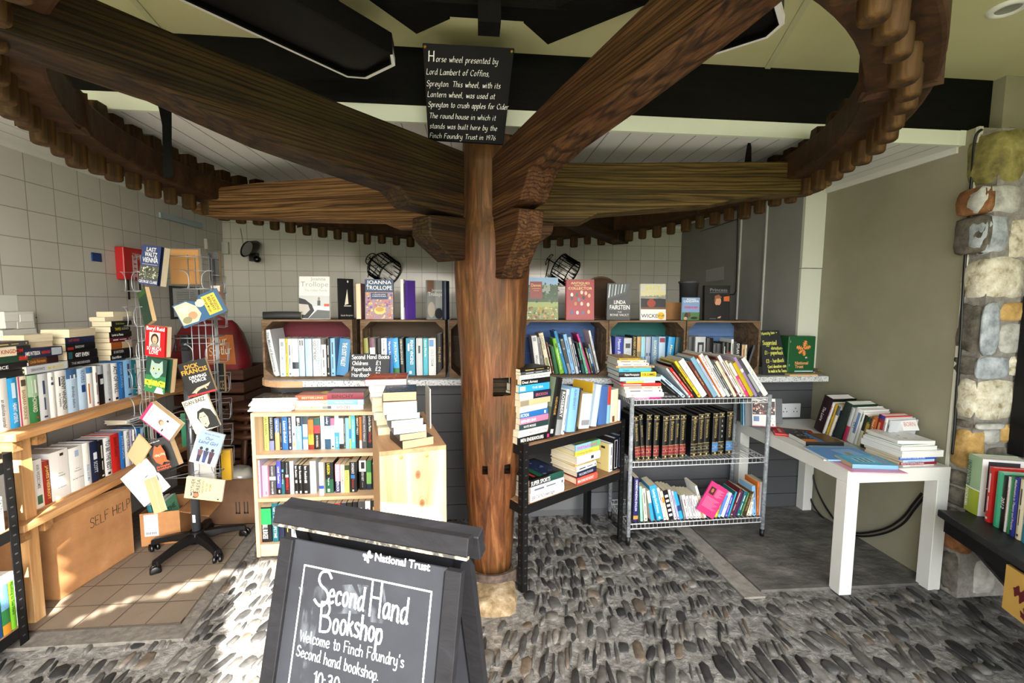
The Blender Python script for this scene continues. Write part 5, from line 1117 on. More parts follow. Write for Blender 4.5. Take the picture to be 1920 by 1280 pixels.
# piles on top of the bookcase
zt = ZB[0] + .0006
def xz(px, y, z): return along_x(px, V(0, y, z), X)
yb = BY + .13
stack((xz(522, yb, zt), yb, zt), -Y_, [(2.6, 76 + (i % 3), 'wh', {'yaw': (-1.5, 1, -.5)[i % 3], 'dx': (-2, 0, 1.5, 3)[i % 4] + i * .4, 'df': 0, 's': [], 'page': 'w', 'w': .19} if i < 8 else {'yaw': 2, 'dx': 4, 's': [], 'f': [('r', 0, 0, 1, 1, '2b2c2e'), ('speck', .05, .05, .95, .95, ['d8d8d4', '8a8c8e', '111111'], 40, 3)]}) for i in range(9)], "on the pine bookcase's castor end", "thin white magazines on the pine bookcase's top", False, .0031, label='{c} thin magazine {o} up in the heap {p}')
stack((xz(593, yb, zt), yb, zt), -Y_, [(8.5, 61, 'cr', {'dx': 0, 's': [('t', 'A GARDEN COMPANION', .25, .95, 'd6963e', .4), ('r', .2, .8, .02, .18, '8a8f84')]}), (8.5, 61, 'wh', {'dx': 0, 's': [('r', .2, .8, .05, .2, 'd9b88e')]}), (9.5, 60, 'or', {'dx': 0, 's': [('b', 0, 1, 'b5583a'), ('t', 'BESTSELLING', .1, .9, 'e6c9a8', .4)], 'f': [('r', 0, .1, 1, 1, 'a8502a'), ('p', [(.1, 0), (.7, 0), (1, .3), (.6, .4)], 'd9b93a')]})], "at the middle of the pine bookcase's top", "paperback piles on the pine bookcase's top", False, .0031)
stack((xz(655, yb, zt), yb, zt), -Y_, [(9, 68, 'wh', {'dx': -1, 's': [('t', 'VOICES', .35, .72, 'c0392f', .55), ('r', .2, .8, .86, .96, '555a5f')]}), (9.5, 67, 'lb', {'dx': 0, 's': [('r', .1, .9, .02, .16, 'd7dfe8'), ('t', 'The Sea House', .3, .8, 'e9f2fa', .35)]}), (12.5, 66, 'mr', {'dx': -1, 's': [('b', 0, 1, '8e2f40'), ('t', 'BINCHY', .2, .95, '4d1620', .5)]})], "on the pine bookcase's post end", "paperback piles on the pine bookcase's top", False, .0031)

# --- piles on the end-on bookcase
def mq(u, v, z=0): return MQ @ V(u, v, z)
c = mq(.135, .10, QZ + .0006); fq = -qn
stack(c, fq, [(15.5, 60, 'bk', {'e': 'tail', 'w': .178, 'page': 't', 'dx': 5, 'yaw': 12, 's': []}), (12, 50, 'nv', {'e': 'tail', 'w': .178, 'page': 't', 'dx': -1, 'yaw': 8, 's': []}), (13.5, 60, 'nv', {'e': 'tail', 'w': .178, 'page': 'w', 'dx': -4, 'yaw': 4, 's': []}), (13, 58, 'bk', {'e': 'tail', 'w': .178, 'page': 'c', 'dx': -9, 'yaw': 4, 's': []}), (11, 59, 'te', {'e': 'tail', 'w': .17, 'page': 'w', 'dx': -13, 'yaw': 0, 's': []}), (23.5, 60, 'br', {'e': 'tail', 'w': .18, 'page': 'c', 'dx': -17, 'yaw': -3, 's': []}),
               (16, 59, 'dg', {'e': 'tail', 'w': .178, 'page': 't', 'dx': -14, 'yaw': -8, 's': [], 'label': 'thick paperback with blue marbled cover on top of the tan paged pile by the post', 'f': [('r', .02, .02, .98, .98, '2f4258'), ('speck', .05, .05, .95, .95, ['6f86a0', '8fa4b8', '1f2a38', '54708c'], 60, 5)]})],
      'of tan paged paperbacks by the wheel post', 'tan paged pile by the wheel post', False, .00236)
c = mq(.105, .33, QZ + .0006)
stack(c, fq, [(14, 62, 'cr', {'e': 'tail', 'w': .18, 'page': 'c', 'dx': -4, 's': []}), (14, 60, 'bk', {'e': 'fore', 'page': 'c', 'dx': -8, 's': []}), (13, 62, 'wh', {'e': 'tail', 'w': .18, 'page': 'c', 'dx': -10, 's': []}), (14, 66, 'gr', {'e': 'fore', 'page': 'c', 'dx': -12, 's': []}), (14, 66, 'cr', {'e': 'tail', 'w': .18, 'page': 'c', 'dx': -13, 's': []}), (12, 66, 'bk', {'e': 'fore', 'page': 'w', 'dx': -14, 's': []}), (11, 70, 'wh', {'e': 'tail', 'w': .19, 'page': 'w', 'dx': -15, 's': []}),
               (11, 72, 'rd', {'e': 'tail', 'w': .19, 'page': 'w', 'dx': -15, 'yaw': -10, 's': [], 'label': 'paperback with orange and red cover topping the pile behind the marbled one', 'f': [('r', .01, .01, .99, .99, 'b23a1f'), ('r', .01, .3, .99, .6, 'd8672a'), ('speck', .05, .1, .95, .95, ['e2a22f', '53180f', 'd9c13a', '802012'], 34, 9)]})],
      'standing behind the marbled paperback', 'rear pile beside the wheel post', False, .0026, seed=3)
F = frame(mq(.235, .36, QZ + .0006), qn, -qe, UP)
book('thin white upright booklet leaning behind the tan paged pile', frame(mq(.262, .28, QZ + .0006), qe, qn, UP), .006, .20, .135, 'wh', 'w', False, [], [('r', .05, .05, .95, .95, 'd9dbe8')], [], 'rear pile beside the wheel post')

# --- books in the crates
YK = YC + .035; ZK = ZT + .0125
c7 = lambda x: 460 + x / 4.364
P = [(514, 524.5, 619, 'lg', {'lean': 9, 's': [('t', 'The Maid of Buttermere', .1, .95, '6b6f74', .45)], 'w': .2}), (526, 537, 635, 'wh', {'s': [('r', .25, .75, .8, .92, '9aa4ae'), ('t', 'ROSAMUNDE', .2, .75, '8fa1b0', .4), ('r', .35, .65, .04, .09, '4a9fd0')]}), (537.5, 541, 635, 'yl'), (541.5, 549, 635, 'wh'), (549.5, 561, 635, 'wh', {'s': [('b', .2, .38, '2f3e48')]}), (562, 572.5, 635, 'pb', {'s': [('b', .7, 1, 'e6ecf2'), ('r', .2, .8, .82, .96, '1d1f24')]}), (574, 586.5, 635, 'pb', {'s': [('t', 'CATHY KELLY', .45, .95, '9fc2e2', .45)]}), (588, 603, 635, 'wh', {'s': [('t', 'VOICE OF THE HEART', .4, .96, '26282c', .36, 0, -.2), ('t', 'BARBARA TAYLOR BRADFORD', .12, .96, '3f8fc6', .3, 0, .22)]}), (603.5, 613, 646, 'wh'), (613.5, 620, 635, 'bk'), (621, 629.5, 634, 'lb'), (630, 652, 634, 'bl', {'lean': -7, 's': [('b', 0, 1, '3b7fae'), ('t', 'THE LOST VALLEY', .25, .9, 'e6dfc0', .4)]})]
row((0, YK, ZK), X, Y_, P, 'inside the dark red crate', 'rounded counter end', 'books inside the dark red crate', .15, True, page='w', seed=21)
P = [(685.5, 695, 634, 'dg', {'lean': 3, 's': [('b', .6, 1, '8c8a3e')]}), (696, 706, 634, 'wh', {'lean': 2, 's': [('b', .75, 1, '6f4a58')]}), (707, 715, 634, 'bk', {'s': [('t', 'Francis Brody', .1, .6, W_, .4)]}), (716, 726.5, 634, 'wh', {'s': [('t', 'Frank McCourt', .4, .95, '6a6f76', .35)]}), (727.5, 738, 634, 'bl', {'lean': 1, 's': [('t', 'Marian Keyes', .4, .95, 'e2ecf4', .35)]}), (738.5, 750, 634, 'sb', {'lean': 2, 's': [('b', 0, .2, '2f6b3a'), ('t', 'PATRICIA', .3, .95, 'd6c98a', .45)]}), (751, 759.5, 634, 'bk', {'lean': 2, 's': [('t', 'DEBORAH DEVONSHIRE', .3, .97, 'cfcabc', .45)]}), (762, 779, 634, 'te', {'s': [('b', 0, 1, '2b87a8'), ('t', 'PENNY VINCENZI', .3, .95, 'e6f0f2', .34, 0, .15), ('r', .2, .4, .66, .86, 'dff0f4'), ('r', .35, .62, .04, .12, 'e9f4f7')]}), (781, 793, 634, 'lg', {'s': [('r', .35, .65, .6, .8, '3a3c40')]}), (794, 803, 634, 'cy', {'s': [('t', 'Katie Fforde', .5, .95, 'f4f0c0', .4)]}), (804, 818, 634, 'wh', {'s': [('r', .1, .7, .78, .96, '6aa0d6'), ('t', 'COLD CREAM', .25, .7, '9aa0a8', .35)]}), (819.5, 830, 625, 'bk', {'s': [('t', 'THE FINE', .2, .8, 'b08b4a', .4)]})]
row((0, YK, ZK), X, Y_, P, 'inside the brown backed crate', 'dark red crate', 'books inside the brown backed crate', .15, True, page='w', seed=22)
q4 = lambda x: 960 + x / 4
P = [(q4(a), q4(b), 470 + t / 4, c, {'lean': l, **(o[0] if o else {})}) for a, b, t, c, l, *o in (
    (182, 222, 640, 'wh', 8, {'s': [('r', .2, .8, .86, .96, '8f959b'), ('t', 'Woodland', .1, .5, '2b2d31', .4)]}), (226, 249, 650, 'gr', 9), (251, 262, 655, 'nv', 10), (266, 300, 620, 'cr', 13, {'s': [('r', .2, .8, .1, .4, '7f8a52'), ('t', 'GARDENS', .6, .95, '6b6a3c', .5)]}), (305, 320, 690, 'br', 13), (323, 354, 720, 'dn', 11, {'s': [('b', 0, 1, '225c36')]}), (360, 394, 660, 'lm', 13, {'s': [('t', 'The Pocket Naturalist', .12, .7, 'e9f3d4', .35), ('r', .35, .65, .74, .86, '22481a')]}), (398, 422, 605, 'bl', 16, {'s': [('b', 0, 1, '2c7fae'), ('t', 'Wild Things', .3, .9, 'd7ebf2', .4)]}), (426, 448, 665, 'gr', 15, {'s': [('r', .1, .9, .3, .7, '1c1d1f'), ('r', .1, .9, .75, .95, '26282a')]}), (450, 478, 630, 'lb', 14), (482, 504, 650, 'lg', 14, {'s': [('r', .3, .7, .2, .8, '5d554b')]}), (506, 525, 668, 'nv', 15),
    (528, 554, 690, 'bk', 14, {'s': [('t', 'GARDENS', .4, .85, '58b6a8', .45), ('b', 0, .3, '0f4d4a')]}), (556, 576, 690, 'mi', 15), (578, 594, 625, 'mg', 19), (598, 611, 730, 'ol', 16), (613, 628, 735, 'bl', 16, {'s': [('b', 0, .3, '15305e'), ('r', .1, .9, .4, .8, 'b7cfe8')]}), (630, 642, 700, 'gr', 16), (645, 660, 600, 'wh', 14))]
row((0, YK, ZK), X, Y_, P, 'leaning inside the blue backed crate', 'wheel post', 'nature books leaning inside the blue backed crate', .16, True, page='w', seed=23)
P = [(q4(a), q4(b), 470 + t / 4, c, *(o)) for a, b, t, c, *o in (
    (732, 758, 645, 'wh', {'lean': 5, 's': [('b', 0, .25, '3a6ca0')]}), (768, 830, 645, 'vi', {'s': [('b', 0, 1, '3b49a4'), ('t', 'Maeve Binchy', .3, .95, 'd6d0ee', .35, .2)]}), (833, 893, 655, 'lg', {'s': [('r', .2, .8, .72, .85, '3f4348'), ('t', 'CATHY', .3, .62, '9aa2b4', .42)]}), (898, 928, 640, 'bk', {'s': [('t', 'ROBERT GODDARD', .2, .97, 'd1a94a', .55)]}), (931, 960, 645, 'tn', {'s': [('b', .3, .6, '8a7a5a')]}), (962, 994, 645, 'cy', {'s': [('b', 0, 1, '9fd0dc'), ('r', .1, .9, .4, .46, '3f7fa0')]}), (997, 1034, 645, 'li', {'s': [('b', 0, 1, 'a9b1c4'), ('r', .1, .9, .48, .56, '3c5a7c')]}), (1040, 1092, 645, 'bl', {'s': [('b', 0, 1, '6d93b4'), ('t', 'ROSAMUNDE PILCHER', .2, .9, 'e6e9d2', .4)]}), (1094, 1143, 645, 'pb', {'s': [('r', .1, .9, .85, .97, '8a3a4a')]}), (1147, 1196, 645, 'sb', {'lean': -4, 's': [('t', 'Maeve', .4, .85, 'e6f2c8', .4, .2)]}), (1206, 1244, 648, 'te', {'lean': -3, 's': [('b', 0, 1, '123c46')]}))]
row((0, YK, ZK), X, Y_, P, 'inside the teal backed crate', 'blue backed crate', 'novels inside the teal backed crate', .15, True, page='w', seed=24)
P = [(q4(a), q4(b), 470 + t / 4, c, *(o)) for a, b, t, c, *o in (
    (1318, 1356, 645, 'wh', {'s': [('b', .5, 1, '3d3d40'), ('t', 'AUDEN', .1, .45, '2b2b2e', .4)]}), (1366, 1444, 645, 'lg', {'s': [('r', .2, .8, .45, .85, '2c2d30'), ('r', .35, .65, .52, .78, 'b9bbbd')]}), (1450, 1500, 655, 'bk', {'s': [('r', .2, .8, .4, .6, '9c9ea0')]}), (1502, 1530, 700, 'dg', {'s': [('t', 'Secrets', .2, .8, 'c9cacc', .45)]}), (1532, 1566, 700, 'wh', {'s': [('b', .6, 1, '26272a'), ('t', '30 YEARS', .1, .55, '1b1b1e', .45)]}), (1570, 1598, 690, 'bk'), (1600, 1632, 690, 'bk', {'s': [('r', .2, .8, .2, .7, 'b02a26')]}), (1634, 1652, 664, 'wh'), (1655, 1714, 685, 'bk', {'s': [('t', 'DYLAN JONES', .3, .95, 'e6e6e6', .35)]}), (1716, 1738, 705, 'tn'), (1740, 1754, 705, 'cr'))]
row((0, YK, ZK), X, Y_, P, 'inside the pale blue crate', 'teal backed crate', 'memoirs inside the pale blue crate', .15, True, page='w', seed=25)
xk = xz(q4(1762), YK, ZK)
t = thing('picture_frame', 'small black and white framed print leaning inside the pale blue crate', 'frame', (xk, YK, ZK)); th = math.radians(20)
FM = frame(V(xk, YK, ZK), V(math.cos(th) * .25, .97, 0).normalized(), V(-.97, math.cos(th) * .25, 0).normalized(), UP); R = Matrix.Rotation(math.radians(14), 4, 'Y')
b = MB(); Mx = frame(V(xk, YK, ZK + .004), V(.3, .95, 0).normalized(), V(-.95, .3, 0).normalized(), UP) @ Matrix.Rotation(0, 4, 'X'); Mx = Matrix.Translation((xk, YK, ZK + .004)) @ Matrix.Rotation(math.radians(16), 4, 'Y') @ Matrix.Rotation(math.radians(72), 4, 'Z')
b.box((0, 0, 0), (.13, .012, .19), 0, Mx); b.build('moulding', mat('17171a', .5), t)
b = MB(); b.box((.01, -.001, .01), (.12, 0, .18), 0, Mx); b.build('mount', mat('d5d3cc', .6), t)
b = MB(); b.box((.025, -.002, .03), (.105, -.001, .16), 0, Mx); b.build('print', mat('5b554e', .6), t)

# --- books standing face out on the crates
ZC2 = ZT + .368 + .0006; YF = YC + .07; GF = 'books displayed face out on the crates'
def fo(px0, px1, py0, py1, col, label, t=.025, **k):
    face_out((px0 + px1) / 2, (py0 + py1) / 2, YF, px1 - px0, py1 - py0, t, col, label, base=ZC2, group=GF, hard=True, page='c', **k)
fo(563, 616, 521, 598, 'lg', 'pale cover of a woman lying down above the dark red crate', tip=6, front=[('r', 0, 0, 1, 1, 'dcdcda'), ('r', 0, .3, 1, .55, 'c2c4c4'), ('t', 'Joanna', .62, .91, .07, .5, 'a9aaa9'), ('t', 'Trollope', .5, .76, .12, .9, '8d8e8f', 0, -.01), ('t', 'The Other Family', .55, .65, .05, .75, '9a9a98', 0, 0), ('r', .6, .32, .7, .44, '4a4a4e'), ('e', .65, .48, .04, .04, '8d8078'), ('r', .82, .3, .99, .36, 'c9502e'), ('p', [(0, .02), (.3, .02), (.5, .2), (.42, .34), (.2, .46), (0, .5)], '17171a'), ('p', [(0, .12), (.2, .1), (.36, .22), (.3, .34), (0, .36)], 'b9b3ac'), ('p', [(.3, .01), (1, .01), (1, .2), (.6, .22)], '5c5e60')])
fo(637, 663, 525, 598, 'bk', 'black cover with a white sail turned edge-on above the dark red crate', t=.03, yaw=38, front=[('p', [(.35, .35), (.62, .38), (.55, .75)], 'ded9c4'), ('r', .3, .32, .8, .34, 'd9d6ca'), ('t', 'Sarah Bergman', .5, .08, .035, .85, 'bdbdb8'), ('e', .6, .93, .05, .03, 'cfcfca')])
book('dark red bound novel showing its page edges above the brown backed crate', frame(V(xz(681, YF, ZC2), YF + .09, ZC2), -X, -Y_, UP), .034, .225, .13, 'mr', 'c', True, [], [], [], GF)
fo(686, 736, 525, 598, 'nv', 'navy cover with a teacup still life above the brown backed crate', tip=4, front=[('r', 0, .7, 1, 1, '1d3d66'), ('t', 'JOANNA', .5, .88, .09, .88, 'f2f2ee'), ('t', 'TROLLOPE', .5, .74, .1, .92, 'f2f2ee'), ('r', 0, .0, 1, .68, '9c7a86'), ('speck', .02, .02, .98, .66, ['d99a2b', '8d4f8a', 'c96a3e', 'e0b84a', '5a4f86', 'b9455e', 'd8c48a'], 130, 4), ('r', .2, .5, .8, .66, '1d3560'), ('t', 'A VILLAGE AFFAIR', .5, .61, .022, .5, 'e6e6e6'), ('t', 'A PASSIONATE MAN', .5, .565, .022, .5, 'e6e6e6'), ('e', .52, .22, .2, .1, 'd9c060'), ('e', .52, .25, .15, .06, 'b58a2c')])
fo(754, 763, 525, 598, 'wh', 'white spine of a slim novel beside the purple cover', t=.02, yaw=75, front=[('r', 0, .3, 1, .9, '9a8c80')])
fo(763, 780, 527, 598, 'pu', 'plain purple cover turned edge-on above the brown backed crate', t=.034, yaw=40)
fo(801, 832, 526, 598, 'gr', 'grey photographic cover of a seated woman with bag beside the wheel post', yaw=22, t=.03, front=[('r', 0, 0, 1, 1, '8a8c8c'), ('r', .5, .3, 1, 1, 'a4a6a4'), ('r', 0, .7, .4, 1, '7a5b48'), ('t', 'Joanna', .6, .72, .06, .7, 'e6e6e4'), ('t', 'Trollope', .5, .6, .1, .9, 'e9e9e7'), ('e', .25, .25, .22, .2, 'b9aea2'), ('e', .7, .15, .25, .14, '26272a')])
fo(834, 845, 527, 598, 'nv', 'navy book edge tucked against the wheel post', yaw=60, t=.03)
fo(986, 1047, 519, 599, 'dn', 'garden photograph cover with a red title panel', tip=5, front=[('r', 0, .75, 1, 1, '8fb3d6'), ('r', 0, 0, 1, .3, '7d8a3c'), ('r', 0, .3, 1, .42, '96a456'), ('r', 0, .42, 1, .82, '2f4a2a'), ('r', .45, .62, .75, .82, '8f9a8a'), ('speck', .0, .4, 1, .85, ['35562e', '1f3a20', '4f6f3c'], 70, 6), ('speck', .0, .0, 1, .3, ['c9a23a', 'a4492e', '6d8a3c', 'd8d2c0', '8f9c4a'], 130, 8), ('r', .12, .5, .5, .9, '8b2a24'), ('t', 'Devon', .31, .78, .07, .3, 'e2b65a'), ('r', .18, .73, .44, .74, 'd9a85a'), ('r', .22, .68, .4, .69, 'd9a85a')])
fo(1061, 1115, 521, 598, 'rd', 'red cover scattered with small antiques', tip=4, front=[('r', 0, 0, 1, 1, '9c2026'), ('r', .06, .05, .94, .95, 'a3242a'), ('t', 'ANTIQUES', .5, .88, .055, .75, 'e6cf8a'), ('t', 'Guide for the', .5, .835, .03, .45, 'e6cf8a', .2), ('t', 'COLLECTOR', .5, .75, .06, .85, 'e6cf8a')] + [('e', u, v, .05, .05, c) for u, v, c in ((.2, .62, 'd9d4c8'), (.2, .53, '3f4248'), (.38, .62, '33513a'), (.55, .68, 'd5c9b4'), (.7, .66, 'dcb98e'), (.82, .6, 'd8a878'), (.62, .55, '20242a'), (.33, .4, 'b58a3a'), (.55, .4, 'c9c2b4'), (.78, .38, 'd8cdb4'), (.2, .18, '3c5a9a'), (.4, .18, 'c4cbd4'), (.6, .18, '55618a'), (.8, .2, 'd9b07a'), (.45, .5, '5c7d96'))])
fo(1138, 1182, 528, 598, 'bk', 'black crime novel with slanted silver bars', yaw=-12, t=.04, front=[('p', [(.05, .98), (.95, .98), (.8, .7), (.0, .55)], '33383c')] + [('p', [(.1 + .13 * k, .97), (.14 + .13 * k, .97), (.1 + .13 * k, .62 + .03 * k), (.05 + .13 * k, .6 + .03 * k)], c) for k, c in enumerate(('d9dee0', '8aa0a8', 'c9d2d4', '7f959c', 'dfe4e6', '9aabb0'))] + [('t', 'LINDA', .55, .44, .1, .5, 'f4f4f2'), ('t', 'FAIRSTEIN', .55, .29, .12, .85, 'f4f4f2'), ('t', 'THE', .55, .2, .035, .2, 'd8d8d4'), ('t', 'BONE VAULT', .55, .11, .06, .8, 'd8d8d4')], spine=[('t', 'LINDA FAIRSTEIN', .1, .6, 'f0f0ee', .45)])
fo(1200, 1250, 528, 598, 'wh', 'white edged cover with a horned red apple', tip=5, front=[('r', .0, .3, 1, .97, '26262a'), ('r', 0, .3, 1, .36, '6b4630'), ('r', 0, .6, 1, 1, 'cfcbb8'), ('p', [(0, .6), (.5, .62), (1, .58), (1, .7), (0, .66)], '8a8a86'), ('t', 'JILLY', .5, .84, .11, .6, 'e2d23c'), ('t', 'COOPER', .5, .66, .13, .93, 'ddd06a'), ('e', .42, .47, .17, .12, '9c3a24'), ('p', [(.27, .54), (.3, .6), (.33, .55)], '33261c'), ('p', [(.5, .55), (.55, .6), (.55, .52)], '33261c'), ('r', 0, 0, 1, .2, 'ededea'), ('t', 'WICKED', .42, .07, .1, .8, '2b2b30'), ('e', .8, .12, .15, .1, 'e2b21f'), ('t', '£7 off', .8, .1, .05, .24, '1b1b1e')])
fo(1278, 1313, 554, 598, 'lb', 'small blue cover with a picnicking group', t=.015, front=[('r', 0, .35, 1, 1, '7d9ac4'), ('r', 0, 0, 1, .35, '4f7a46'), ('t', 'ROHAN', .5, .89, .07, .5, W_), ('t', 'CANDAPPA', .5, .79, .09, .88, W_), ('r', .1, .56, .9, .6, 'b8487c'), ('t', 'Viva Cha', .5, .5, .09, .85, 'c9468a', .2), ('e', .25, .2, .12, .14, '3a2a26'), ('e', .4, .24, .09, .12, '6b4232'), ('e', .2, .08, .1, .07, 'c9a08a'), ('e', .7, .1, .2, .06, '2b2320')])
fo(1319, 1371, 530, 598, 'bk', 'black cover with a portrait of a fair-haired woman', tip=3, t=.03, front=[('t', 'Princess', .55, .83, .09, .8, '77777a'), ('r', .2, .79, .9, .8, '77777a'), ('e', .52, .55, .13, .13, 'c98f74'), ('p', [(.38, .55), (.4, .7), (.55, .74), (.68, .66), (.6, .63), (.46, .62), (.42, .5)], '8a5636'), ('p', [(.75, .55), (.98, .55), (.98, .7), (.75, .68)], 'c4622a'), ('p', [(.3, .1), (.38, .38), (.5, .45), (.7, .4), (.78, .08)], '0a0a0c'), ('p', [(.5, .06), (.62, .06), (.66, .12), (.55, .1)], 'c99a82'), ('r', .2, .04, .45, .05, '8a8a8a')])
F2 = frame(V(xz(495, YF - .02, ZC2), YF - .035, ZC2), UP, Y_, -X) @ Matrix.Translation((0, 0, -.225))
book('dark bound book lying flat on the dark red crate', F2, .045, .225, .15, 'bk', 'c', True, [], [('r', .02, .02, .98, .98, '3a201c')], [], GF)

# --- black shelf by the post
kk = lambda off, z: KO + KN * off + V(0, 0, z + .0006)
ca = along_x(1018, kk(.09, .85), KE) - .105
stack(kk(.10, KZ[0]) + KE * ca, -KN, [(15, 84, 'bk', {'s': [('t', 'MEN ENDEAVOURS', .2, .9, W_, .5), ('r', .2, .7, .02, .08, 'c2307a')]}), (13.5, 86, 'wh', {'s': [('t', 'THROUGH GATES OF FIRE', .1, .7, 'b0312d', .38)]}), (11.5, 78, 'te', {'s': [('b', 0, 1, '26393c'), ('t', 'KATE MOSSE', .45, .85, 'e6e6e2', .4)]}), (12.5, 78, 'pk', {'s': [('b', 0, 1, 'c77596'), ('t', 'BERNIES BAR', .45, .98, 'f3e9ee', .5)]}), (12, 76, 'bl', {'s': [('t', 'FICTION', .7, .98, W_, .55), ('r', .25, .75, .08, .14, W_)]}), (13, 78, 'wh', {'s': [('b', 0, 1, 'e2d2d8')]}), (13.5, 86, 'pe', {'s': [('r', .1, .9, .72, .99, '8f8674')]}), (15, 84, 'nv', {'s': [('b', .58, 1, 'd6cfc8'), ('t', 'ERICKSON', .12, .5, 'c26a6a', .4)]}), (15, 80, 'sb', {'s': [('r', .2, .8, .8, .97, 'dff0fa'), ('t', 'THE SEA', .2, .6, 'dff0fa', .3)]}), (11.5, 78, 'bk', {'s': [('t', 'Desi Arnaz', .45, .98, 'ecebe6', .5)]}), (9.5, 80, 'wh', {'s': [('t', 'ACTS OF FEAR', .5, .98, '5f7a78', .6), ('t', 'SUSAN WHITE', .05, .45, '26282c', .4)]}), (6, 82, 'dg'), (6, 82, 'bk')],
      'against the wheel post', 'paperback pile against the wheel post', False, .00245, seed=31)
KR = [(1025, 1038, 709, 'bk', {'lean': -11, 's': [('t', 'GEORGE', .35, .7, 'b58f4a', .3), ('r', .3, .7, .06, .13, 'e6e6e2')], 'b': [('r', 0, 0, 1, 1, '55604e'), ('r', 0, .5, 1, 1, '7f8c74'), ('r', .35, .12, .7, .5, '6b4426'), ('r', 0, .0, 1, .12, '7c3f26')], 'w': .19}), (1040, 1051, 733, 'dg', {'lean': -9, 's': [('b', 0, .35, '8d9093'), ('t', 'ROSEBERY', .4, .97, 'eeeeec', .5)]}), (1052, 1057.5, 731, 'wh', {'lean': -9}), (1061, 1077.5, 728, 'lb', {'lean': -8, 's': [('t', 'ALAN BENNETT', .5, .97, '4b6d94', .28)]}), (1078, 1083, 729, 'bk', {'lean': -9, 's': [('r', .3, .7, .1, .95, '8a6f36')]}), (1085, 1104, 739, 'wh', {'lean': -7, 's': [('r', .1, .9, .1, .25, '8d9096')]}), (1104.5, 1106, 718, 'ye', {'lean': -6, 'rec': .02}), (1107, 1117.5, 722, 'pb', {'lean': -10, 's': [('b', 0, 1, 'c9d6e6')]}), (1120, 1136, 725, 'bl', {'lean': -4, 's': [('b', 0, 1, '4468a6')]}), (1137, 1143, 724, 'lb', {'lean': -2, 's': [('b', .5, 1, 'b23a2c')]}), (1144, 1158, 731, 'cr', {'s': [('r', .2, .5, .02, .2, '7a3b24')]}), (1159, 1163, 750, 'wh', {'s': [('r', .6, .9, .0, 1, '2c48a0')]})]
row(kk(.03, KZ[0]), KE, KN, KR, "on the black shelf unit's upper board", 'wheel post', "hardbacks on the black shelf unit's upper board", .15, True, page='w', seed=32)
ca = along_x(1023, kk(.02, .50), KE)
stack(kk(.125, KZ[1]) + KE * ca, -KN, [(18, 96, 'wh', {'yaw': 0, 'dx': 0, 'df': 0, 'w': .24, 's': [('t', 'BRITAIN\'S heritage', .3, .97, '55585c', .45, .2)]}), (14, 96, 'sl', {'yaw': 0, 'dx': 0, 'df': 0, 'w': .24}), (15, 95, 'bk', {'yaw': 0, 'dx': -1, 'df': 0, 'w': .235, 's': [('b', .0, .45, '1d4a40'), ('t', 'SUPER SPORTS', .42, .98, 'f2f2ef', .6)], 'f': [('r', .1, .05, .9, .55, '1e2c4a'), ('r', .05, .55, .95, .7, '1f5a44'), ('r', .1, .75, .6, .82, 'a8322a'), ('speck', .1, .1, .9, .5, ['3a4f7c', '7d8ca8', '15203a'], 24, 2)]})], 'of motoring books low on the black unit', 'motoring books low on the black unit', True, .00245, seed=33)
ca = along_x(1100, kk(.02, .50), KE)
stack(kk(.12, KZ[1]) + KE * ca, -KN, [(15, 66, 'rd', {'w': .2, 'dx': 0, 's': [('b', 0, 1, 'dc5344'), ('t', 'MEAL PLANS AND BUDGET', .2, .97, 'f6e6e2', .4)]}), (13, 64, 'nv', {'w': .2, 'dx': 0, 's': [('t', 'THE COMPLETE BOOK', .2, .95, 'c9d2dc', .4)]}), (12, 66, 'wh', {'w': .2, 'dx': -2}), (5, 62, 'ye', {'w': .19, 'dx': -4}), (18, 76, 'wh', {'w': .21, 'dx': 3, 's': [('r', .3, .7, .3, .42, '2b2d31')]}), (11, 74, 'yl', {'w': .2, 'dx': 2, 's': [('b', 0, 1, 'd9c04a'), ('t', 'Cooking for kids', .3, .95, '6b8a3a', .4)], 'f': [('r', .02, .02, .98, .98, '8f8428')]}), (14, 78, 'lb', {'w': .2, 'dx': 3, 's': [('b', 0, .4, '6fae84'), ('t', 'SWEETS & PUDDINGS', .15, .95, 'd0307c', .42)], 'f': [('r', .02, .02, .98, .98, '41632f'), ('r', .3, .5, .8, .6, '8f3a2c')]}), (15, 40, 'cr', {'e': 'fore', 'dx': -8, 'w': .11})],
      'of cookery books low on the black unit', 'cookery books low on the black unit', True, .00255, seed=34)
KR = [(1141, 1148, 833, 'wh', {'w': .2, 'b': [('r', 0, 0, 1, 1, 'dcc884'), ('r', .1, .05, .4, .18, 'eeeeea'), ('r', .1, .2, .7, .22, '8a2f2a'), ('r', .7, .8, .85, .88, '2b2418')]}), (1149.5, 1156.5, 822, 'bk', {'s': [('r', .12, .88, .06, .94, 'cfcfcb'), ('r', .2, .8, .08, .92, '101012')]}), (1158, 1166, 817, 'nv', {'s': [('r', .12, .88, .06, .94, 'cfcfcb'), ('r', .2, .8, .08, .92, '14172a')]})]
row(kk(.035, KZ[1]), KE, KN, KR, 'at the rack end of the black unit', 'cookery pile', 'upright books low on the black unit', .17, True, page='w', seed=35)

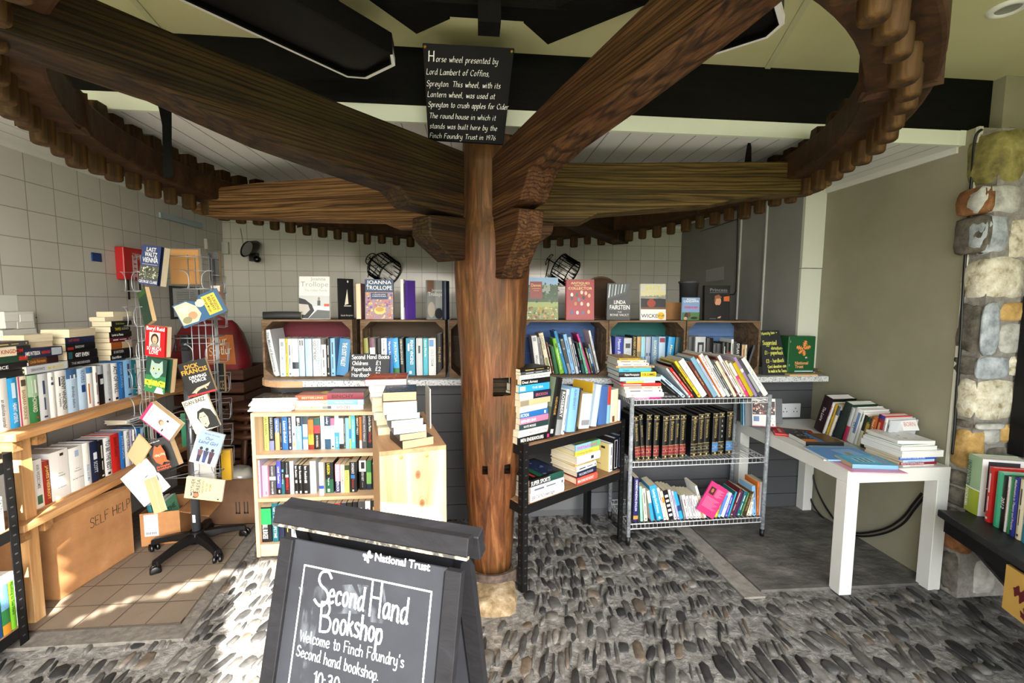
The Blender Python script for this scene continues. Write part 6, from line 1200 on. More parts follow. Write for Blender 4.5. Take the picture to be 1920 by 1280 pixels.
# --- wire rack
wz = lambda off, z: WO + WN * off + V(0, 0, z + .0036)
x6 = lambda x: 1160 + x / 6.4
cx = along_x(1206, wz(0, .93), WE)
pile_ = [(3.5, 62, 'pk', 8, {'s': [('b', 0, .4, 'c8307f')]}), (9, 78, 'wh', 4, {'s': [('t', 'COMPLETE COOKERY COURSE', .2, .95, 'd98a94', .4)]}), (7.5, 76, 'wh', 2, {}), (5.5, 76, 'cr', 0, {}), (6.5, 80, 'rd', -2, {'s': [('r', .3, .6, .5, .95, 'f0d8d4')]}), (4, 60, 'wh', -6, {'s': [('b', .4, 1, 'd9c93a')]}), (8, 84, 'pb', -6, {'s': [('t', 'Home Baking', .5, .9, '7fa8c8', .4, .2)]}), (10, 76, 'bk', -12, {'s': [('b', 0, .42, 'e0c522'), ('t', 'Digital Photography', .46, .85, W_, .36), ('t', 'FOR DUMMIES', .03, .38, '15151a', .5)]}), (8, 66, 'cy', -18, {'s': [('t', 'Vegan', .6, .95, '2a5a86', .4, .2)]}), (4, 78, 'tn', -16, {}), (5.5, 62, 'wh', -20, {}), (6, 58, 'cr', -22, {}), (4, 44, 'ye', -30, {})]
stack(wz(.105, WZ[0]) + WE * cx, -WN, [(a, L, c, {'dx': dx, 'w': .21, 'df': -3, 'page': 'w', **o}) for a, L, c, dx, o in pile_], "on the wire rack's top tier", "cookbooks piled on the wire rack's top tier", True, .003, seed=41)
WR = [(x6(a), x6(a + b), 650 + t / 6.4, c, {'lean': l, 'w': .2, **(o[0] if o else {})}) for a, b, t, c, l, *o in (
    (735, 22, 300, 'bk', 52, {'h': .215}), (775, 55, 310, 'pb', 50, {'h': .2}), (845, 30, 262, 'lg', 41), (878, 38, 262, 'rd', 40), (920, 36, 215, 'bk', 39, {'s': [('t', 'The 40 Minute Cookbook', .1, .8, 'd9a23a', .5)]}), (960, 38, 180, 'yl', 37), (1003, 85, 175, 'wh', 36, {'s': [('t', 'THE COMPLETE BOOK OF COOKING', .35, .92, '8f9499', .25)]}), (1094, 42, 190, 'br', 35, {'s': [('b', 0, 1, '6b2c1c'), ('t', 'Women who dine', .3, .8, 'd9b48a', .45)]}), (1140, 60, 140, 'lb', 34, {'s': [('b', 0, 1, '7fa9c0')]}), (1204, 28, 150, 'wh', 34, {'s': [('r', .2, .8, .3, .9, '9fa6d6')]}), (1236, 14, 110, 'or', 33), (1252, 54, 100, 'wh', 33, {'s': [('t', 'The Bake of Ten Cookbook', .2, .95, 'a5504c', .5)]}), (1310, 42, 115, 'lg', 33, {'s': [('r', .3, .7, .2, .7, '55585c')]}), (1356, 26, 165, 'dg', 33), (1386, 42, 180, 'cr', 32, {'s': [('t', 'Potter', .4, .85, 'b8484c', .4, .2)]}), (1432, 22, 125, 'mr', 33), (1458, 44, 115, 'wh', 33), (1506, 26, 170, 'cr', 32), (1536, 36, 200, 'wh', 32, {'s': [('b', 0, .62, 'e0357c'), ('t', 'FOOD PLAN', .1, .6, 'f6d8e4', .5)]}), (1578, 56, 200, 'ye', 32, {'s': [('b', 0, 1, 'c2a818')]}), (1640, 36, 130, 'li', 33, {'s': [('b', 0, 1, '9a7fae'), ('b', .62, .7, 'e6e4ea')]}), (1682, 58, 165, 'dg', 34, {'s': [('r', .2, .8, .1, .6, 'a4a8a4')]}), (1745, 70, 150, 'wh', 36, {'s': [('t', 'The Vegetarian Table', .2, .8, '9aa0a4', .3)]}))]
row(wz(.012, WZ[0]), WE, WN, WR, "leaning on the wire rack's top tier", 'cookbook pile', "cookbooks leaning on the wire rack's top tier", .2, True, page='c', seed=42)
# encyclopaedia volumes
xb = lambda x: 1180 + x / 8.727; yb_ = lambda y: 740 + y / 8.727
a1, a2 = atZ(xb(145), yb_(1080), WZ[1] + .0035), atZ(xb(1620), yb_(968), WZ[1] + .0035)
be = (a2 - a1).normalized(); be.z = 0; bn = V(-be.y, be.x, 0)
VOL = [(100, 188, 355, 'R', '1', 5), (200, 258, 322, 'R', '2', 5), (265, 350, 325, 'R', '3', 0), (388, 475, 335, 'R', '4', 0), (532, 630, 350, 'R', '6', 0), (636, 730, 335, 'R', '7', 0), (735, 802, 326, 'R', '9', 0), (816, 910, 326, 'R', '11', 0), (996, 1105, 345, 'K', '14', 0), (1112, 1205, 316, 'K', '15', 0), (1208, 1296, 300, 'K', '21', 0), (1346, 1440, 300, 'B', '30', 0), (1446, 1535, 290, 'Y', '93', 0), (1570, 1676, 275, 'B', '14', 0)]
def vol_spine(k, num):
    g = 'b59a5c'; s = []
    for z in (.985, .905, .31, .09, .015): s.append(('b', z - .006, z + .006, 'a9935a'))
    s += [('r', .36, .64, .93, .965, 'c4b48a'), ('r', .36, .64, .035, .07, 'c4b48a')]
    if k == 'Y': s += [('h', q, z, .05, 'b9b9b4') for q, z in (('1', .78), ('9', .66), ('9', .54), ('3', .42))]
    else: s.append(('t', 'Britannica', .40, .88, 'a08a52', .44))
    pan = {'R': '7c1626', 'B': '3a76b4', 'K': '121214', 'Y': '121214'}[k]
    s += [('b', .10, .30, pan), ('b', .165, .172, 'b8a878'), ('b', .232, .239, 'b8a878'), ('h', num, .187, .03, 'cfc7ae'), ('r', .2, .8, .26, .262, 'b8a878'), ('r', .2, .8, .275, .277, 'b8a878'), ('r', .3, .7, .13, .132, 'b8a878')]
    return s
row(a1 - be * be.dot(a1), be, bn, [(xb(a), xb(b), yb_(t), 'bk', {'lean': l, 's': vol_spine(k, n), 'label': f"{'red panelled' if k == 'R' else 'blue panelled' if k == 'B' else 'plain black'} encyclopaedia volume, {ORD[i]} from the black shelf unit on the wire rack's middle tier"}) for i, (a, b, t, k, n, l) in enumerate(VOL)], '', '', "encyclopaedia volumes on the wire rack's middle tier", .2, True, page='d')
x7 = lambda x: 1170 + x / 6.857
WR = [(x7(a), x7(b), 880 + t / 6.857, c, {'lean': l, **(o[0] if o else {})}) for a, b, t, c, l, *o in (
    (118, 178, 108, 'nv', 0, {'s': [('b', 0, 1, '1d1a5c'), ('t', 'UNDERSTANDING ENGLISH', .25, .95, 'e6e4f2', .45), ('b', .06, .14, 'd88a3a')]}), (212, 244, 215, 'mi', 4, {'s': [('b', 0, 1, '8fc9b4')]}), (260, 304, 245, 'cr', 6), (352, 392, 275, 'wh', 11, {'s': [('b', 0, .6, '2f9bd6')]}), (428, 512, 212, 'sb', 15, {'s': [('t', 'Cambridge School Dictionary', .2, .9, 'e6f4fb', .4), ('r', .3, .6, .04, .1, 'd9eef8')]}), (516, 548, 235, 'wh', 15), (552, 580, 280, 'cr', 15, {'s': [('b', .6, .8, 'c98a3c')]}), (588, 642, 268, 'bk', 15, {'s': [('r', .1, .9, .12 + .16 * k, .2 + .16 * k, 'e9e9e6') for k in range(5)]}), (650, 682, 262, 'wh', 15), (690, 716, 275, 'li', 15), (722, 768, 290, 'sb', 17, {'s': [('b', .3, .5, '1d3f70')]}), (775, 800, 330, 'gr', 14),
    (806, 850, 330, 'wh', 15), (856, 890, 338, 'wh', 15), (896, 928, 335, 'lg', 15), (932, 962, 330, 'wh', 15), (966, 1000, 340, 'wh', 15), (1004, 1028, 350, 'tn', 16), (1032, 1062, 210, 'wh', 19, {'s': [('t', 'I AM GOLDEN MEMOIR', .1, .9, '26272b', .5)]}),
    (1128, 1158, 480, 'sb', -22), (1162, 1194, 440, 'yl', -17), (1198, 1236, 300, 'lb', -19, {'s': [('b', .1, .9, '5a86cf')]}), (1240, 1284, 300, 'wh', -17, {'s': [('t', 'World Atlas', .3, .9, '33353a', .4)]}), (1288, 1326, 330, 'vi', -15), (1330, 1352, 290, 'te', -16, {'s': [('b', 0, 1, '2f9cb8')]}), (1356, 1390, 250, 'mr', -19), (1394, 1436, 290, 'pu', -17, {'s': [('b', 0, 1, '4a2146')]}), (1440, 1486, 285, 'te', -17), (1492, 1512, 300, 'gn', -17), (1516, 1566, 280, 'br', -17, {'s': [('b', 0, 1, '3a2c18'), ('t', 'THE GREEN MAN', .2, .9, 'b59a5c', .4)]}), (1572, 1610, 305, 'cr', -12), (1614, 1640, 480, 'wh', -8), (1655, 1700, 212, 'lb', 5, {'b': [('r', 0, 0, 1, 1, '86b8e2')]}), (1704, 1728, 160, 'or', 1), (1732, 1782, 165, 'wh', -1, {'s': [('b', 0, 1, 'd9d3d8'), ('t', 'FRENCH TEXT', .2, .9, 'a9a4a8', .4)]}))]
row(wz(.02, WZ[2]), WE, WN, WR, "on the wire rack's bottom tier", 'black shelf unit', "school books on the wire rack's bottom tier", .13, False, page='c', seed=43)
face_out(1336, 937, 2.485, 40, 66, .012, 'mg', "magenta cover with a small portrait turned outwards on the wire rack's bottom tier", roll=-32, tip=8, page='w', front=[('r', 0, 0, 1, 1, 'd42a6e'), ('r', .12, .62, .42, .86, '3a1a14'), ('e', .27, .75, .07, .07, 'b5654a')] + [('r', .48, .86 - .03 * k, .9 - .1 * (k % 3), .868 - .03 * k, 'f0a8c4') for k in range(9)] + [('r', .1, .52 - .035 * k, .88 - .08 * (k % 4), .53 - .035 * k, 'ec93b6') for k in range(10)], group="school books on the wire rack's bottom tier")

# --- white table
TT = TZ + .0006
a1, a2 = atZ(1523, 806, TT), atZ(1640, 846, TT); te = (a2 - a1); te.z = 0; te.normalize(); tn = V(-te.y, te.x, 0)
x8 = lambda x: 1400 + x / 8
TR = [(x8(a), x8(b), 730 + t / 8, c, {'lean': l, 'w': .17, **(o[0] if o else {})}) for a, b, t, c, l, *o in (
    (990, 1125, 150, 'bk', -16, {'h': .24, 's': [('b', 0, 1, '26121a'), ('t', 'The Loire', .3, .7, 'd8d0d0', .3, .2)]}), (1128, 1168, 200, 'wh', -16, {'h': .215, 's': [('t', 'Real Food', .5, .97, 'c02a5a', .5)]}), (1172, 1212, 215, 'ye', -16, {'h': .21}), (1216, 1262, 215, 'cr', -16, {'h': .205, 's': [('b', .7, 1, '55616c')]}), (1266, 1282, 300, 'nv', -16, {'h': .18}), (1290, 1410, 165, 'dn', -16, {'h': .235, 's': [('b', 0, 1, '26332f'), ('r', .2, .8, .6, .8, '1b2422')]}), (1428, 1486, 240, 'gr', -13, {'h': .215, 's': [('b', 0, .45, 'b02a52'), ('b', .45, 1, 'b9bbbb')]}), (1490, 1592, 245, 'wh', -13, {'h': .215, 's': [('t', 'EAT', .4, .6, '3a5a8a', .4), ('r', .5, .9, .3, .9, '6f8ab4')]}), (1600, 1640, 285, 'wh', -12, {'h': .205, 's': [('r', .3, .6, .7, .95, '3c7a3c')]}), (1644, 1690, 330, 'cr', -12, {'h': .19, 's': [('b', .5, 1, '221e18')]}), (1696, 1752, 365, 'dn', -11, {'h': .18, 's': [('b', .5, .8, '8a7a2a'), ('t', 'COOKERY', .3, .95, 'e0b640', .45)]}), (1764, 1850, 370, 'or', -10, {'h': .19, 's': [('b', 0, 1, 'ad5a26'), ('t', 'Food Forager', .3, .95, 'f0d9b8', .35)]}), (1856, 1952, 350, 'rd', -9, {'h': .21, 's': [('b', 0, .9, '8e2018'), ('b', .9, 1, '2f2a78'), ('r', .3, .6, .15, .8, 'c98a5a')]}), (1958, 2010, 390, 'wh', -8, {'h': .2, 's': [('t', 'DINNER PARTY', .3, .95, '7a2438', .45)]}), (2016, 2060, 400, 'lg', -8, {'h': .195, 's': [('t', 'SIMPLE SAVOURY', .3, .95, '2b2d31', .45)]}))]
row(a1 - te * te.dot(a1), te, tn, TR, 'leaning along the white table', 'grey panelled corner', 'cookbooks leaning along the white table', .17, True, page='w', seed=51)
def flat(cx, cy, yaw, t, w, h, col, label, z=TT, page='w', front=(), hard=False, spine=None):
    c = atZ(cx, cy, z + t); a = math.radians(yaw); zz = V(math.cos(a), math.sin(a), 0); y = zz.cross(UP)
    O = V(c.x, c.y, z) - zz * (h / 2) - y * (w / 2)
    book(label, frame(O, UP, y, zz), t, h, w, col, page, hard, [] if spine is None else spine, front, (), 'books lying flat on the white table')
flat(1487, 809, 152, .014, .16, .22, 'rd', 'red edged cookery book lying flat at the rack end of the white table', hard=True, front=[('r', .06, .1, .94, .72, '2b2a2a'), ('speck', .1, .12, .9, .7, ['8a8680', '5c5652', 'b8b2aa'], 40, 3), ('r', .2, .8, .8, .88, 'd9b0ac')])
flat(1529, 820, 172, .026, .17, .21, 'bk', 'fat white paged book with orange and blue cover lying on the white table', front=[('r', 0, 0, 1, 1, '241f1a'), ('r', 0, .5, 1, .62, '3a78c4'), ('r', 0, 0, 1, .48, '6b4d1c'), ('r', .0, .62, .3, 1, 'd87a26'), ('speck', .4, .66, .9, .95, ['d8d4c8', '8a8378'], 18, 5)])
flat(1566, 840, 165, .005, .18, .25, 'pb', 'pale magazine under the fat white paged book', front=[('r', .05, .05, .95, .95, '9fb8d0')])
zm = TT
for k, (dx, dy, yw, cc) in enumerate(((0, 0, 168, 'wh'), (3, -1, 172, 'lb'))):
    flat(1577 + dx, 851 + dy, yw, .008, .2, .28, cc, ('white magazine under the blue one by the table edge', 'blue sky covered magazine on top of the white one')[k], z=zm, front=[('r', .02, .02, .98, .98, '5f97d6'), ('p', [(.1, .1), (.9, .2), (.8, .6), (.2, .5)], '8fbce8'), ('r', .3, .35, .6, .45, 'a89268')] if k else [])
    zm += .0085
flat(1622, 872, 172, .004, .19, .26, 'pk', 'pink edged leaflet under the zebra covered book', front=[])
flat(1622, 862, 170, .02, .14, .21, 'lb', 'blue covered book with a zebra on the corner of the white table', z=TT + .005, page='t', front=[('r', 0, 0, 1, 1, '4fb0d8'), ('p', [(.2, .1), (.8, .12), (.95, .9), (.1, .8)], '6cc0e2'), ('t', 'ZEBRA', .5, .12, .1, .7, 'c0307a')] + [('p', [(.3, .35 + .06 * k), (.62, .38 + .06 * k), (.62, .41 + .06 * k), (.3, .38 + .06 * k)], '15161a' if k % 2 else 'f0f0ee') for k in range(7)])
cst = atZ(1716, 872, TT); cst = V(cst.x, cst.y + .09, TT)
zt2 = stack(cst, -Y_, [(3, 76, 'wh', {'dx': 0, 'w': .2, 's': [('t', 'DREAMS PLANS GOALS', .2, .95, 'c05a8a', .6)]}), (6, 84, 'mr', {'dx': 2, 'w': .2, 's': [('b', 0, 1, '8c1b30'), ('t', 'Making Your Small Farm Profitable', .35, .97, 'f2e6e6', .5)]}), (5.5, 76, 'pb', {'dx': -2, 'w': .2, 's': [('t', 'Vegetarian cookery', .3, .95, '3f8fd0', .45)]}), (6, 84, 'bl', {'dx': 0, 'w': .2, 's': [('b', 0, 1, '2d5fc4'), ('t', 'HOUSE AND DREAM HOME', .3, .97, 'd9e4f6', .5)]}), (14, 96, 'wh', {'dx': 4, 'w': .23, 'e': 'fore', 'page': 'w', 'f': [('r', .02, .02, .98, .98, 'e9f0f2'), ('r', .1, .3, .9, .7, 'a9d8e6')]}), (8, 84, 'wh', {'dx': -2, 'w': .21, 'e': 'fore', 'page': 'w'}), (4, 80, 'gn', {'dx': -4, 'w': .2, 'e': 'fore', 'page': 'w', 'f': [('r', .01, .01, .99, .99, 'e6e8e4')]}), (7, 78, 'wh', {'dx': 0, 'w': .2, 'e': 'fore', 'page': 'w', 'yaw': -6, 'f': [('speck', .1, .1, .9, .9, ['9aa0a4', 'c9ccd0'], 20, 3)]})],
            'on the front corner of the white table', 'white pile on the front corner of the white table', False, .0024, seed=52)
face_out(1706, 797, 2.10, 36, 22, .03, 'wh', 'white book with red lettering leaning behind the white pile', tip=25, page='w', front=[('t', 'BORN', .5, .4, .42, .75, 'c2302c', .2, -.01)])
# magazines leaning by the rack
MG = 'magazines leaning upright at the rack end of the white table'
face_out(1432, 773, 2.62, 44, 56, .004, 'wh', 'magazine with a plate of pink cakes leaning on the rack', tip=10, yaw=-14, page='w', front=[('r', .02, .42, .98, .9, '2c2026'), ('speck', .04, .44, .96, .88, ['d98a7a', 'e6c9a8', 'b03a3c', 'f0e4da', '8a4a3c'], 60, 6), ('r', .06, .18, .3, .36, '6a86b4'), ('speck', .6, .06, .96, .3, ['b9c2a4', 'd8d2c4', '8a8f84'], 16, 3), ('r', 0, 0, 1, .03, 'd87a9a')], group=MG)
for i, (px, c) in enumerate(((1414, 'dg'), (1410, 'lb'), (1406, 'te'))): face_out(px, 774, 2.64 + .02 * i, 34, 52 - i, .004, c, ('dark magazine just behind the cake one', 'light blue magazine behind the dark one', 'teal magazine at the back of the upright magazines')[i], tip=9, yaw=-14, page='w', group=MG)
face_out(1456, 770, 2.70, 20, 50, .006, 'bk', 'black magazine edge propped below the white socket', tip=16, yaw=-25, page='w', group=MG)

# --- bench
bo = PA + pn * .13 + V(0, 0, PZ + .0006)
xq = lambda x: 1740 + x / 3.556
BR = [(xq(a), xq(b), 820 + t / 3.556, c, {'w': w2, 'rec': r, **(o[0] if o else {})}) for a, b, t, c, w2, r, *o in (
    (238, 330, 105, 'og', .19, .0, {'label': 'fat grey-green and lime picture book at the stone pier end of the bench', 's': [('b', .0, .42, '9aab2c'), ('b', .42, .44, 'eeeeea'), ('t', 'UNCLE DOCTOR', .45, .9, '20241a', .3, 0, -.3), ('t', 'PANORAMA', .08, .4, 'eef0dc', .22, 0, -.3)], 'f': [('r', 0, 0, 1, 1, 'e6e6e2'), ('r', .12, .5, .75, .96, '33353a'), ('e', .45, .75, .14, .12, '9a9c9e'), ('r', .12, .08, .75, .48, '3a3c40')]}), (376, 410, 190, 'rd', .16, 0), (432, 470, 222, 'mi', .17, 0, {'s': [('b', 0, 1, '43ad84')]}), (473, 498, 250, 'bk', .16, 0, {'s': [('t', '2012', .3, .7, 'f0f0ee', .8, .2)]}), (501, 518, 258, 'wh', .15, 0, {'s': [('t', 'The Employment Contract in Law', .1, .9, 'b0485a', .5)]}), (520, 540, 250, 'gn', .15, 0, {'s': [('b', 0, 1, '2f7f4a'), ('r', .3, .6, .1, .9, 'd8e8dc')]}), (542, 576, 258, 'nv', .15, 0, {'s': [('b', 0, 1, '2c3488'), ('t', 'Mathematics in Theory and Practice', .1, .95, 'e0e2f2', .45)]}), (579, 618, 275, 'cr', .15, 0), (622, 660, 255, 'te', .15, 0, {'s': [('b', 0, 1, '2a8fae'), ('t', 'LAND RESOURCES', .2, .9, 'd9eef4', .4)]}), (664, 720, 265, 'wh', .15, 0))]
row(bo, pd, pn, BR, 'along the black bench', 'stone pier', 'textbooks along the black bench', .15, True, page='w', seed=61)

# --- the black unit in front of the timber shelf
XU = -1.895
row((XU, 0, LZ[2] + .0006), Y_, -X, [(-60, -22, 1160, 'bk'), (-20, 6, 1130, 'bl', {'s': [('b', 0, 1, '1f4c86')]}), (7, 22, 1102, 'gn', {'s': [('b', .5, 1, '6fa0c4'), ('b', 0, .2, 'd08a2c')]}), (23, 33, 1092, 'lm', {'s': [('t', 'Nothing to See Here', .3, .97, '23301a', .5)]}), (34, 52, 1080, 'wh', {'s': [('t', 'the last valley', .35, .95, '6a6e74', .5), ('r', .2, .9, .03, .2, '2f7fae')]})], 'at the foot of the tile-side black unit', 'doorway', 'books at the foot of the black unit', .16, False, page='w', seed=71)
row((XU, 0, LZ[1] + .0006), Y_, -X, [(-40, -14, 925, 'gr'), (-12, -1, 930, 'bk'), (0, 10, 935, 'wh', {'s': [('t', 'TAZALL', .5, .95, '2b2d31', .5)]})], 'halfway up the tile-side black unit', 'doorway', 'books halfway up the black unit', .16, False, page='w', seed=72)
stack((-2.05, 1.80, LZ[0] + .0006), X, [(6, 70, 'wh', {'e': 'fore', 'page': 'w'}), (5, 66, 'lg', {'e': 'fore', 'page': 'w'}), (4, 68, 'gr', {'e': 'fore', 'page': 'w'})], 'on top of the tile-side black unit', 'magazines on the black unit by the sawn post', False, .0024)

# ------------------------------------------------------------------ paperbacks in the spinner rack
GS = 'paperbacks in the spinner rack'
HW = [('r', 0, 0, 1, 1, 'f0efe8')]
def sp(label, cx, cy, Y, w, h, t, col, **k): return face_out(cx, cy, Y, w, h, t, col, label, group=GS, **k)
TA, TB = 2.425, 2.50
sp('thick blue and white war novel topping the spinner column by the tiled wall', 281, 497, TA - .02, 37, 68, .036, 'nv', yaw=-12, roll=-7, tip=4, page='c', curve=-.15, front=[('r', 0, 0, 1, 1, '33406e'), ('t', 'LAST', .5, .85, .1, .5, 'f2f2ee'), ('t', 'WALTZ', .5, .72, .11, .65, 'f2f2ee'), ('t', 'IN', .75, .66, .05, .12, 'f2f2ee'), ('t', 'VIENNA', .5, .57, .12, .82, 'f2f2ee'), ('r', .1, .51, .9, .525, 'aab2cc'), ('r', 0, .13, 1, .48, '55574a'), ('speck', 0, .14, 1, .47, ['e2e4d2', '26281f', 'b9bcaa', '3c3f33'], 90, 3), ('t', 'GEORGE CLARE', .5, .04, .07, .96, 'f2f2ee')])
sp('dark green paperback slipping sideways under the war novel', 271, 575, TA, 33, 62, .02, 'dn', yaw=-35, roll=20, page='t', front=[('r', 0, .82, 1, .98, '3c5c2a'), ('speck', .05, .05, .95, .75, ['3a3a1c', '5c4f22', '1c2a18'], 40, 2)])
sp('red paperback with a portrait of a smiling woman in the spinner column', 291, 640, TA - .02, 37, 54, .028, 'rd', yaw=-10, roll=-6, page='c', curve=-.1, front=[('r', 0, 0, 1, 1, 'c31620'), ('t', 'Beryl Reid', .5, .86, .12, .92, 'f6f4f0', 0, .02), ('r', .2, .33, .75, .8, 'd9d3c4'), ('e', .48, .58, .2, .18, '3a2418'), ('e', .48, .55, .13, .13, 'd8a888'), ('e', .48, .49, .04, .015, 'a8403a'), ('p', [(.24, .33), (.72, .33), (.64, .43), (.34, .43)], '8d8f84'), ('t', 'SO MUCH', .45, .21, .11, .72, 'f6f4f0', 0, .02), ('t', 'LOVE', .45, .08, .12, .45, 'f6f4f0', 0, .02)])
sp('green paperback with a cat face bowed open in the spinner column', 292, 704, TA - .02, 39, 62, .03, 'dn', yaw=-10, roll=-9, page='t', curve=-.3, front=[('r', 0, 0, 1, 1, '24463a'), ('r', 0, .0, 1, .5, '2f7a4a'), ('p', [(.2, .6), (.25, .95), (.42, .86), (.62, .86), (.78, .96), (.84, .62), (.66, .46), (.5, .42), (.36, .46)], '9db4aa'), ('e', .38, .7, .08, .035, 'd8d06a'), ('e', .64, .7, .08, .035, 'd8d06a'), ('e', .38, .7, .03, .03, '15201a'), ('e', .64, .7, .03, .03, '15201a'), ('p', [(.46, .58), (.56, .58), (.51, .54)], '3c3a3a'), ('r', 0, .2, 1, .36, 'b5c43a'), ('speck', .02, .1, .98, .4, ['d8d84a', '8fb43a', '2f5a24', 'c9cf52'], 50, 4), ('p', [(.5, .0), (.95, .0), (.85, .16), (.62, .18)], 'e9f2ea')])
sp('white and pink paperback lying slantwise in the spinner column', 300, 790, TA - .02, 38, 66, .03, 'wh', yaw=-8, roll=52, page='t', front=HW + [('r', 0, .92, 1, 1, 'c23a66'), ('r', 0, 0, .05, 1, 'c23a66'), ('t', 'ANN ANDREWS', .5, .82, .06, .8, 'c23a5c'), ('e', .5, .45, .13, .09, '8a5a44'), ('e', .5, .42, .1, .07, 'd8a88c'), ('r', .42, .28, .62, .36, 'e4e2de'), ('r', .15, .3, .3, .34, '26272a'), ('r', .7, .3, .8, .36, '3c3d44'), ('r', .2, .1, .85, .12, 'a8a8a8')])
sp('black paperback with an orange splash splayed in the spinner column', 299, 853, TA - .02, 34, 58, .034, 'bk', yaw=-8, roll=18, page='t', curve=-.35, front=[('p', [(.2, .3), (.1, .5), (.3, .72), (.4, .82), (.55, .75), (.75, .8), (.85, .55), (.8, .3), (.95, .22), (.6, .26), (.45, .18)], 'e2623c'), ('t', 'riding a frog', .52, .48, .08, .6, 'f2d9cc'), ('t', 'christopher', .5, .12, .07, .8, 'e2623c'), ('t', 'brookmyre', .5, .04, .07, .8, 'e2623c'), ('t', 'not the end', .5, .92, .04, .7, 'd8d8d4')])
book('tan paged flap of a splayed paperback behind the orange splash one', frame(atY(262, 845, TA + .01), V(-.35, -.93, 0).normalized(), V(.93, -.35, 0).normalized(), UP) @ Matrix.Rotation(math.radians(-38), 4, 'X') @ Matrix.Translation((0, -.05, -.08)), .006, .16, .1, 'tn', 't', False, [], [('r', .02, .02, .98, .98, 'cfae82')], [], GS)
sp('large white paperback opened wide at the foot of the spinner rack', 272, 905, TA, 62, 66, .006, 'wh', yaw=-6, roll=38, page='w', front=HW + [('p', [(.7, .2), (.75, .3), (.95, .5), (.9, .35)], '35445c'), ('r', .6, .6, .72, .62, '26272a')])
book('thick tan paged half of the white paperback at the foot of the spinner', frame(atY(302, 925, TA - .03), V(-.45, -.89, 0).normalized(), V(.89, -.45, 0).normalized(), UP) @ Matrix.Rotation(math.radians(22), 4, 'X') @ Matrix.Translation((0, -.05, -.09)), .03, .185, .06, 'wh', 't', False, [], [('r', .0, .0, 1, 1, 'd9b98c')], [], GS)
sp('tan backed paperback seen through the wires at the top of the spinner', 346, 500, 2.62, 48, 60, .02, 'tn', yaw=0, page='c', front=[('r', 0, 0, 1, 1, 'b8844c'), ('r', .04, .04, .96, .96, 'c08c54'), ('r', .1, .42, .9, .43, '9c6c38')])
sp('blue paperback with a yellow title box lying slantwise in the spinner', 375, 578, TB - .03, 43, 78, .014, 'bl', yaw=4, roll=-66, page='t', front=[('r', 0, 0, 1, 1, '1f5580'), ('r', .1, .62, .9, .92, 'd9c03a'), ('t', 'A SURGEONS', .5, .82, .06, .66, '1c1c18'), ('t', 'BENEFIT', .5, .74, .06, .6, '1c1c18'), ('t', 'George Morgan', .5, .66, .05, .62, '1c1c18', .2), ('e', .3, .55, .16, .1, 'd3cdb8'), ('p', [(.05, .02), (.9, .02), (.95, .35), (.7, .48), (.35, .45), (.05, .3)], 'cdc6a6'), ('e', .65, .3, .16, .1, 'b98d6a'), ('e', .3, .2, .18, .12, 'd8d3bc'), ('e', .75, .15, .14, .1, '8a8460'), ('p', [(.0, .3), (.2, .5), (.0, .6)], '2a2620')])
sp('black paperback with gold lettering and a greyhound, tilted in the spinner', 369, 708, TB - .04, 47, 62, .018, 'bk', yaw=3, roll=15, page='t', front=[('r', 0, 0, 1, 1, '121214'), ('t', 'DICK', .45, .8, .12, .5, 'd39a2c', 0, .02), ('t', 'FRANCIS', .5, .65, .13, .92, 'd39a2c', 0, .02), ('t', 'DRIVING', .55, .49, .09, .62, 'f2f2ee', 0, .02), ('t', 'FORCE', .55, .38, .09, .5, 'f2f2ee', 0, .02), ('p', [(.15, .1), (.4, .22), (.75, .26), (.92, .3), (.8, .2), (.5, .16), (.3, .08)], 'c9a890'), ('p', [(.6, .24), (.7, .12), (.74, .12), (.68, .25)], 'c9a890'), ('p', [(.35, .2), (.28, .06), (.32, .06), (.42, .2)], 'c9a890'), ('r', 0, 0, 1, .05, 'c22a2c')])
sp('cream paperback with a portrait of a dark-haired woman in the spinner', 377, 776, TB - .04, 44, 62, .012, 'cr', yaw=3, roll=19, page='c', front=[('r', 0, 0, 1, 1, 'd9d0b8'), ('t', 'JOAN BAEZ', .45, .85, .11, .86, '141416', 0, .02), ('t', 'DAYBREAK', .5, .68, .1, .82, '8f92b8', 0, .01), ('p', [(.3, .42), (.4, .6), (.65, .66), (.9, .55), (1, .3), (1, 0), (.7, .02), (.45, .05)], '17171a'), ('p', [(.36, .4), (.46, .54), (.62, .54), (.7, .36), (.66, .16), (.52, .08), (.4, .16)], 'cfc0a0'), ('r', .4, .4, .48, .42, '1c1a18'), ('r', .54, .4, .64, .42, '1c1a18'), ('p', [(.46, .2), (.58, .21), (.52, .17)], '5a3a34'), ('p', [(.5, .36), (.53, .26), (.49, .26)], 'a39478')])
sp('pale blue paperback with three walking figures in the spinner', 388, 840, TB - .04, 44, 62, .014, 'pb', yaw=4, roll=-18, page='w', front=[('r', 0, 0, 1, 1, 'cdd4dc'), ('r', 0, .3, 1, 1, '93abd0'), ('r', 0, .0, .08, 1, 'd8e2ec'), ('t', 'Annie Groves', .55, .9, .05, .6, '4c5a78', .2), ('t', 'Our', .5, .75, .09, .3, '38466a', .3), ('t', 'Land Girl', .5, .62, .1, .75, '38466a', .3), ('r', 0, 0, 1, .16, 'd8cfc8')] + [q for k, u in enumerate((.3, .52, .74)) for q in (('e', u, .47, .06, .05, '2f231f'), ('p', [(u - .1, .42), (u + .1, .42), (u + .08, .26), (u - .08, .26)], ('6a4a50', '3f3c5a', '4a3038')[k]), ('p', [(u - .08, .26), (u + .08, .26), (u + .06, .06), (u - .06, .06)], ('2f3048', '3a4a78', '33283c')[k]))])
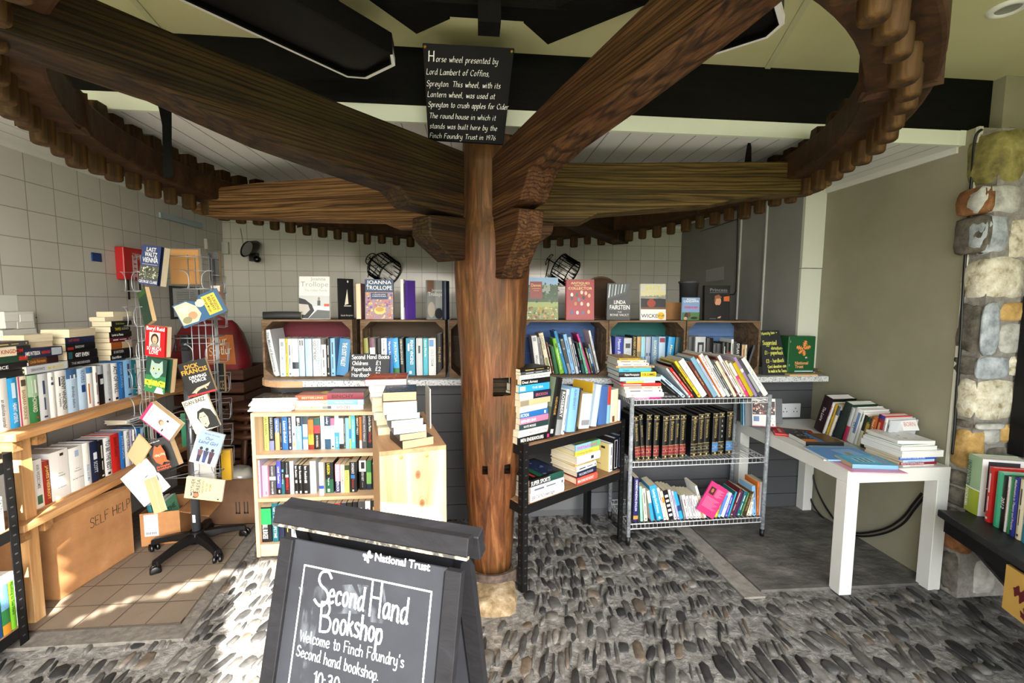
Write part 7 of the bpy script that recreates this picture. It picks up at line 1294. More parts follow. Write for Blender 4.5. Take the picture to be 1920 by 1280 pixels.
sp('grey backed paperback half hidden below the walking figures', 383, 884, TB + .05, 34, 44, .02, 'lg', page='c', front=[('r', .1, .1, .9, .9, 'bfbdb6')])
sp('cream paperback with a round portrait lying on its side in the spinner', 383, 917, TB - .05, 40, 64, .012, 'cr', yaw=2, roll=80, page='w', front=[('r', 0, 0, 1, 1, 'dcc494'), ('t', 'MOTHER', .55, .76, .1, .8, '2b2a40', 0, .01), ('t', 'TERESA', .55, .62, .1, .8, '2b2a40', 0, .01), ('t', 'HER PEOPLE', .6, .52, .05, .6, '33302a'), ('t', 'AND HER', .6, .42, .05, .4, '33302a'), ('t', 'WORK', .6, .32, .06, .35, '33302a'), ('e', .2, .72, .15, .1, '3a2a26'), ('e', .2, .7, .1, .07, 'b5714f'), ('r', .1, .77, .3, .8, 'c9c6c0'), ('e', .1, .1, .04, .025, '4a2a20')])
for lab, px, py, Y, c, h, k in (('black spine at the top of the far spinner column', 401, 500, 2.72, 'bk', 50, {}), ('red and white spine below the black one in the far spinner column', 404, 562, 2.72, 'rd', 50, {'front': [('r', 0, .8, 1, 1, 'e2ddd0'), ('r', 0, 0, 1, .3, 'd9d5c8')]}), ('black spine with gold lettering low in the far spinner column', 411, 708, 2.74, 'bk', 52, {'front': [('t', 'LACE', .5, .1, .3, .9, '8a7a52')]}), ('yellow notebook edge at the foot of the far spinner column', 424, 872, 2.66, 'ye', 56, {})):
    sp(lab, px, py, Y, 16, h, .03, c, yaw=8, page='t', **k)
sp('green folder hanging behind the spinner pole', 352, 806, 2.82, 22, 60, .008, 'mi', yaw=0, page='w', front=[('r', 0, 0, 1, 1, '3f9a74')])

# ------------------------------------------------------------------ painted and chalked boards
def board_plane(O, a, b2): return V(*O), V(*a).normalized(), V(*b2).normalized()
M_INK = mat('efefea', .7); M_CHALK = mat('e8edf0', .85); M_SLATE = noisy('slate_board', [(.3, '15171a'), (.7, '1f2226')], 5, .55, .05)
# the wheel plaque
YS = 1.99; YT = 1.785
BLc, BRc = atY(803, 262, YS), atY(944, 271, YS); nf = (BRc - BLc).cross(atY(878, 85, YT) - BLc).normalized(); nf = nf if nf.y < 0 else -nf
TRc, TLc = atP(965, 90, BLc, nf), atP(792, 80, BLc, nf)
t = thing('wheel_plaque', 'black hand-lettered plaque on the history of the wheel, fixed on the post head', 'sign', (BLc + BRc) / 2)
b = MB(); k = V(0, .012, 0); b.hexa([BLc, BRc, BRc + k, BLc + k], [TLc, TRc, TRc + k, TLc + k]); b.build('panel', noisy('gloss_black_paint', [(.3, '08080a'), (.7, '0d0d10')], 6, .55, .05, spec=.15), t, bevel=.002)
PLQ = [('Horse wheel presented by', 812, 937, 112), ('Lord Lambert of Coffins,', 804, 949, 136), ('Spreyton. This wheel, with its', 804, 953, 158), ('Lantern wheel, was used at', 806, 951, 178), ('Spreyton to crush apples for Cider.', 807, 957, 197), ('The round·house in which it', 809, 948, 218), ('stands was built here by the', 810, 943, 237), ('Finch Foundry Trust in 1976.', 810, 949, 255)]
b = MB(); up = ((TLc + TRc) / 2 - (BLc + BRc) / 2); up.normalize()
def pq(x, y): return atP(x, y, BLc, nf) + nf * .0012
for txt, xa, xb, y in PLQ:
    yb0 = y + 3; A = pq(xa - 4, yb0); Bq = pq(xb + 1, yb0 + 5.5); d = Bq - A; W = d.length; d.normalize(); u = nf.cross(d).normalized(); u = u if u.z > 0 else -u
    kx = .00122 * 1.0
    if txt[0] == 'H':
        hand(b, 'H', A - d * .008, d, u, .0022, 0, nib=(.75, .55), slant=.1); q0 = .020; rest = txt[1:]
    else: q0 = 0; rest = txt
    hw = hand_width(rest, 2.2); sx = min(1.0, (W - q0) / (hw * kx * 1.02)); hand(b, rest, A + d * q0, d, u, kx, 0, nib=(.62, .52), slant=.2, sx=sx, gap=2.2)
b.build('lettering', M_INK, t)
for q in (TLc, TRc): b = MB(); b.lathe([(0, .003), (.006, .002), (.006, 0)], frame(q + nf * .0015 - up * .012 + (BRc - BLc) * (.03 if q is TLc else -.03), V(1, 0, 0), up, nf), 8); b.build('brass_pin', mat('a9762f', .4, .6), t)
# sandwich board
TL, TR = V(-.549, 1.284, .80), V(-.024, 1.074, .80); e = (TR - TL); BW = e.length; e.normalize(); nh = V(e.y, -e.x, 0); nh = nh if nh.y < 0 else -nh
tl = .25; dn = (nh * tl - UP).normalized(); nb = e.cross(-dn).normalized(); nb = nb if nb.y < 0 else -nb
t = thing('sandwich_board', 'black wooden sandwich board chalked with the bookshop welcome in the doorway', 'sign', (TL + TR) / 2 - UP * .8)
def sb(u, v, h=0): return TL + e * u + dn * v + nb * h
BH = .80 / -dn.z - .003
M_SB = wood('board_black_paint', [(.3, '0c0c0e'), (.6, '121215'), (.85, '1c1c1f')], 0, 3, 20, .6, .35, spec=.15); M_PANEL = noisy('chalk_panel', [(.3, '16171b'), (.6, '1d1f24'), (.85, '2a2d34')], 4, .65, .1, 8, spec=.2)
def slab(mb, u0, v0, u1, v1, h0, h1): mb.hexa([sb(u0, v1, h0), sb(u1, v1, h0), sb(u1, v1, h1), sb(u0, v1, h1)], [sb(u0, v0, h0), sb(u1, v0, h0), sb(u1, v0, h1), sb(u0, v0, h1)])
for u0, u1 in ((.0, .045), (BW - .045, BW)):
    b = MB(); slab(b, u0, .03, u1, BH, -.024, .004); b.build('stile', M_SB, t, bevel=.002)
b = MB(); slab(b, .045, .03, BW - .045, BH - .06, -.016, -.008); b.build('chalk_panel', M_PANEL, t)
b = MB(); slab(b, .045, BH - .12, BW - .045, BH - .05, -.024, .002); b.build('bottom_rail', M_SB, t)
b = MB(); slab(b, -.018, -.06, BW + .018, -.0135, -.02, .022); b.build('cap_rail', M_SB, t, bevel=.003)
b = MB(); slab(b, -.0178, -.0133, BW + .0178, -.0065, .004, .0218); b.build('worn_edge', noisy('worn_edge', [(.46, '1a1917'), (.58, '6c6456'), (.72, 'b5ab94')], 40, .85, .4), t)
R0 = (TL + TR) / 2 - nh * .075; dr = (-nh * tl - UP).normalized(); nr = -e.cross(-dr).normalized(); nr = nr if nr.y > 0 else -nr
def rb(u, v, h=0): return TL - nh * .062 + e * u + dr * v + nr * h
def rslab(mb, u0, v0, u1, v1, h0, h1): mb.hexa([rb(u0, v1, h0), rb(u1, v1, h0), rb(u1, v1, h1), rb(u0, v1, h1)], [rb(u0, v0, h0), rb(u1, v0, h0), rb(u1, v0, h1), rb(u0, v0, h1)])
for u0, u1 in ((.0, .045), (BW - .045, BW)):
    b = MB(); rslab(b, u0, .02, u1, BH, -.024, .004); b.build('rear_stile', M_SB, t)
b = MB(); rslab(b, .045, .03, BW - .045, BH - .06, -.016, -.008); b.build('rear_panel', M_PANEL, t)
b = MB(); rslab(b, -.03, -.055, BW + .03, .02, -.02, .02); b.build('rear_cap_rail', M_SB, t, bevel=.003)
PO = sb(0, 0, -.008)
def pb_(x, y, h=.0012): return atP(x, y, PO, nb) + nb * h
b = MB(); q = [pb_(x, y) for x, y in ((571, 1057), (811, 1107))]
e2 = e; v0 = q[0]; wv = (q[1] - q[0]).dot(e)
for (ua, va, ub, vb) in ((0, 0, wv, .004), (0, 0, .004, .62), (wv - .004, 0, wv, .62)): b.add([v0 + e * ua + dn * va, v0 + e * ub + dn * va, v0 + e * ub + dn * vb, v0 + e * ua + dn * vb], [(0, 1, 2, 3)])
b.build('painted_border', M_INK, t)
b = MB(); A = pb_(703, 1050); Bq = pb_(806, 1071); put_text(b, 'National Trust', A, e, -dn, .0195, (Bq - A).dot(e), 0, 0, .018, 'l')
oak_sprig(b, pb_(690, 1044) , e, -dn, .017); b.build('emblem_lettering', M_INK, t)
b = MB()
def chalk(txt, xa, ya, xb, yb, k, r, sx=None, gap=2.0):
    A = pb_(xa, ya); Bq = pb_(xb, yb); d = Bq - A; W = d.length; d.normalize(); u = nb.cross(d).normalized(); u = u if u.z > 0 else -u
    s = sx or min(1.5, W / (hand_width(txt, gap) * k)); hand(b, txt, A, d, u, k, 0, r, slant=.02, wob=.5, sx=s, gap=gap)
chalk('S', 589, 1130, 626, 1140, .0058, .55, 1.0); chalk('econd', 616, 1129, 682, 1145, .0034, .85); chalk('H', 693, 1152, 722, 1158, .0056, .5, .62); chalk('and', 718, 1157, 764, 1168, .0036, .85)
chalk('B', 600, 1182, 626, 1186, .0046, .62, .9); chalk('ookshop', 624, 1184, 716, 1206, .0034, .85)
chalk('Welcome to Finch Foundry\'s', 562, 1200, 757, 1251, .00165, .72); chalk('Second hand bookshop.', 556, 1228, 710, 1276, .00165, .72); chalk('10:30', 588, 1283, 636, 1295, .0022, .9)
b.build('chalk_lettering', M_CHALK, t)
# chalk smears rubbed into the panel
m, nt_, bs = new_mat('chalk_smear'); n1 = N(nt_, 'TexNoise', Scale=1.0, Detail=6.0); nt_.links.new(coords(nt_, (30, 30, 9)), n1.inputs['Vector'])
bs.inputs['Base Color'].default_value = (*lin('aeb8c4'), 1); nt_.links.new(ramp(nt_, n1.outputs[0], [(.5, (0, 0, 0)), (.8, (.16, .16, .16))]), bs.inputs['Alpha'])
b = MB()
for xa, ya, xb, yb, xc, yc, xd, yd in ((560, 1100, 660, 1095, 690, 1150, 580, 1150), (570, 1140, 600, 1140, 575, 1275, 545, 1275), (670, 1095, 720, 1100, 730, 1170, 690, 1165)):
    b.add([pb_(x, y, .0006) for x, y in ((xa, ya), (xb, yb), (xc, yc), (xd, yd))], [(0, 1, 2, 3)])
b.build('chalk_smear', m, t)
# price slate before the crates
def slate(name, label, pts, Y0, tip, lines, col, th=.006):
    """a small written board standing on the counter: corner pixels bl, br, tr, tl"""
    bl = atZ(*pts[0], ZT + .001) if Y0 is None else atY(*pts[0], Y0); br = atZ(*pts[1], ZT + .001) if Y0 is None else atY(*pts[1], Y0)
    bl.z = br.z = ZT + .001; d = (br - bl).normalized(); nh2 = V(d.y, -d.x, 0); nh2 = nh2 if nh2.y < 0 else -nh2
    up2 = (UP - nh2 * tip).normalized(); n2 = d.cross(up2); n2 = n2 if n2.y < 0 else -n2
    P = [atP(x, y, bl, n2) for x, y in pts]; P[0] = bl; P[1] = br
    t = thing(name, label, 'sign', (bl + br) / 2)
    b = MB(); b.hexa([P[0], P[1], P[1] - n2 * th, P[0] - n2 * th], [P[3], P[2], P[2] - n2 * th, P[3] - n2 * th]); b.build('panel', M_SLATE, t, bevel=.0015)
    b = MB()
    for txt, xa, ya, xb, yb, k, r in lines:
        A = atP(xa, ya, bl, n2) + n2 * .0008; Bq = atP(xb, yb, bl, n2) + n2 * .0008; dd = Bq - A; W = dd.length; dd.normalize(); u = n2.cross(dd).normalized(); u = u if u.z > 0 else -u
        hand(b, txt, A, dd, u, k, 0, r, wob=.4, sx=min(1.5, W / (hand_width(txt) * k)))
    b.build('chalk_lettering', mat(col, .85), t)
slate('price_slate', 'black slate chalked with children, paperback and hardback prices between the crates', [(655, 713), (729, 709), (732, 665), (656, 663)], 2.765, .16, [('Second Hand Books', 660, 673, 730, 672, .00155, 1.1), ('Childrens', 661, 684, 690, 684, .0014, 1.1), ('£1', 705, 684, 714, 684, .0016, 1.1), ('Paperback', 660, 695, 696, 695, .0014, 1.1), ('£2', 704, 695, 714, 695, .0016, 1.1), ('Hardback', 660, 706, 694, 706, .0014, 1.1), ('£3', 704, 706, 713, 706, .0016, 1.1)], 'eef0f0')
slate('donation_slate', 'tall black slate with yellow chalk donation prices beside the green box', [(1430, 701), (1479, 700), (1461, 619), (1427, 619)], 2.80, .18, [('Honesty box >', 1428, 628, 1457, 625, .0012, 1.1), ('Suggested', 1430, 646, 1456, 646, .0017, 1.0), ('donation-', 1446, 655, 1468, 655, .0013, 1.1), ('£1 - paperback', 1434, 664, 1468, 664, .0015, 1.1), ('£3 - hardback', 1437, 680, 1470, 678, .0015, 1.1), ('Card donation can', 1440, 690, 1474, 688, .0012, 1.3), ('be made in the Tearoom', 1441, 698, 1478, 697, .0012, 1.3)], 'd9d86a')
# green box with the oak leaf
YN = 2.80; c0 = atY(1475, 695, YN); xa, xb = along_x(1477, V(0, YN, 1.1), X), along_x(1528, V(0, YN, 1.1), X); z1 = along_y(630, V(xa, YN, 0), UP)
t = thing('honesty_box', 'dark green donation box with an orange oak leaf on the counter end', 'box', (xa, YN, ZT + .012))
b = MB(); b.box((xa, YN, ZT + .012), (xb, YN + .10, z1)); b.build('body', mat('14522a', .4), t, bevel=.006, seg=2)
b = MB(); b.box((xa + .012, YN - .001, z1 - .045), (xa + .016, YN, z1 - .03)); b.box((xa + .012, YN - .001, ZT + .06), (xa + .016, YN, ZT + .075)); b.box((xa + (xb - xa) * .62, YN + .03, z1), (xa + (xb - xa) * .9, YN + .036, z1 + .0006)); b.build('hinge', mat('9fa39c', .4), t)
b = MB(); oak_sprig(b, V((xa + xb) / 2 + .012, YN - .0012, ZT + .178), X, UP, .056); b.build('leaf_emblem', mat('e88a4a', .5), t)
b = MB(); put_text(b, 'National', V(xa + .055, YN - .0012, ZT + .072), X, UP, .021, .095, 0, 0, .02, 'l'); put_text(b, 'Trust', V(xa + .055, YN - .0012, ZT + .047), X, UP, .021, .062, 0, 0, .02, 'l'); b.build('lettering', mat('e8a06a', .5), t)
b = MB(); b.ball(V((xa + xb) / 2 + .035, YN - .002, ZT + .118), (.009, .003, .007), 10, 5); b.build('keyhole_cover', mat('c9c9c4', .3, .8), t)
b = MB(); b.box((xa + .055, YN - .001, ZT + .020), (xb - .01, YN, ZT + .029)); b.build('sticker', mat('a9c4d6', .5), t)
b = MB(); b.prism([V(xa - .02, YN - .055, ZT + .0005), V(xb - .02, YN - .06, ZT + .0005), V(xb + .02, YN + .10, ZT + .0005), V(xa, YN + .11, ZT + .0005)], (0, 0, .011)); tag(b.build('wood_offcut', mat('d3ac80', .6)), 'pale wooden board lying under the green donation box', 'board')
t = thing('hand_brush', 'small bristle brush lying at the wall end of the counter', 'brush', (xb + .05, YN + .02, ZT))
b = MB(); rnd = random.Random(2)
for k in range(60):
    y0 = YN + .01 + rnd.uniform(-.012, .03); b.tube([V(xb + .012, YN + .02, ZT + .03), V(xb + .09, y0 - .01, ZT + .02 + rnd.uniform(-.012, .008)), V(xb + .155 + rnd.uniform(-.01, .012), y0 - .03 + rnd.uniform(-.02, .02), ZT + .004 + rnd.uniform(0, .012))], .0011, 4)
b.build('bristles', mat('8a7048', .8), t)
b = MB(); b.box((xb + .004, YN + .005, ZT + .02), (xb + .03, YN + .045, ZT + .042)); b.build('head', mat('4a3a28', .6), t)

# ------------------------------------------------------------------ things on the walls
def wl(px, py): return atX(px, py, XL)
def onleft(mb, x0, y0, x1, y1, d, mat=0):
    a, c = wl(x0, (y0 + y1) / 2), wl(x1, (y0 + y1) / 2); zt, zb = wl((x0 + x1) / 2, y0).z, wl((x0 + x1) / 2, y1).z
    mb.box((XL + .0005, a.y, zb), (XL + d, c.y, zt), mat); return a.y, c.y, zb, zt
t = thing('fire_blanket', 'red fire blanket case hung on the tiled wall behind the spinner', 'fire blanket', wl(232, 500))
b = MB(); ya, yb2, zb, zt = onleft(b, 216, 466, 268, 525, .055); b.build('case', mat('b3151a', .35), t, bevel=.006, seg=2)
b = MB(); put_text(b, 'FIRE', V(XL + .0565, ya + .075, zt - .05), Y_, UP, .018, .09, 0, 0, 0, 'l'); put_text(b, 'BLANKET', V(XL + .0565, ya + .075, zt - .075), Y_, UP, .018, .13, 0, 0, 0, 'l')
for k in range(4): b.add([V(XL + .0565, ya + .08 + (.03 if j in (1, 2) else 0), zb + .02 + .03 * k + (.022 if j > 1 else 0)) for j in range(4)], [(0, 1, 2, 3)])
b.build('lettering', mat('d8a8a4', .6), t)
for y in (ya + .06, ya + .16): b = MB(); b.box((XL + .02, y, zb - .13), (XL + .024, y + .016, zb)); b.build('pull_tape', mat('0d0d0e', .6), t)
b = MB(); onleft(b, 171, 474, 188, 490, .008); tag(b.build('blue_plaque', mat('14356e', .5)), 'small blue plaque stuck askew on the tiled wall', 'plaque')
for lab, x0, x1 in (('white switch on the tiled wall, the one by the doorway', -6, 17), ('white switch on the tiled wall, the one nearer the fire blanket', 17, 52)):
    t = thing('wall_switch', lab, 'switch', wl((x0 + x1) / 2, 600), group=None)
    b = MB(); ya, yb2, zb, zt = onleft(b, x0, 584, x1, 616, .034); b.build('plate', mat('d6d4cc', .4), t, bevel=.003)
    ym = (ya + yb2) / 2; b = MB(); b.box((XL + .034, ym - .035, zb + .035), (XL + .04, ym + .035, zb + .075)); b.build('rocker', mat('e2e1da', .35), t, bevel=.002)
    b = MB()
    for y in (ym - .055, ym + .055): b.lathe([(0, .001), (.004, 0)], frame(V(XL + .0345, y, zb + .055), Y_, UP, X), 8)
    b.build('screw', mat('2b2b2b', .4), t)
b = MB(); onleft(b, -8, 617, 58, 637, .03); tag(b.build('cable_trunking', mat('d0cfc8', .45), bevel=.002), 'white cable trunking under the wall switches', 'trunking')
b = MB(); onleft(b, -8, 553, 32, 583, .002); o = b.build('paper_notice', mat('d5d4cf', .8)); tag(o, 'white paper notice taped above the wall switches', 'notice')
t = thing('framed_notice', 'black framed typed notice on the tiled wall behind the spinner', 'notice', wl(345, 567))
b = MB(); ya, yb2, zb, zt = onleft(b, 318, 537, 372, 597, .014); b.build('frame', mat('121213', .45), t)
b = MB(); b.box((XL + .0142, ya + .02, zb + .018), (XL + .015, yb2 - .02, zt - .018)); b.build('sheet', mat('cfd2d2', .7), t)
b = MB(); rnd = random.Random(4)
for k in range(11): b.box((XL + .0151, ya + .06, zt - .05 - k * .014), (XL + .0154, yb2 - .06 - rnd.uniform(0, .06), zt - .047 - k * .014))
b.build('typing', mat('6a6c6e', .8), t)
b = MB(); a = wl(298, 403); c = wl(378, 423); d = (c - a).normalized(); u = V(0, -d.z, d.y)
b.prism([V(XL + .001, 0, 0) + V(0, p.y, p.z) for p in (a - u * .02, c - u * .02, c + u * .02, a + u * .02)], (.012, 0, 0)); tag(b.build('blue_batten', mat('9fb0ba', .5)), 'pale blue batten slanting high on the tiled wall', 'batten')
b = MB(); p = atY(418, 466, YB); b.box((p.x - .0, YB - .03, p.z - .05), (p.x + .06, YB - .0005, p.z + .06)); b.box((XL + .001, YB - .30, p.z - .04), (XL + .03, YB - .18, p.z + .05)); tag(b.build('junction_box', mat('bdbbb2', .5), bevel=.003), 'pale junction box in the tiled corner behind the spinner', 'box')
t = thing('security_lamp', 'black security lamp with sensor on the white back wall corner', 'lamp', atY(473, 470, YB))
c = atY(470, 465, YB - .10); b = MB(); Mx = frame(c, X, UP, V(-.45, -.85, -.3).normalized()); b.lathe([(0, -.07), (.05, -.065), (.07, -.03), (.075, .03), (.078, .045)], frame(c, V(.88, -.47, 0), V(.13, .25, .96), V(-.45, -.85, -.28).normalized()), 18); b.build('lamp_head', mat('0b0b0c', .35), t)
b = MB(); b.lathe([(0, .036), (.068, .036)], frame(c, V(.88, -.47, 0), V(.13, .25, .96), V(-.45, -.85, -.28).normalized()), 18); b.build('reflector', mat('c9ccd0', .15, .9), t)
b = MB(); p = atY(477, 482, YB - .03); b.box((p.x - .03, YB - .07, p.z - .04), (p.x + .03, YB, p.z + .04)); b.tube([c, V(p.x, YB - .05, p.z)], .012, 8); b.build('bracket', mat('101011', .4), t)
b = MB(); p = atY(482, 486, YB - .07); b.ball(p, (.035, .03, .03), 12, 8); b.build('sensor', mat('0a0a0b', .25), t)
b = MB(); p0 = atY(451, 428, YB - .003); p1 = atY(456, 458, YB - .003); b.tube([p0, p1, V(p1.x + .04, YB - .02, p1.z - .02)], .004, 6); tag(b.build('lamp_cable', mat('8b8a82', .6)), 'thin grey cable dropping to the black security lamp', 'cable')
# wire water wheels hung on the back wall
def wire_wheel(x0, y0, x1, y1, label):
    a, c = atY(x0, y0, YB - .03), atY(x1, y1, YB - .03); W = c.x - a.x; Hh = a.z - c.z
    t = thing('wire_wheel_ornament', label, 'ornament', (a.x, YB - .03, c.z), group=None)
    ax = V(.72, -.45, -.52).normalized(); u = V(.45, .0, .62).normalized(); u = (u - ax * u.dot(ax)).normalized(); v = ax.cross(u)
    cc = V(a.x + W * .60, YB - .10, c.z + Hh * .60); R = Hh * .46; L = W * .40
    ring = lambda q, r: [q + (u * math.cos(2 * PI * k / 28) + v * math.sin(2 * PI * k / 28)) * r for k in range(28)]
    b = MB()
    for q in (cc - ax * L / 2, cc + ax * L / 2): b.tube(ring(q, R), .004, 6, closed=True); b.tube(ring(q, R * .9), .003, 6, closed=True)
    b.build('drum_ring', M_IRON, t)
    b = MB()
    for k in range(20): d = u * math.cos(2 * PI * k / 20) + v * math.sin(2 * PI * k / 20); b.prism([cc - ax * L / 2 + d * R, cc + ax * L / 2 + d * R, cc + ax * L / 2 + d * R * .9, cc - ax * L / 2 + d * R * .9], d.cross(ax) * .003)
    b.build('paddle', M_IRON, t)
    b = MB(); c2 = cc - ax * L * 1.25; b.tube(ring(c2, R * .45), .004, 6, closed=True); b.tube([c2 - ax * .05, cc + ax * L * .7], .005, 6)
    for k in range(6): d = u * math.cos(PI * k / 3) + v * math.sin(PI * k / 3); b.tube([cc - ax * L / 2, cc - ax * L / 2 + d * R], .0025, 5); b.tube([c2, c2 + d * R * .45], .0025, 5)
    b.build('axle', M_IRON, t)
    b = MB(); b.tube([cc - ax * L * .2 - UP * R, V(a.x + W * .2, YB - .02, c.z), V(a.x + W * .5, YB - .01, c.z - Hh * .1)], .004, 6); b.tube([c2, V(a.x + W * .15, YB - .005, c.z + Hh * .35)], .004, 6); b.build('hanging_rod', M_IRON, t)
wire_wheel(676, 482, 755, 540, 'black wire water wheel hung above the brown backed crate')
wire_wheel(1013, 484, 1086, 540, 'black wire water wheel hung above the red antiques cover')
t = thing('round_tray', 'round brown tray standing behind the red and black covers on the crates', 'tray', (xz(1128, 3.16, ZC2), 3.16, ZC2))
b = MB(); xc = xz(1122, 3.14, ZC2 + .1); b.lathe([(0, 0), (.135, 0), (.14, .012), (.15, .012), (.15, -.008), (0, -.008)], frame(V(xc, 3.085, ZC2 + .151), X, V(0, .12, .99).normalized(), V(0, -.99, .12).normalized()), 40); b.build('disc', mat('4a3320', .5), t)
t = thing('cardboard_carton', 'small brown carton behind the apple cover on the crates', 'box', (xz(1250, 3.0, ZC2), 3.0, ZC2))
b = MB(); b.box((xz(1243, 3.02, ZC2), 2.99, ZC2), (xz(1280, 3.02, ZC2), 3.09, ZC2 + .12)); b.build('body', M_CARD, t)
t = thing('grey_bin', 'dark grey tapered bin behind the small blue cover on the crates', 'bin', (xz(1287, 3.1, ZC2), 3.05, ZC2))
b = MB(); b.lathe([(0, 0), (.05, 0), (.066, .27), (.070, .27), (.070, .262), (.062, .26), (.05, .01), (0, .01)], Matrix.Translation((xz(1290, 3.04, ZC2 + .2), 3.03, ZC2)), 24); b.build('body', mat('3c3d40', .5), t)
b = MB(); b.lathe([(.069, .255), (.074, .262), (.069, .27)], Matrix.Translation((xz(1290, 3.04, ZC2 + .2), 3.03, ZC2)), 24); b.build('rim', mat('47484b', .5), t)
def gp(px, py, off=.002):
    o = V(2.25, 2.885, 0); d = V(-.128, 1.495, 0).normalized(); n = V(-d.y, d.x, 0); n = n if n.x < 0 else -n
    return atP(px, py, o, n) + n * off
b = MB(); q = [gp(x, y) for x, y in ((1324, 528), (1358, 524), (1358, 499), (1324, 506))]; b.prism(q, V(.0008, 0, 0)); tag(b.build('paper_notice', mat('a9a8a2', .8)), 'faded paper notice on the grey panelled wall above the crates', 'notice')
b = MB(); b.tube([gp(1385, 362, .006), gp(1384, 430, .006), gp(1382, 520, .006), gp(1381, 546, .006), gp(1377, 552, .006), gp(1352, 552, .006)], .004, 6); tag(b.build('wall_cable', mat('101011', .5)), 'thin black cable turning a corner on the grey panelled wall', 'cable')
b = MB(); b.tube([gp(1314, 434, .004), gp(1383, 411, .004)], .003, 6); tag(b.build('wall_wire', mat('151515', .5)), 'short black wire slanting high on the grey panelled wall', 'wire')
t = thing('double_socket', 'white double socket on the dark boarding above the white table', 'socket', atY(1480, 768, 2.874))
a, c = atY(1461, 756, 2.874), atY(1498, 781, 2.874)
b = MB(); b.box((a.x, 2.862, c.z), (c.x, 2.8745, a.z)); b.build('plate', mat('dadcde', .35), t, bevel=.002)
b = MB()
for k in (.25, .75):
    xm = a.x + (c.x - a.x) * k
    for dx, dz in ((0, .015), (-.012, -.008), (.012, -.008)): b.box((xm + dx - .003, 2.8612, (a.z + c.z) / 2 + dz - .004), (xm + dx + .003, 2.862, (a.z + c.z) / 2 + dz + .004))
b.build('pin_hole', mat('1a1a1a', .5), t)
# cables by the table and the stone pier
def cable(name, pts, r, label): b = MB(); tag((b.tube(pts, r, 8), b.build(name, mat('0b0b0c', .45)))[1], label, 'cable')
def catmull(P, n=8):
    out = []
    for i in range(len(P) - 1):
        p0, p1, p2, p3 = P[max(i - 1, 0)], P[i], P[i + 1], P[min(i + 2, len(P) - 1)]
        for j in range(n): s = j / n; out.append(.5 * ((2 * p1) + (p2 - p0) * s + (2 * p0 - 5 * p1 + 4 * p2 - p3) * s * s + (3 * p1 - p0 - 3 * p2 + p3) * s ** 3))
    out.append(P[-1]); return out
cable('power_cable', catmull([atX(x, y, 2.385) for x, y in ((1728, 925), (1712, 945), (1690, 972), (1655, 992), (1606, 999), (1575, 985), (1545, 945), (1526, 900), (1520, 845))]), .006, 'black cable looping against the olive wall under the table, the upper one')
cable('power_cable', catmull([atX(x, y, 2.380) for x, y in ((1732, 932), (1714, 955), (1692, 982), (1655, 1000), (1606, 1004), (1560, 985), (1530, 955), (1518, 930))]), .006, 'black cable looping against the olive wall under the table, the lower one')
b = MB(); P = catmull([atX(x, y, 2.392) for x, y in ((1836, 244), (1823, 262), (1817, 330), (1811, 400), (1805, 480), (1800, 560), (1796, 640), (1790, 720), (1785, 800), (1781, 850))]); b.tube([p + V(0, -.012, 0) for p in P], .006, 8)
o = b.build('pier_cable', mat('0a0a0b', .4)); tag(o, 'thick black cable clipped down the edge of the stone pier', 'cable')
b = MB(); b.box((XR - .004, 1.962, 0), (XR + .018, 1.976, 2.30)); struct(b.build('trim_8', mat('d3d2c2', .7)))
t = thing('window_post', 'black painted upright post at the end of the stone pier above the bench', 'post', (2.72, 1.80, 0))
p = atY(1921, 700, 1.82); b = MB(); b.box((p.x + .008, 1.80, .74), (p.x + .07, 1.86, 1.50)); b.build('timber', M_BLK, t)

# ------------------------------------------------------------------ boxes and oddments in the tiled corner
def carton(name, label, M, L, D, Hh, flaps=(), open_=True, mats=M_CARD, th=.004):
    t = thing(name, label, 'box', M=M)
    b = MB(); b.box((0, 0, 0), (L, D, th))
    b.box((0, 0, 0), (L, th, Hh)); b.box((0, D - th, 0), (L, D, Hh)); b.box((0, th, 0), (th, D - th, Hh)); b.box((L - th, th, 0), (L, D - th, Hh))
    b.build('body', mats, t, True)
    for f in flaps: b = MB(); b.hexa(*f); b.build('flap', mats, t, True)
    return t
f0 = V(-1.975, 2.19, 0); f1 = V(-1.93, 2.60, 0); d = (f1 - f0).normalized(); n = V(-d.y, d.x, 0)
MS = frame(f0 + UP * .0145, d, n, UP); L = (f1 - f0).length
t = carton('cardboard_box', 'large cardboard box marked self help under the timber shelf', MS, L, .28, .385, [([V(0, 0, .385), V(L, 0, .385), V(L, .004, .385), V(0, .004, .385)], [V(.02, .03, .425), V(L - .01, .02, .40), V(L - .01, .024, .40), V(.02, .034, .425)])])
b = MB(); A = V(.42 * L, -.001, .27); hand(b, 'SELF HELP', A, V(1, 0, .02).normalized(), UP, .0031, 0, .55, wob=.8, sx=.88)
b.build('marker_lettering', mat('1b1713', .7), t, True)
M2 = frame(V(-1.93, 2.655, .0145), V(.985, .17, 0).normalized(), V(-.17, .985, 0).normalized(), UP)
t = carton('cardboard_box', 'small cardboard box of books beside the self help box, one flap hanging out', M2, .20, .26, .20, [([V(.204, 0, .19), V(.204, .25, .19), V(.2, .25, .194), V(.2, 0, .194)], [V(.36, -.02, .15), V(.36, .26, .15), V(.36, .26, .154), V(.36, -.02, .154)])])
b = MB(); b.box((.02, -.001, .06), (.09, 0, .19)); b.build('label', mat('d8dade', .6), t, True); b = MB()
for k in range(8): b.box((.028 + .007 * k, -.0015, .07), (.031 + .007 * k, -.001, .085))
b.build('barcode', mat('1b1b20', .6), t, True)
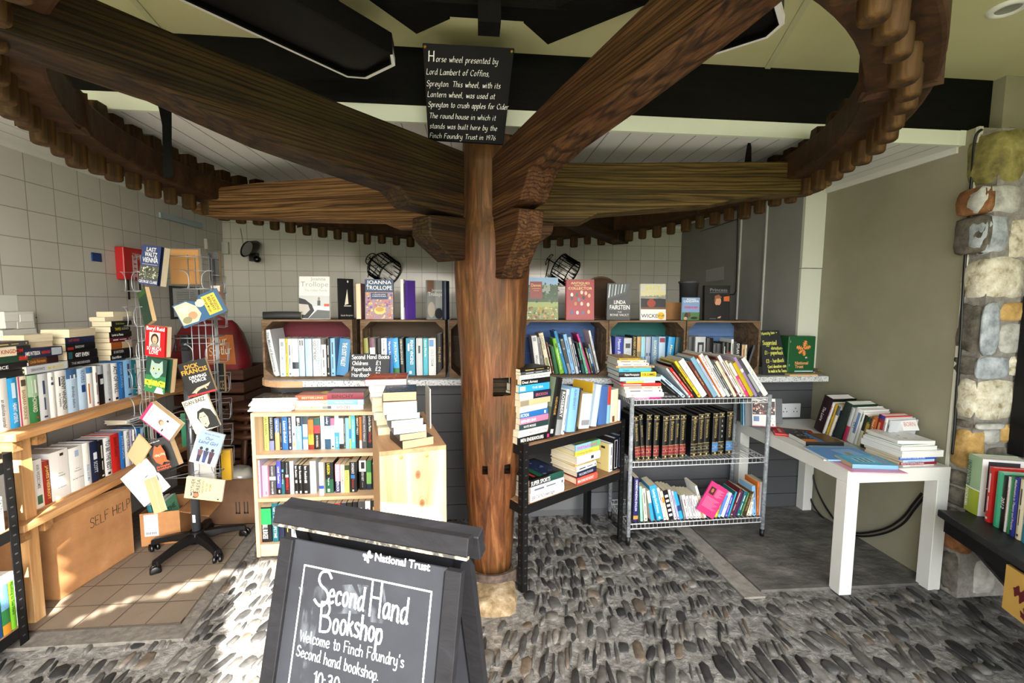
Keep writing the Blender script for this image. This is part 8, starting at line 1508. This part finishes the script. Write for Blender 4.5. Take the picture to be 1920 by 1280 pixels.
for i, (c, dx, lab) in enumerate((('te', .10, 'teal book at the front of the small cardboard box'), ('wh', .13, 'white book in the middle of the small cardboard box'), ('mi', .16, 'mint book against the flap of the small cardboard box'))):
    Fm = M2 @ frame(V(dx - .03, .02, .005), V(1, 0, .18).normalized(), V(0, 1, 0), V(-.18, 0, 1).normalized())
    book(lab, Fm, .02, .235, .16, c, 'w', False, [], [('t', 'THE', .5, .7, .12, .7, '15161a')], [], 'books in the small cardboard box')
t = carton('cardboard_box', 'brown carton printed with handling marks on the tiles beside the pine bookcase', frame(V(-1.74, 2.89, .0145), X, Y_, UP), .34, .23, .30, (), True, M_CARDSHADE)
b = MB()
for k in range(2): b.box((.22 + .05 * k, -.001, .07), (.228 + .05 * k, 0, .15)); b.box((.24 + .05 * k, -.001, .07), (.248 + .05 * k, 0, .15)); b.box((.22 + .05 * k, -.001, .07), (.248 + .05 * k, 0, .08))
b.build('printed_mark', mat('2a2018', .7), t, True)
b = MB(); rnd = random.Random(8); b.ball((.17, .115, .27), (.11, .085, .07), 14, 8); b.v = [(x + rnd.uniform(-.012, .012), y + rnd.uniform(-.012, .012), z + rnd.uniform(-.012, .012)) for x, y, z in b.v]
o = b.build('plastic_wrap', mat('b9b8ac', .15), None, xf=frame(V(-1.74, 2.89, .0145), X, Y_, UP)); tag(o, 'crumpled clear plastic wrap in the marked carton', 'wrap')
# stacked wooden crates in the dark corner with the red bag on top
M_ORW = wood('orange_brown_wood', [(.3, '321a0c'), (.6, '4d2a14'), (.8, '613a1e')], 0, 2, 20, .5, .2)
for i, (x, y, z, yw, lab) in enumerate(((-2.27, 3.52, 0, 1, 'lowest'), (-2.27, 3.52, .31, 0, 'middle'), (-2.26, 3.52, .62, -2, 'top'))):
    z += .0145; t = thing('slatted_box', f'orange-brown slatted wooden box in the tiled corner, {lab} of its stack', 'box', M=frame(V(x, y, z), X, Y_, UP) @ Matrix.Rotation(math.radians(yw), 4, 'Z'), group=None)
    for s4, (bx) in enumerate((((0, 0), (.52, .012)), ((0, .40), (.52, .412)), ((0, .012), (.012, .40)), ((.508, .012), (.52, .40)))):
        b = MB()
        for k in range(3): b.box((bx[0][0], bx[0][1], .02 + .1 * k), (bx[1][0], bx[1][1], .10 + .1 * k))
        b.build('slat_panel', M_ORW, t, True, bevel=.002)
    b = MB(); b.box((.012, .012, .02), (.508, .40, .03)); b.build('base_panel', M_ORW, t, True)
t = thing('tote_bag', 'slumped red shopping bag with an orange panel on the slatted boxes', 'bag', (-2.02, 3.60, .935))
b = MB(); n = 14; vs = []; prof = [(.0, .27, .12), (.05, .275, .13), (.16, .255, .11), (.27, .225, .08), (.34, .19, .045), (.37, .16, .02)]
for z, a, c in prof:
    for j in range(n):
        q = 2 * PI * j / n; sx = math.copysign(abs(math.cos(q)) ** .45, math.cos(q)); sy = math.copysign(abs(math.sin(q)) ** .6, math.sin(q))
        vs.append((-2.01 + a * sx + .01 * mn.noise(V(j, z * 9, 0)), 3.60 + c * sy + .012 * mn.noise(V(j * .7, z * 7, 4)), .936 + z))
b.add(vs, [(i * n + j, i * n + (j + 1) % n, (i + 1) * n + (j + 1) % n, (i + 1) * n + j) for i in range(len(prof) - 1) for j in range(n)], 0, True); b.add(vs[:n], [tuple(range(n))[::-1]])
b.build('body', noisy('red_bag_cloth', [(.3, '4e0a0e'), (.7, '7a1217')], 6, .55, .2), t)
b = MB(); b.add([V(-1.99, 3.463, .98), V(-1.77, 3.467, .98), V(-1.80, 3.500, 1.20), V(-1.97, 3.497, 1.20)], [(0, 1, 2, 3)]); b.build('printed_panel', mat('a85a1e', .6), t)
b = MB(); hand(b, 'Pour', V(-1.945, 3.478, 1.125), V(1, 0, .08).normalized(), UP, .0036, 0, .9, sx=.9); hand(b, 'Scotlur', V(-1.955, 3.466, 1.045), V(1, 0, .12).normalized(), UP, .0036, 0, .9, sx=.8); b.build('lettering', mat('d8c9a8', .6), t)
b = MB(); b.tube(catmull([V(-2.14, 3.60, 1.29), V(-2.11, 3.55, 1.34), V(-2.01, 3.53, 1.35), V(-1.91, 3.55, 1.33), V(-1.89, 3.60, 1.29)]), .008, 8); b.build('handle', mat('8a1218', .6), t)
t = thing('stool', 'dark orange turned stool in the shadow by the rounded counter end', 'stool', (-1.60, 3.31, .0145))
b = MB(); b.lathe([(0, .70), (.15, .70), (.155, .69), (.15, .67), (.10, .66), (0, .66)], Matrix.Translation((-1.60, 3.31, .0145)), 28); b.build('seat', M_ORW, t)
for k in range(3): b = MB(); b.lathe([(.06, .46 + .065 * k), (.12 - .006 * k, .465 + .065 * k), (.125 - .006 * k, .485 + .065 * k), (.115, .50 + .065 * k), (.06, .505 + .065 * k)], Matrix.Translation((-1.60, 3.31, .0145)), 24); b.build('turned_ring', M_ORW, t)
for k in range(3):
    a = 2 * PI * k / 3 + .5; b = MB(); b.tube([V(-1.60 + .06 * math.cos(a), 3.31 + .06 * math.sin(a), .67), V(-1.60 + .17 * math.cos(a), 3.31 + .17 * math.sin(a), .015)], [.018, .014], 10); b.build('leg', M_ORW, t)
